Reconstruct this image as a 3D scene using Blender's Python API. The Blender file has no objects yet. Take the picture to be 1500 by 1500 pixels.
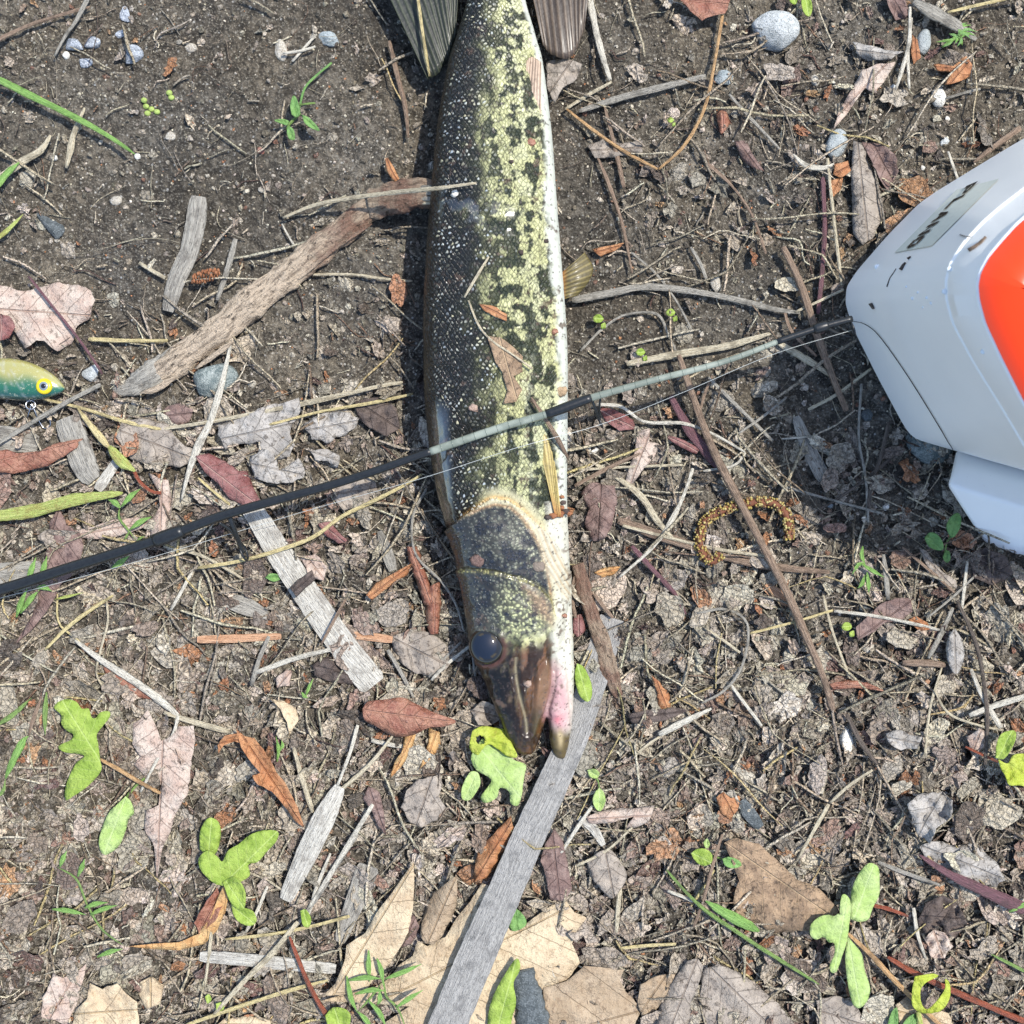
import bpy, bmesh, math, random
import numpy as np
from mathutils import Vector, Matrix, geometry
random.seed(7)
RS = np.random.RandomState(11)

# ------------------------------------------------------------------ camera
H = 0.568                    # camera height over the soil, metres
PX = 0.000350                # metres of soil per photograph pixel (1500 px wide photograph)
scene = bpy.context.scene
cam_d = bpy.data.cameras.new('camera')
cam = bpy.data.objects.new('camera', cam_d)
scene.collection.objects.link(cam)
cam.location = (0, 0, H)
cam.rotation_euler = (0, 0, 0)
cam_d.sensor_width = 36
cam_d.lens = 36 * H / (1500 * PX)
cam_d.clip_start = 0.01
cam_d.clip_end = 50
cam_d.dof.use_dof = True
cam_d.dof.focus_distance = 0.548
cam_d.dof.aperture_fstop = 12
scene.camera = cam

# ------------------------------------------------------------------ light
SUN_AZ = math.atan2(0.47, 0.88)        # towards the sun, anticlockwise from +X (picture right)
SUN_EL = math.radians(62)
world = bpy.data.worlds.new('World')
scene.world = world
world.use_nodes = True
wn = world.node_tree
wn.nodes.clear()
w_out = wn.nodes.new('ShaderNodeOutputWorld')
w_bg = wn.nodes.new('ShaderNodeBackground')
w_sky = wn.nodes.new('ShaderNodeTexSky')
w_sky.sky_type = 'NISHITA'
w_sky.sun_disc = False
w_sky.sun_elevation = SUN_EL
w_sky.sun_rotation = math.pi / 2 - SUN_AZ
w_bg.inputs['Strength'].default_value = 0.15
wn.links.new(w_sky.outputs[0], w_bg.inputs[0])
wn.links.new(w_bg.outputs[0], w_out.inputs[0])
sun_d = bpy.data.lights.new('sun', 'SUN')
sun_d.energy = 3.2
sun_d.angle = math.radians(0.6)
sun_d.color = (1.0, 0.955, 0.875)
sun = bpy.data.objects.new('sun', sun_d)
scene.collection.objects.link(sun)
sdir = Vector((math.cos(SUN_EL) * math.cos(SUN_AZ), math.cos(SUN_EL) * math.sin(SUN_AZ), math.sin(SUN_EL)))
sun.rotation_euler = sdir.to_track_quat('Z', 'Y').to_euler()
sun.location = sdir * 3
scene.view_settings.view_transform = 'Standard'
scene.view_settings.look = 'None'
scene.view_settings.gamma = 1
scene.view_settings.use_curve_mapping = False
scene.view_settings.exposure = 0.95

# ------------------------------------------------------------------ helpers
def W(px, py, z=0.0):
    """the real point that lies z metres over the soil and is seen at photograph pixel px, py"""
    k = PX * (H - z) / H
    return ((px - 750) * k, (750 - py) * k, z)

def smoothstep(a, b, x):
    t = np.clip((np.asarray(x, float) - a) / (b - a), 0, 1)
    return t * t * (3 - 2 * t)

class Noise2:
    def __init__(s, seed):
        s.g = np.random.RandomState(seed).rand(256, 256)
    def __call__(s, x, y):
        x = np.asarray(x, float); y = np.asarray(y, float)
        xi = np.floor(x).astype(int); yi = np.floor(y).astype(int)
        fx = x - xi; fy = y - yi
        fx = fx * fx * (3 - 2 * fx); fy = fy * fy * (3 - 2 * fy)
        a = s.g[yi & 255, xi & 255]; b = s.g[yi & 255, (xi + 1) & 255]
        c = s.g[(yi + 1) & 255, xi & 255]; d = s.g[(yi + 1) & 255, (xi + 1) & 255]
        return (a * (1 - fx) + b * fx) * (1 - fy) + (c * (1 - fx) + d * fx) * fy
_N = [Noise2(100 + i) for i in range(12)]
def fbm(x, y, size, octv=4, seed=0, rough=0.5):
    v = 0; a = 1; t = 0
    x = np.asarray(x, float) * 1.0; y = np.asarray(y, float) * 1.0
    for i in range(octv):
        x, y = .8 * x - .6 * y, .6 * x + .8 * y
        v = v + a * _N[(seed + i) % 12](x / size + 17.3 * i + seed * 5.1, y / size + 9.7 * i + seed * 3.3)
        t += a; a *= rough; size = size / 2.03
    return v / t

def link(o, parent=None):
    scene.collection.objects.link(o)
    if parent is not None:
        o.parent = parent
    return o

def pymesh(name, verts, faces, mat, parent=None, cols=None, uvs=None, smooth=True):
    """one mesh object; verts Nx3, faces list or MxK array"""
    me = bpy.data.meshes.new(name)
    verts = np.asarray(verts, np.float32)
    if isinstance(faces, np.ndarray):
        k = faces.shape[1]; m = len(faces)
        me.vertices.add(len(verts)); me.vertices.foreach_set('co', verts.ravel())
        me.loops.add(m * k); me.loops.foreach_set('vertex_index', faces.ravel().astype(np.int32))
        me.polygons.add(m)
        me.polygons.foreach_set('loop_start', np.arange(0, m * k, k, dtype=np.int32))
        me.polygons.foreach_set('loop_total', np.full(m, k, np.int32))
        me.update(calc_edges=True)
    else:
        me.from_pydata([tuple(map(float, v)) for v in verts], [], [tuple(f) for f in faces])
        me.update()
    me.polygons.foreach_set('use_smooth', np.full(len(me.polygons), smooth))
    if cols is not None:
        c = np.ones((len(verts), 4), np.float32); c[:, :3] = np.clip(np.asarray(cols)[:, :3], 0, 1)
        at = me.color_attributes.new('Col', 'FLOAT_COLOR', 'POINT')
        at.data.foreach_set('color', c.ravel())
    if uvs is not None:
        ul = me.uv_layers.new(name='UVMap')
        li = np.empty(len(me.loops), np.int32); me.loops.foreach_get('vertex_index', li)
        ul.data.foreach_set('uv', np.asarray(uvs, np.float32)[li].ravel())
    me.materials.append(mat)
    o = bpy.data.objects.new(name, me)
    return link(o, parent)

def tag(o, label=None, cat=None, group=None, kind=None):
    if label: o['label'] = label
    if cat: o['category'] = cat
    if group: o['group'] = group
    if kind: o['kind'] = kind
    return o

def thing(name, label, cat, loc=(0, 0, 0), group=None):
    e = bpy.data.objects.new(name, None)
    e.empty_display_size = 0.01
    e.location = loc
    link(e)
    return tag(e, label, cat, group)

def keep(o, root):
    """parent a mesh built in world space under a root standing elsewhere"""
    o.parent = root
    o.matrix_parent_inverse = Matrix.Translation(-Vector(root.location))
    return o

# ---- material builder
class NT:
    def __init__(s, name):
        s.m = bpy.data.materials.new(name); s.m.use_nodes = True
        s.t = s.m.node_tree; s.t.nodes.clear()
        s.out = s.t.nodes.new('ShaderNodeOutputMaterial')
        s.b = s.t.nodes.new('ShaderNodeBsdfPrincipled')
        s.t.links.new(s.b.outputs[0], s.out.inputs[0])
        g = s.n('ShaderNodeNewGeometry')
        s.pos = s.n('ShaderNodeVectorMath', operation='SCALE'); s.L(g.outputs['Position'], s.pos.inputs[0])
        s.pos.inputs['Scale'].default_value = 1.0 / PX     # texture space counted in photograph pixels
        s.P = s.pos.outputs[0]
    def n(s, ty, **kw):
        nd = s.t.nodes.new(ty)
        for k, v in kw.items(): setattr(nd, k, v)
        return nd
    def L(s, a, b):
        s.t.links.new(a, b)
    def set(s, inp, v):
        if isinstance(v, (int, float, tuple, list)):
            if isinstance(v, (tuple, list)) and len(v) == 3 and inp.type == 'RGBA': v = (*v, 1)
            inp.default_value = v
        else: s.L(v, inp)
    def noise(s, scale, detail=4, rough=0.55, vec=None, dist=0.0):
        nd = s.n('ShaderNodeTexNoise'); nd.inputs['Scale'].default_value = 1.0 / scale
        nd.inputs['Detail'].default_value = detail; nd.inputs['Roughness'].default_value = rough
        nd.inputs['Distortion'].default_value = dist
        s.L(vec if vec is not None else s.P, nd.inputs['Vector']); return nd.outputs['Fac']
    def vor(s, scale, feat='F1', vec=None, out='Distance', rnd=1.0):
        nd = s.n('ShaderNodeTexVoronoi', feature=feat); nd.inputs['Scale'].default_value = 1.0 / scale
        nd.inputs['Randomness'].default_value = rnd
        s.L(vec if vec is not None else s.P, nd.inputs['Vector']); return nd.outputs[out]
    def math(s, op, a, b=0.0, c=None, clamp=False):
        nd = s.n('ShaderNodeMath', operation=op, use_clamp=clamp)
        s.set(nd.inputs[0], a); s.set(nd.inputs[1], b)
        if c is not None: s.set(nd.inputs[2], c)
        return nd.outputs[0]
    def ss(s, v, a, b, lo=0.0, hi=1.0):
        nd = s.n('ShaderNodeMapRange', interpolation_type='SMOOTHSTEP')
        s.L(v, nd.inputs[0])
        for i, q in enumerate((a, b, lo, hi)): nd.inputs[1 + i].default_value = q
        return nd.outputs[0]
    def mix(s, f, a, b, mode='MIX'):
        nd = s.n('ShaderNodeMix', data_type='RGBA', blend_type=mode)
        s.set(nd.inputs[0], f); s.set(nd.inputs[6], a); s.set(nd.inputs[7], b)
        return nd.outputs[2]
    def attr(s, name='Col'):
        return s.n('ShaderNodeAttribute', attribute_name=name).outputs['Color']
    def uv(s):
        return s.n('ShaderNodeUVMap').outputs[0]
    def scalev(s, vec, xyz):
        nd = s.n('ShaderNodeVectorMath', operation='MULTIPLY'); s.L(vec, nd.inputs[0]); nd.inputs[1].default_value = xyz
        return nd.outputs[0]
    def sep(s, vec):
        nd = s.n('ShaderNodeSeparateXYZ'); s.L(vec, nd.inputs[0]); return nd.outputs
    def bump(s, h, px, strength=1.0, nrm=None):
        nd = s.n('ShaderNodeBump'); nd.inputs['Strength'].default_value = strength
        nd.inputs['Distance'].default_value = px * PX
        s.L(h, nd.inputs['Height'])
        if nrm is not None: s.L(nrm, nd.inputs['Normal'])
        return nd.outputs[0]
    def fin(s, col, rough=0.8, nrm=None, spec=0.3, **kw):
        s.set(s.b.inputs['Base Color'], col); s.set(s.b.inputs['Roughness'], rough)
        s.b.inputs['Specular IOR Level'].default_value = spec
        if nrm is not None: s.L(nrm, s.b.inputs['Normal'])
        for k, v in kw.items(): s.set(s.b.inputs[k.replace('_', ' ')], v)
        return s.m

# ------------------------------------------------------------------ materials
def mat_soil():
    k = NT('soil')
    a = k.noise(160, 5, .6); b = k.noise(14, 6, .7); c = k.noise(3.5, 4, .7)
    col = k.mix(k.ss(a, .38, .62), (.195, .165, .128), (.31, .268, .21))
    col = k.mix(k.ss(b, .35, .7), k.mix(.80, col, (.022, .019, .016)), col)
    col = k.mix(k.ss(c, .52, .70), col, (.42, .385, .32))
    d = k.vor(5.2, out='Distance'); dc = k.n('ShaderNodeTexVoronoi'); dc.inputs['Scale'].default_value = 1 / 5.2; k.L(k.P, dc.inputs['Vector'])
    rnd = k.sep(dc.outputs['Color'])[0]
    speck = k.math('MULTIPLY', k.ss(d, .42, .2), k.ss(rnd, .84, .9))
    col = k.mix(speck, col, k.mix(k.sep(dc.outputs['Color'])[1], (.42, .37, .29), (.6, .58, .54)))
    col = k.mix(1.0, col, k.attr(), 'MULTIPLY')
    h = k.math('ADD', k.math('MULTIPLY', b, 1.2), k.math('MULTIPLY', c, .7))
    h = k.math('ADD', h, k.math('MULTIPLY', k.vor(7, 'F1'), -.6))
    return k.fin(col, .92, k.bump(h, 9, 1.0), .25)

def mat_bits():
    """litter crumbs, shreds and fibres: colour per piece comes from the mesh, grain from noise"""
    k = NT('litter_bits')
    a = k.noise(5, 5, .65); b = k.noise(1.8, 3, .6)
    w = k.noise(11, 3, .6)
    cr = k.vor(8, 'DISTANCE_TO_EDGE')
    col = k.mix(k.ss(a, .34, .58), k.mix(.6, k.attr(), (.022, .019, .016)), k.attr())
    col = k.mix(k.math('MULTIPLY', k.ss(w, .52, .66), .55), col, k.mix(.5, k.attr(), (.30, .275, .24)))
    col = k.mix(k.math('MULTIPLY', k.ss(b, .55, .72), .5), col, (.52, .49, .43))
    col = k.mix(k.math('MULTIPLY', k.ss(cr, .05, .0), .5), col, (.03, .026, .022))
    return k.fin(col, .85, k.bump(k.math('ADD', k.math('ADD', a, b), k.math('MULTIPLY', k.ss(cr, 0, .12), .5)), 4.0, 1.0), .25)

def mat_fibre(name, c1, c2, rough=.75, spec=.25, grain=2.0, dark=(.05, .04, .03)):
    """wood, straw, stems: grain runs along the V of the UV map (pixels)"""
    k = NT(name)
    uv = k.uv()
    g = k.noise(grain, 5, .65, k.scalev(uv, (1, .035, 1)))
    g2 = k.noise(grain * .5, 3, .6, k.scalev(uv, (1, .12, 1)))
    s = k.noise(22, 5, .6)
    col = k.mix(k.ss(g, .35, .65), c1, c2)
    col = k.mix(k.math('MULTIPLY', k.ss(g2, .54, .66), .8), col, dark)
    col = k.mix(k.math('MULTIPLY', k.ss(s, .50, .68), .7), col, k.mix(.6, c1, dark))
    sp = k.noise(4, 5, .75); col = k.mix(k.math('MULTIPLY', k.ss(sp, .58, .68), .6), col, dark)
    return k.fin(col, rough, k.bump(k.math('ADD', k.math('ADD', g, k.math('MULTIPLY', g2, -.9)), k.math('MULTIPLY', sp, -.5)), 4.0, 1.0), spec)

def dist_vec(k):
    n_ = k.n('ShaderNodeTexNoise'); n_.inputs['Scale'].default_value = 1 / 18; k.L(k.P, n_.inputs['Vector'])
    s_ = k.n('ShaderNodeVectorMath', operation='SCALE'); k.L(n_.outputs['Color'], s_.inputs[0]); s_.inputs['Scale'].default_value = 14
    a_ = k.n('ShaderNodeVectorMath', operation='ADD'); k.L(k.P, a_.inputs[0]); k.L(s_.outputs[0], a_.inputs[1]); return a_.outputs[0]

def mat_leaf(name, c1, c2, vein, blot=26, rough=.7, spec=.3, vein_gap=11, dark=(.03, .02, .015), spots=.5, trans=0.0, fine=1.0, k_vein=.6, crack=.35, vb=-.45):
    k = NT(name)
    u, v, _ = k.sep(k.uv())
    au = k.math('ABSOLUTE', u)
    mid = k.ss(au, 1.6, .6)
    wob = k.math('MULTIPLY', k.math('SUBTRACT', k.noise(14, 2), .5), 7)
    t = k.math('ADD', k.math('SUBTRACT', v, k.math('MULTIPLY', au, .8)), wob)
    lines = k.math('PINGPONG', t, vein_gap)
    side = k.ss(lines, .9, .2)
    vn = k.math('MAXIMUM', mid, k.math('MULTIPLY', side, .7))
    a = k.noise(blot, 5, .6); f = k.noise(2.4, 4, .7); g = k.noise(7, 4, .65)
    col = k.mix(k.ss(a, .35, .65), c1, c2)
    col = k.mix(k.math('MULTIPLY', k.ss(g, .54, .66), spots), col, dark)
    sp = k.noise(3.2, 4, .8); col = k.mix(k.math('MULTIPLY', k.ss(sp, .60, .66), spots), col, dark)
    cr = k.vor(13, 'DISTANCE_TO_EDGE', dist_vec(k)); crk = k.math('MULTIPLY', k.math('MULTIPLY', k.ss(cr, .035, .0), k.ss(k.noise(30, 3), .5, .6)), crack); col = k.mix(k.math('MULTIPLY', crk, .5), col, dark)
    col = k.mix(k.math('MULTIPLY', k.ss(f, .55, .75), .3 * fine), col, k.mix(.5, vein, (.6, .55, .48)))
    col = k.mix(k.math('MULTIPLY', vn, k_vein), col, vein)
    h = k.math('ADD', k.math('ADD', k.math('MULTIPLY', g, 1.0), k.math('MULTIPLY', crk, -.5)), k.math('ADD', k.math('MULTIPLY', vn, vb), k.math('MULTIPLY', f, .35 * fine)))
    kw = {}
    m = k.fin(col, rough, k.bump(h, 4.5, 1.0), spec)
    if trans > 0:
        tr = k.n('ShaderNodeBsdfTranslucent'); k.L(col if not isinstance(col, tuple) else col, tr.inputs[0])
        ms = k.n('ShaderNodeMixShader'); ms.inputs[0].default_value = trans
        k.L(k.b.outputs[0], ms.inputs[1]); k.L(tr.outputs[0], ms.inputs[2]); k.L(ms.outputs[0], k.out.inputs[0])
    return m

def mat_stone(name, c1, c2, speck=(.6, .6, .58), rough=.7):
    k = NT(name)
    a = k.noise(9, 5, .7); b = k.noise(2.2, 3, .7)
    col = k.mix(k.ss(a, .38, .62), c1, c2)
    col = k.mix(k.math('MULTIPLY', k.ss(b, .54, .64), .6), col, speck)
    col = k.mix(k.math('MULTIPLY', k.ss(b, .45, .36), .7), col, (.05, .055, .055))
    return k.fin(col, rough, k.bump(k.math('ADD', a, b), 3, .8), .4)

def mat_plain(name, col, rough=.5, spec=.5, noise_amt=.15, nscale=8, bump=.6, **kw):
    k = NT(name)
    a = k.noise(nscale, 5, .6)
    c = k.mix(k.math('MULTIPLY', k.ss(a, .4, .7), noise_amt), col, tuple(x * .35 for x in col))
    return k.fin(c, rough, k.bump(a, bump, .6), spec, **kw)

M = {}
M['soil'] = mat_soil()
M['bits'] = mat_bits()
M['straw'] = mat_fibre('straw', (.46, .39, .26), (.60, .54, .40), .6, .35)
M['straw_pale'] = mat_fibre('pale_straw', (.52, .48, .39), (.68, .64, .54), .6, .35)
M['straw_yellow'] = mat_fibre('yellow_straw', (.52, .42, .19), (.66, .56, .30), .55, .4)
M['straw_grey'] = mat_fibre('grey_straw', (.25, .235, .20), (.42, .39, .33), .7)
M['twig_dark'] = mat_fibre('dark_twig', (.075, .06, .05), (.17, .14, .115), .8)
M['twig_brown'] = mat_fibre('brown_twig', (.20, .135, .095), (.34, .25, .18), .75)
M['needle'] = mat_fibre('orange_needle', (.42, .24, .10), (.55, .36, .18), .5, .4)
M['purple_stem'] = mat_fibre('purple_stem', (.12, .05, .06), (.20, .10, .11), .6, .4)
M['red_stem'] = mat_fibre('red_stem', (.20, .045, .02), (.34, .09, .04), .4, .5)
M['green_stem'] = mat_fibre('green_stem', (.13, .23, .05), (.24, .34, .10), .5, .4)
M['green_blade'] = mat_fibre('green_blade', (.15, .30, .06), (.27, .44, .12), .45, .4, dark=(.10, .18, .04))
M['lime_blade'] = mat_fibre('lime_blade', (.30, .38, .08), (.48, .52, .17), .5, .4, dark=(.28, .16, .06))
M['wood_pale'] = mat_fibre('weathered_wood', (.41, .385, .33), (.58, .555, .485), .85, .2, 3.0, dark=(.14, .12, .10))
M['wood_grey'] = mat_fibre('grey_wood', (.235, .22, .19), (.40, .375, .32), .85, .2, 3.0, dark=(.07, .06, .05))
M['wood_orange'] = mat_fibre('orange_wood', (.42, .22, .12), (.58, .36, .22), .7, .25, 3.5, dark=(.2, .08, .04))
M['bark'] = None
# ------------------------------------------------------------------ the ground, one sheet
DENSE, OUT = 620, 40
core = np.linspace(-0.305, 0.305, DENSE)
outer = 0.305 + (np.linspace(0, 1, OUT + 1)[1:] ** 2) * 2.2
ax = np.concatenate([-outer[::-1], core, outer])
GX, GY = np.meshgrid(ax, ax)
gx, gy = GX / PX + 750, 750 - GY / PX          # in photograph pixels

def litter_amount(px, py):
    """0 = bare soil, 1 = thick leaf litter"""
    px = np.asarray(px, float); py = np.asarray(py, float)
    v = smoothstep(380, 760, py) * .75 + smoothstep(850, 1150, py) * .25
    v = v * (1 - .45 * smoothstep(760, 960, px) * smoothstep(950, 700, py))
    v = v + .22 * smoothstep(820, 1000, px) * smoothstep(520, 300, py)
    v = v + .25 * (fbm(px, py, 170, 3, 5) - .5)
    return np.clip(v, .04, 1)

def relief(px, py):
    a = fbm(px, py, 260, 3, 1) - .5
    b = fbm(px, py, 46, 4, 2, .55) - .5
    r = 1 - np.abs(2 * fbm(px, py, 22, 3, 4) - 1)
    c = fbm(px, py, 9, 3, 6, .6) - .5
    lit = litter_amount(px, py)
    rough = .55 + .75 * lit
    return .009 * a + rough * (.0066 * b + .0032 * (r - .6) + .0034 * c)
GZ = relief(gx, gy)
edge = smoothstep(0.32, 0.8, np.maximum(abs(GX), abs(GY)))
GZ = GZ * (1 - .5 * edge)
n = len(ax)
idx = np.arange(n * n).reshape(n, n)
quads = np.stack([idx[:-1, :-1], idx[:-1, 1:], idx[1:, 1:], idx[1:, :-1]], -1).reshape(-1, 4)
# damp, mossy and dry patches of the soil
lit = litter_amount(gx, gy)
tone = .86 + .75 * (fbm(gx, gy, 210, 4, 7) - .5) + .25 * lit
warm = fbm(gx, gy, 120, 3, 8)
gc = np.stack([tone * (1.0 + .12 * (warm - .5)), tone * 1.0, tone * (.98 - .2 * (warm - .5))], -1).reshape(-1, 3)
soil = pymesh('soil', np.stack([GX, GY, GZ], -1).reshape(-1, 3), quads, M['soil'], cols=np.clip(gc * .9, 0, 1))
tag(soil, 'brown grey crumbly soil with fine roots and dust under everything', None, None, 'structure')

def gz_px(px, py):
    return relief(np.asarray(px, float), np.asarray(py, float))
def gz(px, py):
    return float(relief(np.array([px], float), np.array([py], float))[0])

# ------------------------------------------------------------------ litter nobody could count
ico_bm = bmesh.new(); bmesh.ops.create_icosphere(ico_bm, subdivisions=1, radius=1.0)
ICO_V = np.array([v.co[:] for v in ico_bm.verts]); ICO_F = np.array([[v.index for v in f.verts] for f in ico_bm.faces]); ico_bm.free()
ico_bm = bmesh.new(); bmesh.ops.create_icosphere(ico_bm, subdivisions=2, radius=1.0)
ICO2_V = np.array([v.co[:] for v in ico_bm.verts]); ICO2_F = np.array([[v.index for v in f.verts] for f in ico_bm.faces]); ico_bm.free()

def tmpl_crumb(r, fine=False):
    V = (ICO2_V if fine else ICO_V)
    d = 1 + (r.rand(len(V)) - .5) * (.35 if fine else .75)
    return (V * d[:, None] * np.array([1, .65 + .5 * r.rand(), .6])), (ICO2_F if fine else ICO_F)

def tmpl_clod(r, k):
    bm = bmesh.new(); bmesh.ops.create_icosphere(bm, subdivisions=3, radius=1.0)
    V = np.array([v.co[:] for v in bm.verts]); F = np.array([[v.index for v in f.verts] for f in bm.faces]); bm.free()
    a = fbm(V[:, 0] * 10 + 40 + 7 * k, V[:, 1] * 10 + V[:, 2] * 8 + 60, 7, 3, k % 9, .65) - .5
    b = fbm(V[:, 0] * 10 + V[:, 2] * 7 + 90, V[:, 1] * 10 + 9 * k, 3, 2, (k + 3) % 9) - .5
    V = V * (1 + 1.1 * a + .5 * b)[:, None]
    return V * np.array([1, .6 + .4 * r.rand(), .5]), F

def tmpl_shred(r):
    """a torn, curled piece of leaf, unit size"""
    nb = 17
    asp = .3 + .6 * r.rand()
    ang = np.sort((np.arange(nb) + .55 * r.rand(nb)) / nb * 2 * np.pi)
    rad = .5 + .6 * r.rand(nb) ** .8
    rim = np.stack([np.cos(ang) * rad, np.sin(ang) * rad * asp], -1)
    mid = rim * (.52 + .12 * r.rand(nb))[:, None]
    P = np.concatenate([rim, mid, [[0, 0]]])
    cx, cy = (r.rand() - .5) * .8, (r.rand() - .5) * .5
    z = .45 * (r.rand() - .25) * (P[:, 1] / asp) ** 2 + .35 * (r.rand() - .5) * (P[:, 0] - cx) ** 2 + .34 * (r.rand(len(P)) - .5) - .25 * (r.rand() - .3) * P[:, 0] * P[:, 1]
    F = []
    for i in range(nb):
        j = (i + 1) % nb
        F += [[i, j, nb + j], [i, nb + j, nb + i], [nb + i, nb + j, 2 * nb]]
    return np.column_stack([P, z]), np.array(F)

def tmpl_fibre(r, bend=.25, seg=7, flat=.6):
    """unit long strip with an oval section"""
    t = np.linspace(0, 1, seg + 1)
    y = bend * (r.rand() - .5) * 2 * (t - .5) ** 2 * 2 + bend * .35 * np.sin(t * 6.3 * (r.rand() + .4) + 6 * r.rand())
    if r.rand() < (.3 if bend > .1 else .15):
        kx = .3 + .4 * r.rand(); y = y + np.where(t > kx, (t - kx) * (r.rand() - .5) * 1.4, 0)
    z = .12 * (r.rand() - .3) * np.sin(t * np.pi) + .05 * r.rand() * np.sin(t * 9 + 6 * r.rand())
    w = .5 + .5 * np.sin(np.pi * np.clip(t * .9 + .05, 0, 1)) ** .4
    V = []
    for i in range(seg + 1):
        for a in range(4):
            c, s = math.cos(a * math.pi / 2), math.sin(a * math.pi / 2)
            V.append((t[i] - .5, y[i], z[i], c * w[i], s * w[i] * flat))
    V = np.array(V)
    F = []
    for i in range(seg):
        for a in range(4):
            b = (a + 1) % 4
            F.append([i * 4 + a, i * 4 + b, (i + 1) * 4 + b]); F.append([i * 4 + a, (i + 1) * 4 + b, (i + 1) * 4 + a])
    return V, np.array(F)

def tmpl_crumple(r, k):
    """a larger crumpled scrap of dead leaf with a ragged rim and folds"""
    nr, na = 5, 22; asp = .4 + .5 * r.rand(); rad = .55 + .5 * r.rand(na) ** .7
    for _ in range(1): rad = (rad + .5 * np.roll(rad, 1)) / 1.5
    P = [(0, 0)]; 
    for i in range(1, nr + 1):
        for a in range(na):
            th = 2 * math.pi * a / na; q = i / nr * (rad[a] if i == nr else .5 * (rad[a] + .8)); P.append((math.cos(th) * q, math.sin(th) * q * asp))
    P = np.array(P)
    z = .55 * (fbm(P[:, 0] * 10 + 30 + 9 * k, P[:, 1] * 10 + 50 + 5 * k, 7, 4, k % 8, .6) - .5) + (.5 * (r.rand() - .3)) * (P[:, 1] / asp) ** 2 + .10 * np.abs(np.sin(P[:, 0] * 7 + 2 * np.abs(P[:, 1]) * 4)) 
    F = [[0, 1 + a, 1 + (a + 1) % na] for a in range(na)]
    for i in range(nr - 1):
        for a in range(na):
            b = (a + 1) % na; o = 1 + i * na; F += [[o + a, o + na + a, o + na + b], [o + a, o + na + b, o + b]]
    return np.column_stack([P, z]), np.array(F)

def rot_mats(rz, tx, ty):
    cz, sz = np.cos(rz), np.sin(rz); cx, sx = np.cos(tx), np.sin(tx); cy, sy = np.cos(ty), np.sin(ty)
    o = np.zeros_like(rz); e = np.ones_like(rz)
    Rz = np.stack([cz, -sz, o, sz, cz, o, o, o, e], -1).reshape(-1, 3, 3)
    Rx = np.stack([e, o, o, o, cx, -sx, o, sx, cx], -1).reshape(-1, 3, 3)
    Ry = np.stack([cy, o, sy, o, e, o, -sy, o, cy], -1).reshape(-1, 3, 3)
    return Rx @ Ry @ Rz

def scatter(name, label, templates, px, py, size, lift, cols, rng, tilt=.35, colvar=.12, fibre_w=None, emb=0.0):
    N = len(px); which = rng.randint(0, len(templates), N)
    rz = rng.rand(N) * 6.283; tx = (rng.rand(N) - .5) * 2 * tilt; ty = (rng.rand(N) - .5) * 2 * tilt
    R = rot_mats(rz, tx, ty)
    z0 = gz_px(px, py) + lift
    X = (px - 750) * PX; Y = (750 - py) * PX
    Vs, Fs, Cs = [], [], []; off = 0
    for ti, (tv, tf) in enumerate(templates):
        ii = np.where(which == ti)[0]
        if not len(ii): continue
        if fibre_w is not None:
            L_ = size[ii][:, None] * PX; w_ = fibre_w[ii][:, None] * PX * .5
            P = np.stack([tv[None, :, 0] * L_, tv[None, :, 1] * L_ + tv[None, :, 3] * w_, tv[None, :, 2] * L_ * .6 + tv[None, :, 4] * w_], -1)
        else:
            P = tv[None] * (size[ii] * PX)[:, None, None]
        P = np.einsum('nij,nvj->nvi', R[ii], P)
        P += np.stack([X[ii], Y[ii], z0[ii]], -1)[:, None, :]
        if fibre_w is not None:     # long pieces follow the ground they lie on
            vx = P[..., 0] / PX + 750; vy = 750 - P[..., 1] / PX
            P[..., 2] += .75 * (gz_px(vx, vy) - gz_px(px[ii], py[ii])[:, None])
        nv = tv.shape[0]
        Vs.append(P.reshape(-1, 3))
        Fs.append((tf[None] + (np.arange(len(ii)) * nv)[:, None, None]).reshape(-1, 3) + off)
        c = cols[ii][:, None, :] * (1 + colvar * (rng.rand(len(ii), nv, 1) - .5) * 2)
        Cs.append(c.reshape(-1, 3)); off += nv * len(ii)
    o = pymesh(name, np.concatenate(Vs), np.concatenate(Fs), M['bits'], cols=np.concatenate(Cs), smooth=fibre_w is not None)
    return tag(o, label, None, None, 'stuff')

def pal(rng, N, table):
    w = np.array([t[0] for t in table], float); w /= w.sum()
    k = rng.choice(len(table), N, p=w)
    c = np.array([t[1] for t in table])[k]
    return np.clip(np.array([1.33, 1.26, 1.14]) * c * (1 + .45 * (rng.rand(N, 1) - .5)) * (1 + .08 * (rng.rand(N, 3) - .5)), 0, 1)

def spots(rng, N, weight, lo=-90, hi=1590):
    """N positions, denser where weight (0..1) is high"""
    out = []; got = 0
    while got < N:
        p = rng.rand(N * 2, 2) * (hi - lo) + lo
        k = rng.rand(len(p)) < weight(p[:, 0], p[:, 1])
        out.append(p[k]); got += k.sum()
    p = np.concatenate(out)[:N]
    return p[:, 0], p[:, 1]

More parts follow.
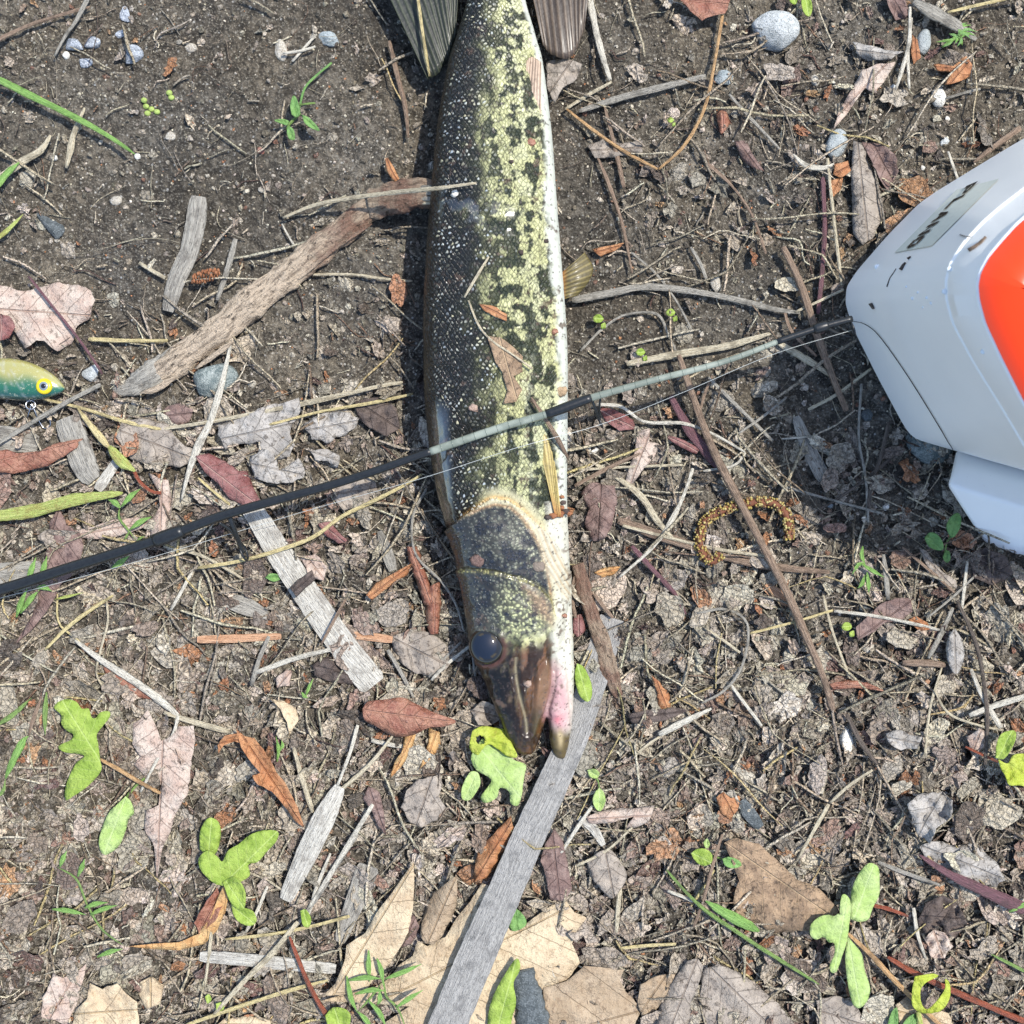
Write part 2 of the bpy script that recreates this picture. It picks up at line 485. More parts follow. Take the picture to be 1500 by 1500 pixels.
r = np.random.RandomState(5)
DEBRIS = [(4, (.14, .125, .105)), (4, (.22, .20, .17)), (3, (.33, .30, .26)), (1.4, (.46, .43, .38)), (1, (.06, .052, .045)), (.5, (.20, .11, .08))]
LEAFY = [(5, (.33, .30, .26)), (4, (.43, .385, .33)), (3, (.24, .215, .185)), (1.0, (.28, .21, .18)), (.5, (.17, .11, .10)),
         (.5, (.32, .16, .09)), (1.8, (.52, .48, .42)), (1.6, (.10, .085, .075)), (.4, (.40, .25, .15))]
STRAWY = [(3, (.46, .41, .32)), (3, (.34, .31, .26)), (2.5, (.58, .54, .44)), (1.6, (.16, .13, .105)), (1, (.25, .16, .11)), (.6, (.11, .07, .06))]
crumbs = [tmpl_crumb(r) for _ in range(14)]
clods = [tmpl_clod(r, k) for k in range(10)]
shreds = [tmpl_shred(r) for _ in range(26)]
fibres = [tmpl_fibre(r) for _ in range(22)]
roots = [tmpl_fibre(r, .7, 12, 1.0) for _ in range(12)]
straight = [tmpl_fibre(r, .05, 6, .6) for _ in range(20)]

def w_any(x, y): return np.full(len(x), .9)
def w_leaf(x, y): return litter_amount(x, y)
def w_soil(x, y): return np.clip(1.1 - litter_amount(x, y), .15, 1)
def w_clod(x, y): return .35 + .65 * litter_amount(x, y)

N = 15000; x, y = spots(r, N, w_clod)
scatter('soil_crumbs', 'small dark crumbs of soil lying everywhere on the ground', crumbs, x, y, 1.6 + 4.6 * r.rand(N) ** 2.4, .0004 + .0012 * r.rand(N) * w_leaf(x, y), pal(r, N, DEBRIS), r, .8)
N = 1500; x, y = spots(r, N, lambda a, b: w_leaf(a, b) * smoothstep(.45, .6, fbm(a, b, 90, 3, 3)))
scatter('soil_clods', 'rough grey clods of dry soil among the leaf litter', clods, x, y, 5 + 15 * r.rand(N) ** 2.2, -.0006, pal(r, N, [(3, (.30, .28, .245)), (3, (.40, .375, .33)), (1.5, (.19, .175, .155)), (1, (.47, .44, .39))]), r, .5)
N = 9500; x, y = spots(r, N, w_soil)
scatter('sand_grains', 'pale sand grains and grit strewn over the soil', crumbs, x, y, .9 + 1.5 * r.rand(N) ** 2.5, .0002, pal(r, N, [(3, (.45, .40, .32)), (2, (.62, .59, .52)), (2, (.30, .26, .20)), (.5, (.42, .2, .1))]), r)
N = 13000; x, y = spots(r, N, w_leaf)
scatter('leaf_shreds', 'shreds of dead leaves, taupe, beige and mauve, covering the ground', shreds, x, y, 3 + 13 * r.rand(N) ** 2.2, .0004 + .003 * r.rand(N), pal(r, N, LEAFY), r, .8)
N = 1700; x, y = spots(r, N, lambda a, b: w_leaf(a, b) ** 1.5)
scatter('leaf_pieces', 'larger torn pieces of dead leaves in the litter', shreds, x, y, 12 + 20 * r.rand(N) ** 2, .001 + .0035 * r.rand(N), pal(r, N, LEAFY), r, .5)
N = 430; x, y = spots(r, N, lambda a, b: w_leaf(a, b) ** 1.6)
scatter('crumpled_leaf_scraps', 'crumpled scraps of grey, beige and brown dead leaves in the litter', [tmpl_crumple(r, k) for k in range(16)], x, y, 16 + 26 * r.rand(N) ** 1.7, .0022 + .0028 * r.rand(N), pal(r, N, [(5, (.34, .31, .27)), (4, (.45, .41, .35)), (2.5, (.26, .22, .19)), (.8, (.27, .18, .15)), (.6, (.36, .20, .12)), (1.5, (.14, .115, .10))]), r, .35, .1)
N = 70; x, y = spots(r, N, w_soil)
scatter('grit', 'larger pale grit beads loose on the soil', clods[:4], x, y, 2.6 + 2.2 * r.rand(N), .0008, pal(r, N, [(3, (.42, .40, .36)), (2, (.5, .48, .45)), (1, (.32, .26, .2))]), r)
N = 800; x, y = spots(r, N, lambda a, b: .06 + .94 * w_leaf(a, b))
scatter('loose_straws', 'thin dry straws strewn over the litter in all directions', straight, x, y, 55 + 110 * r.rand(N) ** 1.6, .0035 + .003 * r.rand(N), pal(r, N, [(3, (.42, .37, .28)), (2.5, (.50, .46, .37)), (2, (.30, .27, .22)), (1, (.20, .15, .11)), (.8, (.46, .38, .2))]), r, .04, .08, 2.4 + 2.6 * r.rand(N) ** 1.5)
N = 5600; x, y = spots(r, N, lambda a, b: .12 + .88 * w_leaf(a, b))
L_ = 10 + 60 * r.rand(N) ** 2.2
scatter('straw_bits', 'short bits of straw, stalk and bark in the litter', straight + fibres[:6], x, y, L_, .0008 + .003 * r.rand(N), pal(r, N, STRAWY), r, .12, .1, 1.0 + 2.6 * r.rand(N) ** 1.6)
N = 330; x, y = spots(r, N, w_any)
L_ = 40 + 110 * r.rand(N) ** 1.8
scatter('fine_roots', 'hair thin roots and stalks straggling over the soil', roots, x, y, L_, .001 + .003 * r.rand(N), pal(r, N, [(2, (.30, .26, .2)), (2, (.13, .1, .08)), (2, (.42, .38, .3)), (1, (.22, .13, .09))]), r, .05, .1, .6 + .7 * r.rand(N))
# ------------------------------------------------------------------ builders for single things
def catmull(pts, n):
    """n points evenly along a smooth curve through pts (rows of any width)"""
    P = np.asarray(pts, float)
    if len(P) == 2:
        t = np.linspace(0, 1, n)[:, None]; return P[0] * (1 - t) + P[1] * t
    Q = np.vstack([2 * P[0] - P[1], P, 2 * P[-1] - P[-2]])
    out = []
    for i in range(1, len(Q) - 2):
        t = np.linspace(0, 1, 16, endpoint=False)[:, None]
        a, b, c, d = Q[i - 1], Q[i], Q[i + 1], Q[i + 2]
        out.append(.5 * ((2 * b) + (-a + c) * t + (2 * a - 5 * b + 4 * c - d) * t ** 2 + (-a + 3 * b - 3 * c + d) * t ** 3))
    C = np.vstack(out + [P[-1:]])
    s = np.concatenate([[0], np.cumsum(np.hypot(*np.diff(C[:, :2], axis=0).T))])
    u = np.linspace(0, s[-1], n)
    return np.stack([np.interp(u, s, C[:, k]) for k in range(C.shape[1])], -1)

def ring_mesh(C, Wd, flat, sides=8, rough=0.0, rng=None, square=False, colf=None, split=0.0, ends='cap'):
    """C: centre line in metres (n x 3), Wd full width in metres per point"""
    n = len(C)
    T = np.gradient(C[:, :2], axis=0); T /= np.linalg.norm(T, axis=1)[:, None] + 1e-12
    Nn = np.stack([-T[:, 1], T[:, 0]], -1)
    s = np.concatenate([[0], np.cumsum(np.linalg.norm(np.diff(C, axis=0), axis=1))]) / PX
    V, UV = [], []
    for i in range(n):
        for a in range(sides):
            th = 2 * math.pi * (a + .5) / sides
            c, z = math.cos(th), math.sin(th)
            if square:
                m = max(abs(c), abs(z)); c, z = c / m, z / m
                c *= .97 if abs(z) > .9 else 1
            d = 1.0
            if rough: d += rough * (fbm(np.array([i * 2.7 + 31 * a]), np.array([a * 3.1 + 5 * (rng.rand() if rng is not None else 0)]), 3.0, 2, a % 5)[0] - .5) * 2
            hw = Wd[i] / 2
            V.append((C[i, 0] + Nn[i, 0] * c * hw * d, C[i, 1] + Nn[i, 1] * c * hw * d, C[i, 2] + z * hw * flat[i] * d))
            UV.append((c * hw / PX + a * .02, s[i]))
    F = []
    for i in range(n - 1):
        for a in range(sides):
            b = (a + 1) % sides
            F.append((i * sides + a, i * sides + b, (i + 1) * sides + b, (i + 1) * sides + a))
    F.append(tuple(range(sides - 1, -1, -1))); F.append(tuple((n - 1) * sides + a for a in range(sides)))
    return V, F, UV

def strip(name, cat, label, pts, mat, w, lift=2.0, flat=.5, group=None, square=False, rough=.08, arch=0.0, parent=None, sides=8, n=None, zs=None, follow=.6, end=(1, 1)):
    """straw, stick, chip or blade: pts in photograph pixels, w = width in px (number or per point), lift in mm"""
    pts = np.asarray(pts, float)
    w = np.asarray(w, float) if np.ndim(w) else np.full(len(pts), float(w))
    L0 = np.hypot(*np.diff(pts, axis=0).T).sum()
    n = n or int(max(6, min(70, L0 / 7)))
    Q = catmull(np.column_stack([pts, w]), n)
    if zs is not None:
        z = catmull(np.column_stack([pts, np.asarray(zs, float)]), n)[:, 2] / 1000
    else:
        g = gz_px(Q[:, 0], Q[:, 1])
        gs = np.convolve(np.pad(g, 6, mode='edge'), np.ones(13) / 13, 'valid')
        top = np.maximum(gs, np.mean(g))
        z = follow * gs + (1 - follow) * top + lift / 1000 + .0016 * litter_amount(Q[:, 0], Q[:, 1]) + arch / 1000 * np.sin(np.linspace(0, math.pi, n))
        z = z + Q[:, 2] * PX * .5 * flat
    C = np.array([W(a, b, c) for (a, b), c in zip(Q[:, :2], z)])
    t = np.linspace(0, 1, n)
    rr = np.random.RandomState(abs(hash(tuple(map(float, pts.ravel()[:4])))) % 10000)
    jt = .25 if square else 1.0
    wd = Q[:, 2] * PX * (1 + jt * (.10 * (rr.rand(n) - .5) + .06 * np.sin(t * 17 + 5 * rr.rand())))
    wd[0] *= .8 * end[0]; wd[-1] *= .8 * end[1]
    if end[0] < 1: wd[1] *= .5 + .5 * end[0]
    if end[1] < 1: wd[-2] *= .5 + .5 * end[1]
    V, F, UV = ring_mesh(C, wd, np.full(n, flat), sides, rough, rr, square)
    o = pymesh(name, V, F, M[mat] if isinstance(mat, str) else mat, uvs=UV, smooth=not square, parent=None)
    if parent is not None: keep(o, parent)
    return tag(o, label, cat, group) if label else o

def inside(poly, pts):
    x, y = pts[:, 0], pts[:, 1]; c = np.zeros(len(pts), bool)
    j = len(poly) - 1
    for i in range(len(poly)):
        xi, yi = poly[i]; xj, yj = poly[j]
        if yi != yj:
            m = ((yi > y) != (yj > y)) & (x < (xj - xi) * (y - yi) / (yj - yi) + xi)
            c ^= m
        j = i
    return c

def leaf(name, cat, label, outline, mat, lift=2.0, rib=None, curl=0.0, bend=0.0, wrinkle=1.0, jag=0.0, smooth=False, group=None, parent=None, tilt=(0, 0), grid=None, flatten=.5, thick=.25, holes=()):
    """outline in photograph pixels; rib = (base, tip) of the midrib; lift, curl, bend, wrinkle in mm (at the rim)"""
    P = np.asarray(outline, float)
    rr = np.random.RandomState(int(abs(P.sum() * 7)) % 100000)
    if smooth:
        Q = catmull(np.vstack([P, P[:1]]), max(24, int(len(P) * 6)))[:-1]
    else:
        out = []
        for i in range(len(P)):
            a, b = P[i], P[(i + 1) % len(P)]
            m = max(1, int(np.hypot(*(b - a)) / 7))
            for k in range(m): out.append(a + (b - a) * k / m)
        Q = np.array(out)
    cen = Q.mean(0); size = np.ptp(Q, axis=0).max()
    if jag:
        d = Q - cen; d /= np.linalg.norm(d, axis=1)[:, None] + 1e-9
        Q = Q + d * ((rr.rand(len(Q)) - .5) * 2 * jag)[:, None]
    g = grid or max(3.5, size / 16)
    xs = np.arange(Q[:, 0].min(), Q[:, 0].max(), g); ys = np.arange(Q[:, 1].min(), Q[:, 1].max(), g * .87)
    IX, IY = np.meshgrid(xs, ys); IX = IX + (np.arange(len(ys)) % 2)[:, None] * g * .5
    I = np.stack([IX.ravel(), IY.ravel()], -1) + (rr.rand(IX.size, 2) - .5) * g * .3
    I = I[inside(Q, I)]
    if len(I):
        dist = np.sqrt(((I[:, None] - Q[None]) ** 2).sum(-1)).min(1); I = I[dist > g * .45]
    allp = np.vstack([Q, I])
    vs, es, fs = geometry.delaunay_2d_cdt([Vector(p) for p in allp], [], [list(range(len(Q)))], 1, 1e-4)[:3]
    vs = np.array([v[:] for v in vs])
    fs = [f for f in fs if len(f) >= 3]
    if holes:
        keepf = []
        for f in fs:
            c = vs[list(f)].mean(0)
            if all(((c - np.array(h[:2])) ** 2).sum() > h[2] ** 2 for h in holes): keepf.append(f)
        fs = keepf
    if rib is None:
        c0 = vs - vs.mean(0); _, _, vt = np.linalg.svd(c0, full_matrices=False); a = vt[0]
        t0 = c0 @ a; rib = (vs.mean(0) + a * t0.min(), vs.mean(0) + a * t0.max())
    A, B = np.array(rib[0], float), np.array(rib[1], float)
    L0 = np.linalg.norm(B - A) + 1e-9; ax_ = (B - A) / L0; nx = np.array([-ax_[1], ax_[0]])
    v = (vs - A) @ ax_; u = (vs - A) @ nx; um = max(1.0, np.percentile(np.abs(u), 95))
    gr = gz_px(vs[:, 0], vs[:, 1]); gm = gr.mean() + .6 * gr.std()
    z = (gr * (1 - flatten) + gm * flatten) + lift / 1000 + .0014 * float(litter_amount(cen[0], cen[1]))
    z += curl / 1000 * (u / um) ** 2 + bend / 1000 * ((v / L0 - .5) * 2) ** 2
    z += (tilt[0] * u / um + tilt[1] * (v / L0 - .5) * 2) / 1000
    z += wrinkle / 1000 * ((fbm(vs[:, 0], vs[:, 1], max(10, size / 5), 3, 3) - .5) * 2.4)
    V = [W(p[0], p[1], q) for p, q in zip(vs, z)]
    o = pymesh(name, V, fs, M[mat] if isinstance(mat, str) else mat, uvs=np.stack([u, v], -1))
    if thick:
        so = o.modifiers.new('thickness', 'SOLIDIFY'); so.thickness = thick / 1000; so.offset = -1
    if parent is not None: keep(o, parent)
    return tag(o, label, cat, group) if label else o

def stone(name, cat, label, x, y, rx, ry, rot, mat, high=.6, seed=0, group=None, lift=0.0, angular=.25, sub=3, parent=None):
    bm = bmesh.new(); bmesh.ops.create_icosphere(bm, subdivisions=sub, radius=1.0)
    V = np.array([v.co[:] for v in bm.verts]); F = np.array([[v.index for v in f.verts] for f in bm.faces]); bm.free()
    rr = np.random.RandomState(seed + int(x * 3 + y))
    Q = V.copy()
    for _ in range(11):      # cut flats
        d = rr.randn(3); d /= np.linalg.norm(d); h = 1 - angular * (.4 + rr.rand())
        s = Q @ d; Q = Q - np.outer(np.maximum(s - h, 0) * .85, d)
    Q *= (1 + .09 * (fbm(V[:, 0] * 30 + 50 + x, V[:, 1] * 30 + V[:, 2] * 17 + y, 14, 3, 2) - .5))[:, None]
    Q = Q / np.abs(Q).max(0)
    z0 = gz(x, y) + lift / 1000; hz = min(rx, ry) * high * PX
    c, s = math.cos(rot), math.sin(rot)
    P = np.stack([(Q[:, 0] * rx * c - Q[:, 1] * ry * s) * PX, (Q[:, 0] * rx * s + Q[:, 1] * ry * c) * PX, Q[:, 2] * hz], -1)
    o = pymesh(name, P, F, M[mat] if isinstance(mat, str) else mat)
    o.location = W(x, y, z0 + hz * .30)
    if parent is not None: keep(o, parent)
    return tag(o, label, cat, group) if label else o
# ------------------------------------------------------------------ the fish
def mat_fish():
    k = NT('fish_skin')
    col = k.attr('Col')
    sc = k.sep(k.attr('Scale'))           # x: scale relief, y: wetness, z: amount of painted glint
    hm = k.sep(k.attr('Head'))[0]
    uv = k.scalev(k.P, (1.0, 1.0, 0))
    warp = k.n('ShaderNodeTexNoise'); warp.inputs['Scale'].default_value = 1 / 26; k.L(uv, warp.inputs['Vector']); warp.inputs['Detail'].default_value = 3
    ws = k.n('ShaderNodeVectorMath', operation='SCALE'); k.L(warp.outputs['Color'], ws.inputs[0]); ws.inputs['Scale'].default_value = 13
    add = k.n('ShaderNodeVectorMath', operation='ADD'); k.L(uv, add.inputs[0]); k.L(ws.outputs[0], add.inputs[1])
    px_, py_, _z = k.sep(add.outputs[0])
    # lozenge shaped scales in diagonal rows
    def rot(a_, b_, ca, sa): return k.math('ADD', k.math('MULTIPLY', a_, ca), k.math('MULTIPLY', b_, sa))
    ru, rv = rot(px_, py_, .80, .52), rot(px_, py_, -.80, .52)
    cb = k.n('ShaderNodeCombineXYZ'); k.L(ru, cb.inputs[0]); k.L(rv, cb.inputs[1])
    vo = k.n('ShaderNodeTexVoronoi', feature='F1'); vo.inputs['Scale'].default_value = 1 / 5.0; vo.inputs['Randomness'].default_value = .50; k.L(cb.outputs[0], vo.inputs['Vector'])
    ve = k.n('ShaderNodeTexVoronoi', feature='DISTANCE_TO_EDGE'); ve.inputs['Scale'].default_value = 1 / 5.0; ve.inputs['Randomness'].default_value = .50; k.L(cb.outputs[0], ve.inputs['Vector'])
    lo = k.n('ShaderNodeVectorMath', operation='SUBTRACT'); k.L(cb.outputs[0], lo.inputs[0]); k.L(vo.outputs['Position'], lo.inputs[1])
    lu, lv, _w = k.sep(lo.outputs[0]); ly = k.math('ADD', lu, lv)          # along the body, towards the tail positive
    cell = k.sep(vo.outputs['Color'])
    edge = k.ss(ve.outputs['Distance'], .14, .02)
    fleck = k.math('MULTIPLY', k.math('MULTIPLY', k.ss(vo.outputs['Distance'], .50, .30), k.ss(ly, -1.0, .6)), k.ss(cell[0], .34, .56))
    c = k.mix(k.math('MULTIPLY', edge, k.math('MULTIPLY', sc[0], k.math('ADD', .22, k.math('MULTIPLY', sc[2], .6)))), col, k.mix(.85, col, (.008, .009, .01)))
    fc = k.mix(cell[1], (.62, .58, .36), (.50, .56, .60))  # gold flecks and blue-white glints of the scales, painted into the skin colour
    c = k.mix(k.math('MULTIPLY', fleck, sc[2]), c, fc)
    hd = k.vor(5.0, 'F1', add.outputs[0], rnd=.8); dot = k.math('MULTIPLY', k.ss(hd, .48, .30), hm)
    c = k.mix(k.math('MULTIPLY', k.ss(hd, .38, .60), k.math('MULTIPLY', hm, .85)), c, (.018, .016, .010))
    n1 = k.noise(3.0, 4, .7)
    c = k.mix(k.math('MULTIPLY', k.ss(n1, .55, .72), .22), c, (.03, .03, .025))
    h = k.math('MULTIPLY', k.math('ADD', k.math('MULTIPLY', ly, .14), k.math('MULTIPLY', k.ss(ve.outputs['Distance'], 0, .2), .35)), sc[0])
    h = k.math('ADD', h, k.math('MULTIPLY', k.math('MULTIPLY', cell[2], .45), sc[0]))
    h = k.math('ADD', h, k.math('MULTIPLY', dot, .5))
    h = k.math('ADD', h, k.math('MULTIPLY', k.noise(16, 4, .6), .5))
    rough = k.math('SUBTRACT', .56, k.math('MULTIPLY', sc[1], .26))
    rough = k.math('MAXIMUM', rough, k.ss(k.sep(k.attr('Slick'))[1], .55, .0))
    k.fin(c, rough, k.bump(h, 3.0, 1.0), .42)
    sl, ups, _q = k.sep(k.attr('Slick'))
    k.L(k.math('ADD', .08, k.math('MULTIPLY', ups, .38)), k.b.inputs['Specular IOR Level'])
    k.L(k.math('ADD', k.math('MULTIPLY', hm, .2), sl, clamp=True), k.b.inputs['Coat Weight']); k.b.inputs['Coat Roughness'].default_value = .12; k.b.inputs['Coat IOR'].default_value = 2.2
    return k.m
M['fish'] = mat_fish()
def mat_wet(name, rough=.35, coat=.5, bump_px=1.5, spec=.5, rib=False):
    k = NT(name); a = k.noise(6, 4, .6)
    c = k.mix(k.math('MULTIPLY', k.ss(a, .5, .7), .35), k.attr(), (.03, .025, .02))
    k.fin(c, rough, k.bump(a, bump_px, .8), spec); k.b.inputs['Coat Weight'].default_value = coat; k.b.inputs['Coat Roughness'].default_value = .2
    return k.m
M['fin'] = mat_wet('fin_membrane', .5, .12, spec=.3)

MAIN = np.array([  # y, left, right, half thickness mm
 (-330, 700, 745, 7), (-200, 694, 755, 10), (-60, 690, 766, 14), (0, 684, 770, 15), (60, 668, 786, 17), (100, 656, 796, 18), (200, 640, 808, 20.5),
 (300, 631, 815, 21.5), (400, 624, 823, 22), (500, 621, 830, 22), (600, 624, 831, 22), (700, 636, 830, 21), (760, 650, 831, 20),
 (800, 661, 833, 19), (850, 672, 835, 17.5), (900, 680, 831, 15.5), (940, 688, 824, 14), (970, 697, 814, 12), (1000, 709, 808, 10.5),
 (1040, 725, 803, 9), (1070, 738, 796, 7.5), (1092, 748, 789, 6), (1106, 758, 783, 4.5), (1114, 768, 777, 2)], float)
JAW = np.array([(840, 796, 837, 9), (900, 792, 839, 9.5), (950, 796, 841, 9), (1000, 800, 842, 8.5), (1040, 800, 841, 7.5),
 (1070, 805, 838, 6.5), (1098, 809, 834, 5.5), (1113, 813, 830, 4), (1120, 818, 826, 1.5)], float)
ZP = .018   # height at which the outline was read
def fish_loft(T, droop):
    ys = np.arange(T[0, 0], T[-1, 0] + .1, 5.0)
    Ti = catmull(T, 400); xl = np.interp(ys, Ti[:, 0], Ti[:, 1]); xr = np.interp(ys, Ti[:, 0], Ti[:, 2]); hz = np.interp(ys, Ti[:, 0], Ti[:, 3]) / 1000
    k = (H - ZP) / H; V = []; n = 40
    for y, a, b, h in zip(ys, xl, xr, hz):
        cx, rx = (a + b) / 2, (b - a) / 2
        zc = h + .0015 + droop * smoothstep(860, 1080, y)
        for i in range(n):
            th = 2 * math.pi * i / n; c, s = math.cos(th), math.sin(th)
            c = math.copysign(abs(c) ** .92, c); s = math.copysign(abs(s) ** .86, s)
            V.append(((cx + rx * c - 750) * PX * k, (750 - y) * PX * k, zc + h * s * (1 - .12 * c)))
    F = []
    for j in range(len(ys) - 1):
        for i in range(n):
            i2 = (i + 1) % n
            F.append((j * n + i, (j + 1) * n + i, (j + 1) * n + i2, j * n + i2))
    F.append(tuple(range(n))); F.append(tuple(len(ys) * n - 1 - i for i in range(n)))
    return V, F
V1, F1 = fish_loft(MAIN, .003); V2, F2 = fish_loft(JAW, .001)
o1 = len(V1)
tmp = pymesh('tmp_fish', V1 + V2, F1 + [tuple(i + o1 for i in f) for f in F2], M['fish'])
rm = tmp.modifiers.new('r', 'REMESH'); rm.mode = 'VOXEL'; rm.voxel_size = .00058; rm.use_smooth_shade = True
sm = tmp.modifiers.new('s', 'SMOOTH'); sm.factor = .5; sm.iterations = 10
dg = bpy.context.evaluated_depsgraph_get()
me = bpy.data.meshes.new_from_object(tmp.evaluated_get(dg))
bpy.data.objects.remove(tmp, do_unlink=True)
nv = len(me.vertices)
co = np.empty(nv * 3, np.float32); me.vertices.foreach_get('co', co); co = co.reshape(-1, 3).astype(float)
nr = np.empty(nv * 3, np.float32); me.vertices.foreach_get('normal', nr); nr = nr.reshape(-1, 3).astype(float)
fk = (H - ZP) / H
X = co[:, 0] / (PX * fk) + 750; Y = 750 - co[:, 1] / (PX * fk)
Ti = catmull(MAIN, 400)
XL = np.interp(Y, Ti[:, 0], Ti[:, 1]); XR = np.interp(Y, Ti[:, 0], Ti[:, 2]); S = (X - XL) / (XR - XL)
up = smoothstep(-.05, .25, nr[:, 2])

def pdist(pts, closed=False):
    """distance in px from every fish vertex to a polyline, and the side (left of travel > 0)"""
    P = catmull(pts, 28); d = np.full(nv, 1e9); side = np.zeros(nv)
    for a, b in zip(P[:-1], P[1:]):
        ab = b - a; t = np.clip(((X - a[0]) * ab[0] + (Y - a[1]) * ab[1]) / (ab @ ab), 0, 1)
        dx, dy = X - a[0] - t * ab[0], Y - a[1] - t * ab[1]; q = np.hypot(dx, dy); m = q < d
        d[m] = q[m]; side[m] = (ab[0] * dy - ab[1] * dx)[m]
    return d, np.sign(side)
def inpoly(pts, soft=4.0):
    P = catmull(list(pts) + [pts[0]], 48)[:-1]
    m = inside(P, np.stack([X, Y], -1)).astype(float)
    d, _ = pdist(list(pts) + [pts[0]])
    return np.where(m > 0, .5 + .5 * np.minimum(d / soft, 1), .5 - .5 * np.minimum(d / soft, 1))
def mixc(col, c, f):
    return col * (1 - f[:, None]) + np.asarray(c, float) * f[:, None]

disp = np.zeros(nv)      # along the normal, mm
# gill cover: the free edge is an arc; in front of it (towards the snout) the cover stands proud
GILL = [(640, 790), (664, 770), (680, 757), (699, 745), (721, 731), (745, 734), (763, 746), (782, 764), (800, 781), (814, 800), (826, 835)]
dg_, sg = pdist(GILL)
front = (Y > np.interp(X, [p[0] for p in GILL], [p[1] for p in GILL])).astype(float)
disp += np.where(front > 0, 1.5 * np.exp(-(dg_ / 16) ** 2), -1.3 * np.exp(-(dg_ / 7) ** 2)) * (Y > 700) * (Y < 860)
PRE = [(676, 834), (700, 834), (726, 836), (748, 842), (770, 848), (790, 858), (806, 876), (812, 900)]
dp, _ = pdist(PRE); fr2 = (Y > np.interp(X, [p[0] for p in PRE], [p[1] for p in PRE])).astype(float)
disp += np.where(fr2 > 0, .9 * np.exp(-(dp / 12) ** 2), -.8 * np.exp(-(dp / 5) ** 2)) * (Y > 800) * (Y < 930)
# branchiostegal rays
rays_m = inpoly([(782, 762), (802, 784), (822, 815), (834, 850), (834, 880), (818, 862), (800, 835), (790, 800)], 5)
rx = (X - 782) - .55 * (Y - 770) + 4 * np.sin(Y / 25)
disp += rays_m * .28 * np.cos(rx * 2 * math.pi / 7.5)
# jaw seam, maxilla, grooves of the snout
EYE = (713, 946)
de = np.hypot(X - EYE[0], (Y - EYE[1]))
disp += -3.6 * np.exp(-(de / 17) ** 4) + 1.3 * np.exp(-((de - 27) / 6) ** 2)
d1, _ = pdist([(757, 945), (756, 985), (762, 1020), (770, 1050), (772, 1072)]); disp += -.9 * np.exp(-(d1 / 4.0) ** 2) + .6 * np.exp(-((d1 - 8) / 4) ** 2)
maxil = inpoly([(799, 962), (809, 990), (808, 1012), (797, 1038), (786, 1070), (779, 1080), (780, 1045), (783, 1010), (790, 978)], 3.5)
disp += 1.1 * maxil
d2, _ = pdist([(800, 960), (790, 975), (783, 1000), (781, 1030), (777, 1070)]); disp += -.9 * np.exp(-(d2 / 3.0) ** 2)
seam, _ = pdist([(806, 925), (812, 960), (811, 1000), (806, 1025), (798, 1050)]); disp += -1.0 * np.exp(-(seam / 4) ** 2)
d3, _ = pdist([(822, 850), (828, 900), (830, 960), (834, 1010), (838, 1060)]); disp += -.5 * np.exp(-(d3 / 2.5) ** 2)
cheek = inpoly([(762, 850), (790, 866), (806, 890), (808, 915), (795, 905), (780, 885)], 7); disp += 1.3 * cheek
for cx_, cy_, rx_, ry_, am in ((748, 800, 40, 34, 1.6), (752, 890, 36, 30, 2.0), (722, 915, 22, 20, -1.2), (745, 965, 14, 26, -1.3), (786, 960, 12, 18, 1.4), (765, 1085, 12, 18, .8), (700, 860, 18, 30, -.9), (815, 930, 10, 30, .9)):
    disp += am * np.exp(-(((X - cx_) / rx_) ** 2 + ((Y - cy_) / ry_) ** 2))
disp += smoothstep(735, 780, Y) * (.9 * (fbm(X, Y, 24, 3, 7) - .5) + .55 * (fbm(X, Y, 9, 2, 2) - .5))
disp += smoothstep(900, 960, Y) * (1.1 * (fbm(X * 1.6, Y * .5, 14, 3, 5) - .5) + .5 * (fbm(X, Y, 7, 2, 3) - .5))
nost = np.hypot((X - 741) / 1.0, (Y - 972) / 1.4); disp += -.9 * np.exp(-(nost / 4) ** 2)
# soft unevenness, overlapping scales
disp += .8 * (fbm(X, Y, 60, 3, 2) - .5) + .35 * (fbm(X, Y, 14, 3, 4) - .5)
body = (1 - smoothstep(-3, 6, (Y - np.interp(X, [p[0] for p in GILL], [p[1] for p in GILL]))))
sx = 7.4; sy = 8.6
row = np.floor(X / sx * 1.0); fy_ = ((Y + (row % 2) * sy * .5 + 3 * (fbm(X, Y, 30, 2, 8) - .5)) / sy) % 1.0; fx_ = (X / sx) % 1.0
saw = (fy_ - .5) * .22 * (1 - (2 * fx_ - 1) ** 2 * .8)
scal = np.clip(body * (1 - smoothstep(.86, .95, S)), 0, 1)
co = co + nr * (disp * up / 1000)[:, None]
# ---- colour
def N_(size, o=4, s=0, r_=.5): return fbm(X, Y, size, o, s, r_)
wob = (N_(38, 4, 1) - .5) * .34 + (N_(9, 3, 5) - .5) * .20
s2 = S + wob
dark = np.array([.012, .012, .010]); mid = np.array([.055, .058, .026])
col = np.tile(dark, (nv, 1))
col = mixc(col, mid, smoothstep(.22, .55, s2))
yel = np.array([.46, .455, .225])
wx = X + 7 * (N_(30, 3, 2) - .5); wy = Y + 14 * (N_(40, 3, 4) - .5)
chain = fbm(wx * 2.3, wy * .85, 24, 3, 3, .5)          # lengthwise chains
bars = fbm(wx * .75, wy * 1.7, 17, 3, 9, .5)
grain = N_(3.6, 2, 6)
v_ = .60 * chain + .40 * bars + .085 * np.sin(X * 2 * math.pi / 27 + 2.5 * (N_(60, 2, 3) - .5)) * smoothstep(520, 600, Y) + .035 * np.sin(wx / 4.3) + .16 * (grain - .5)
pat = smoothstep(.455, .518, v_)
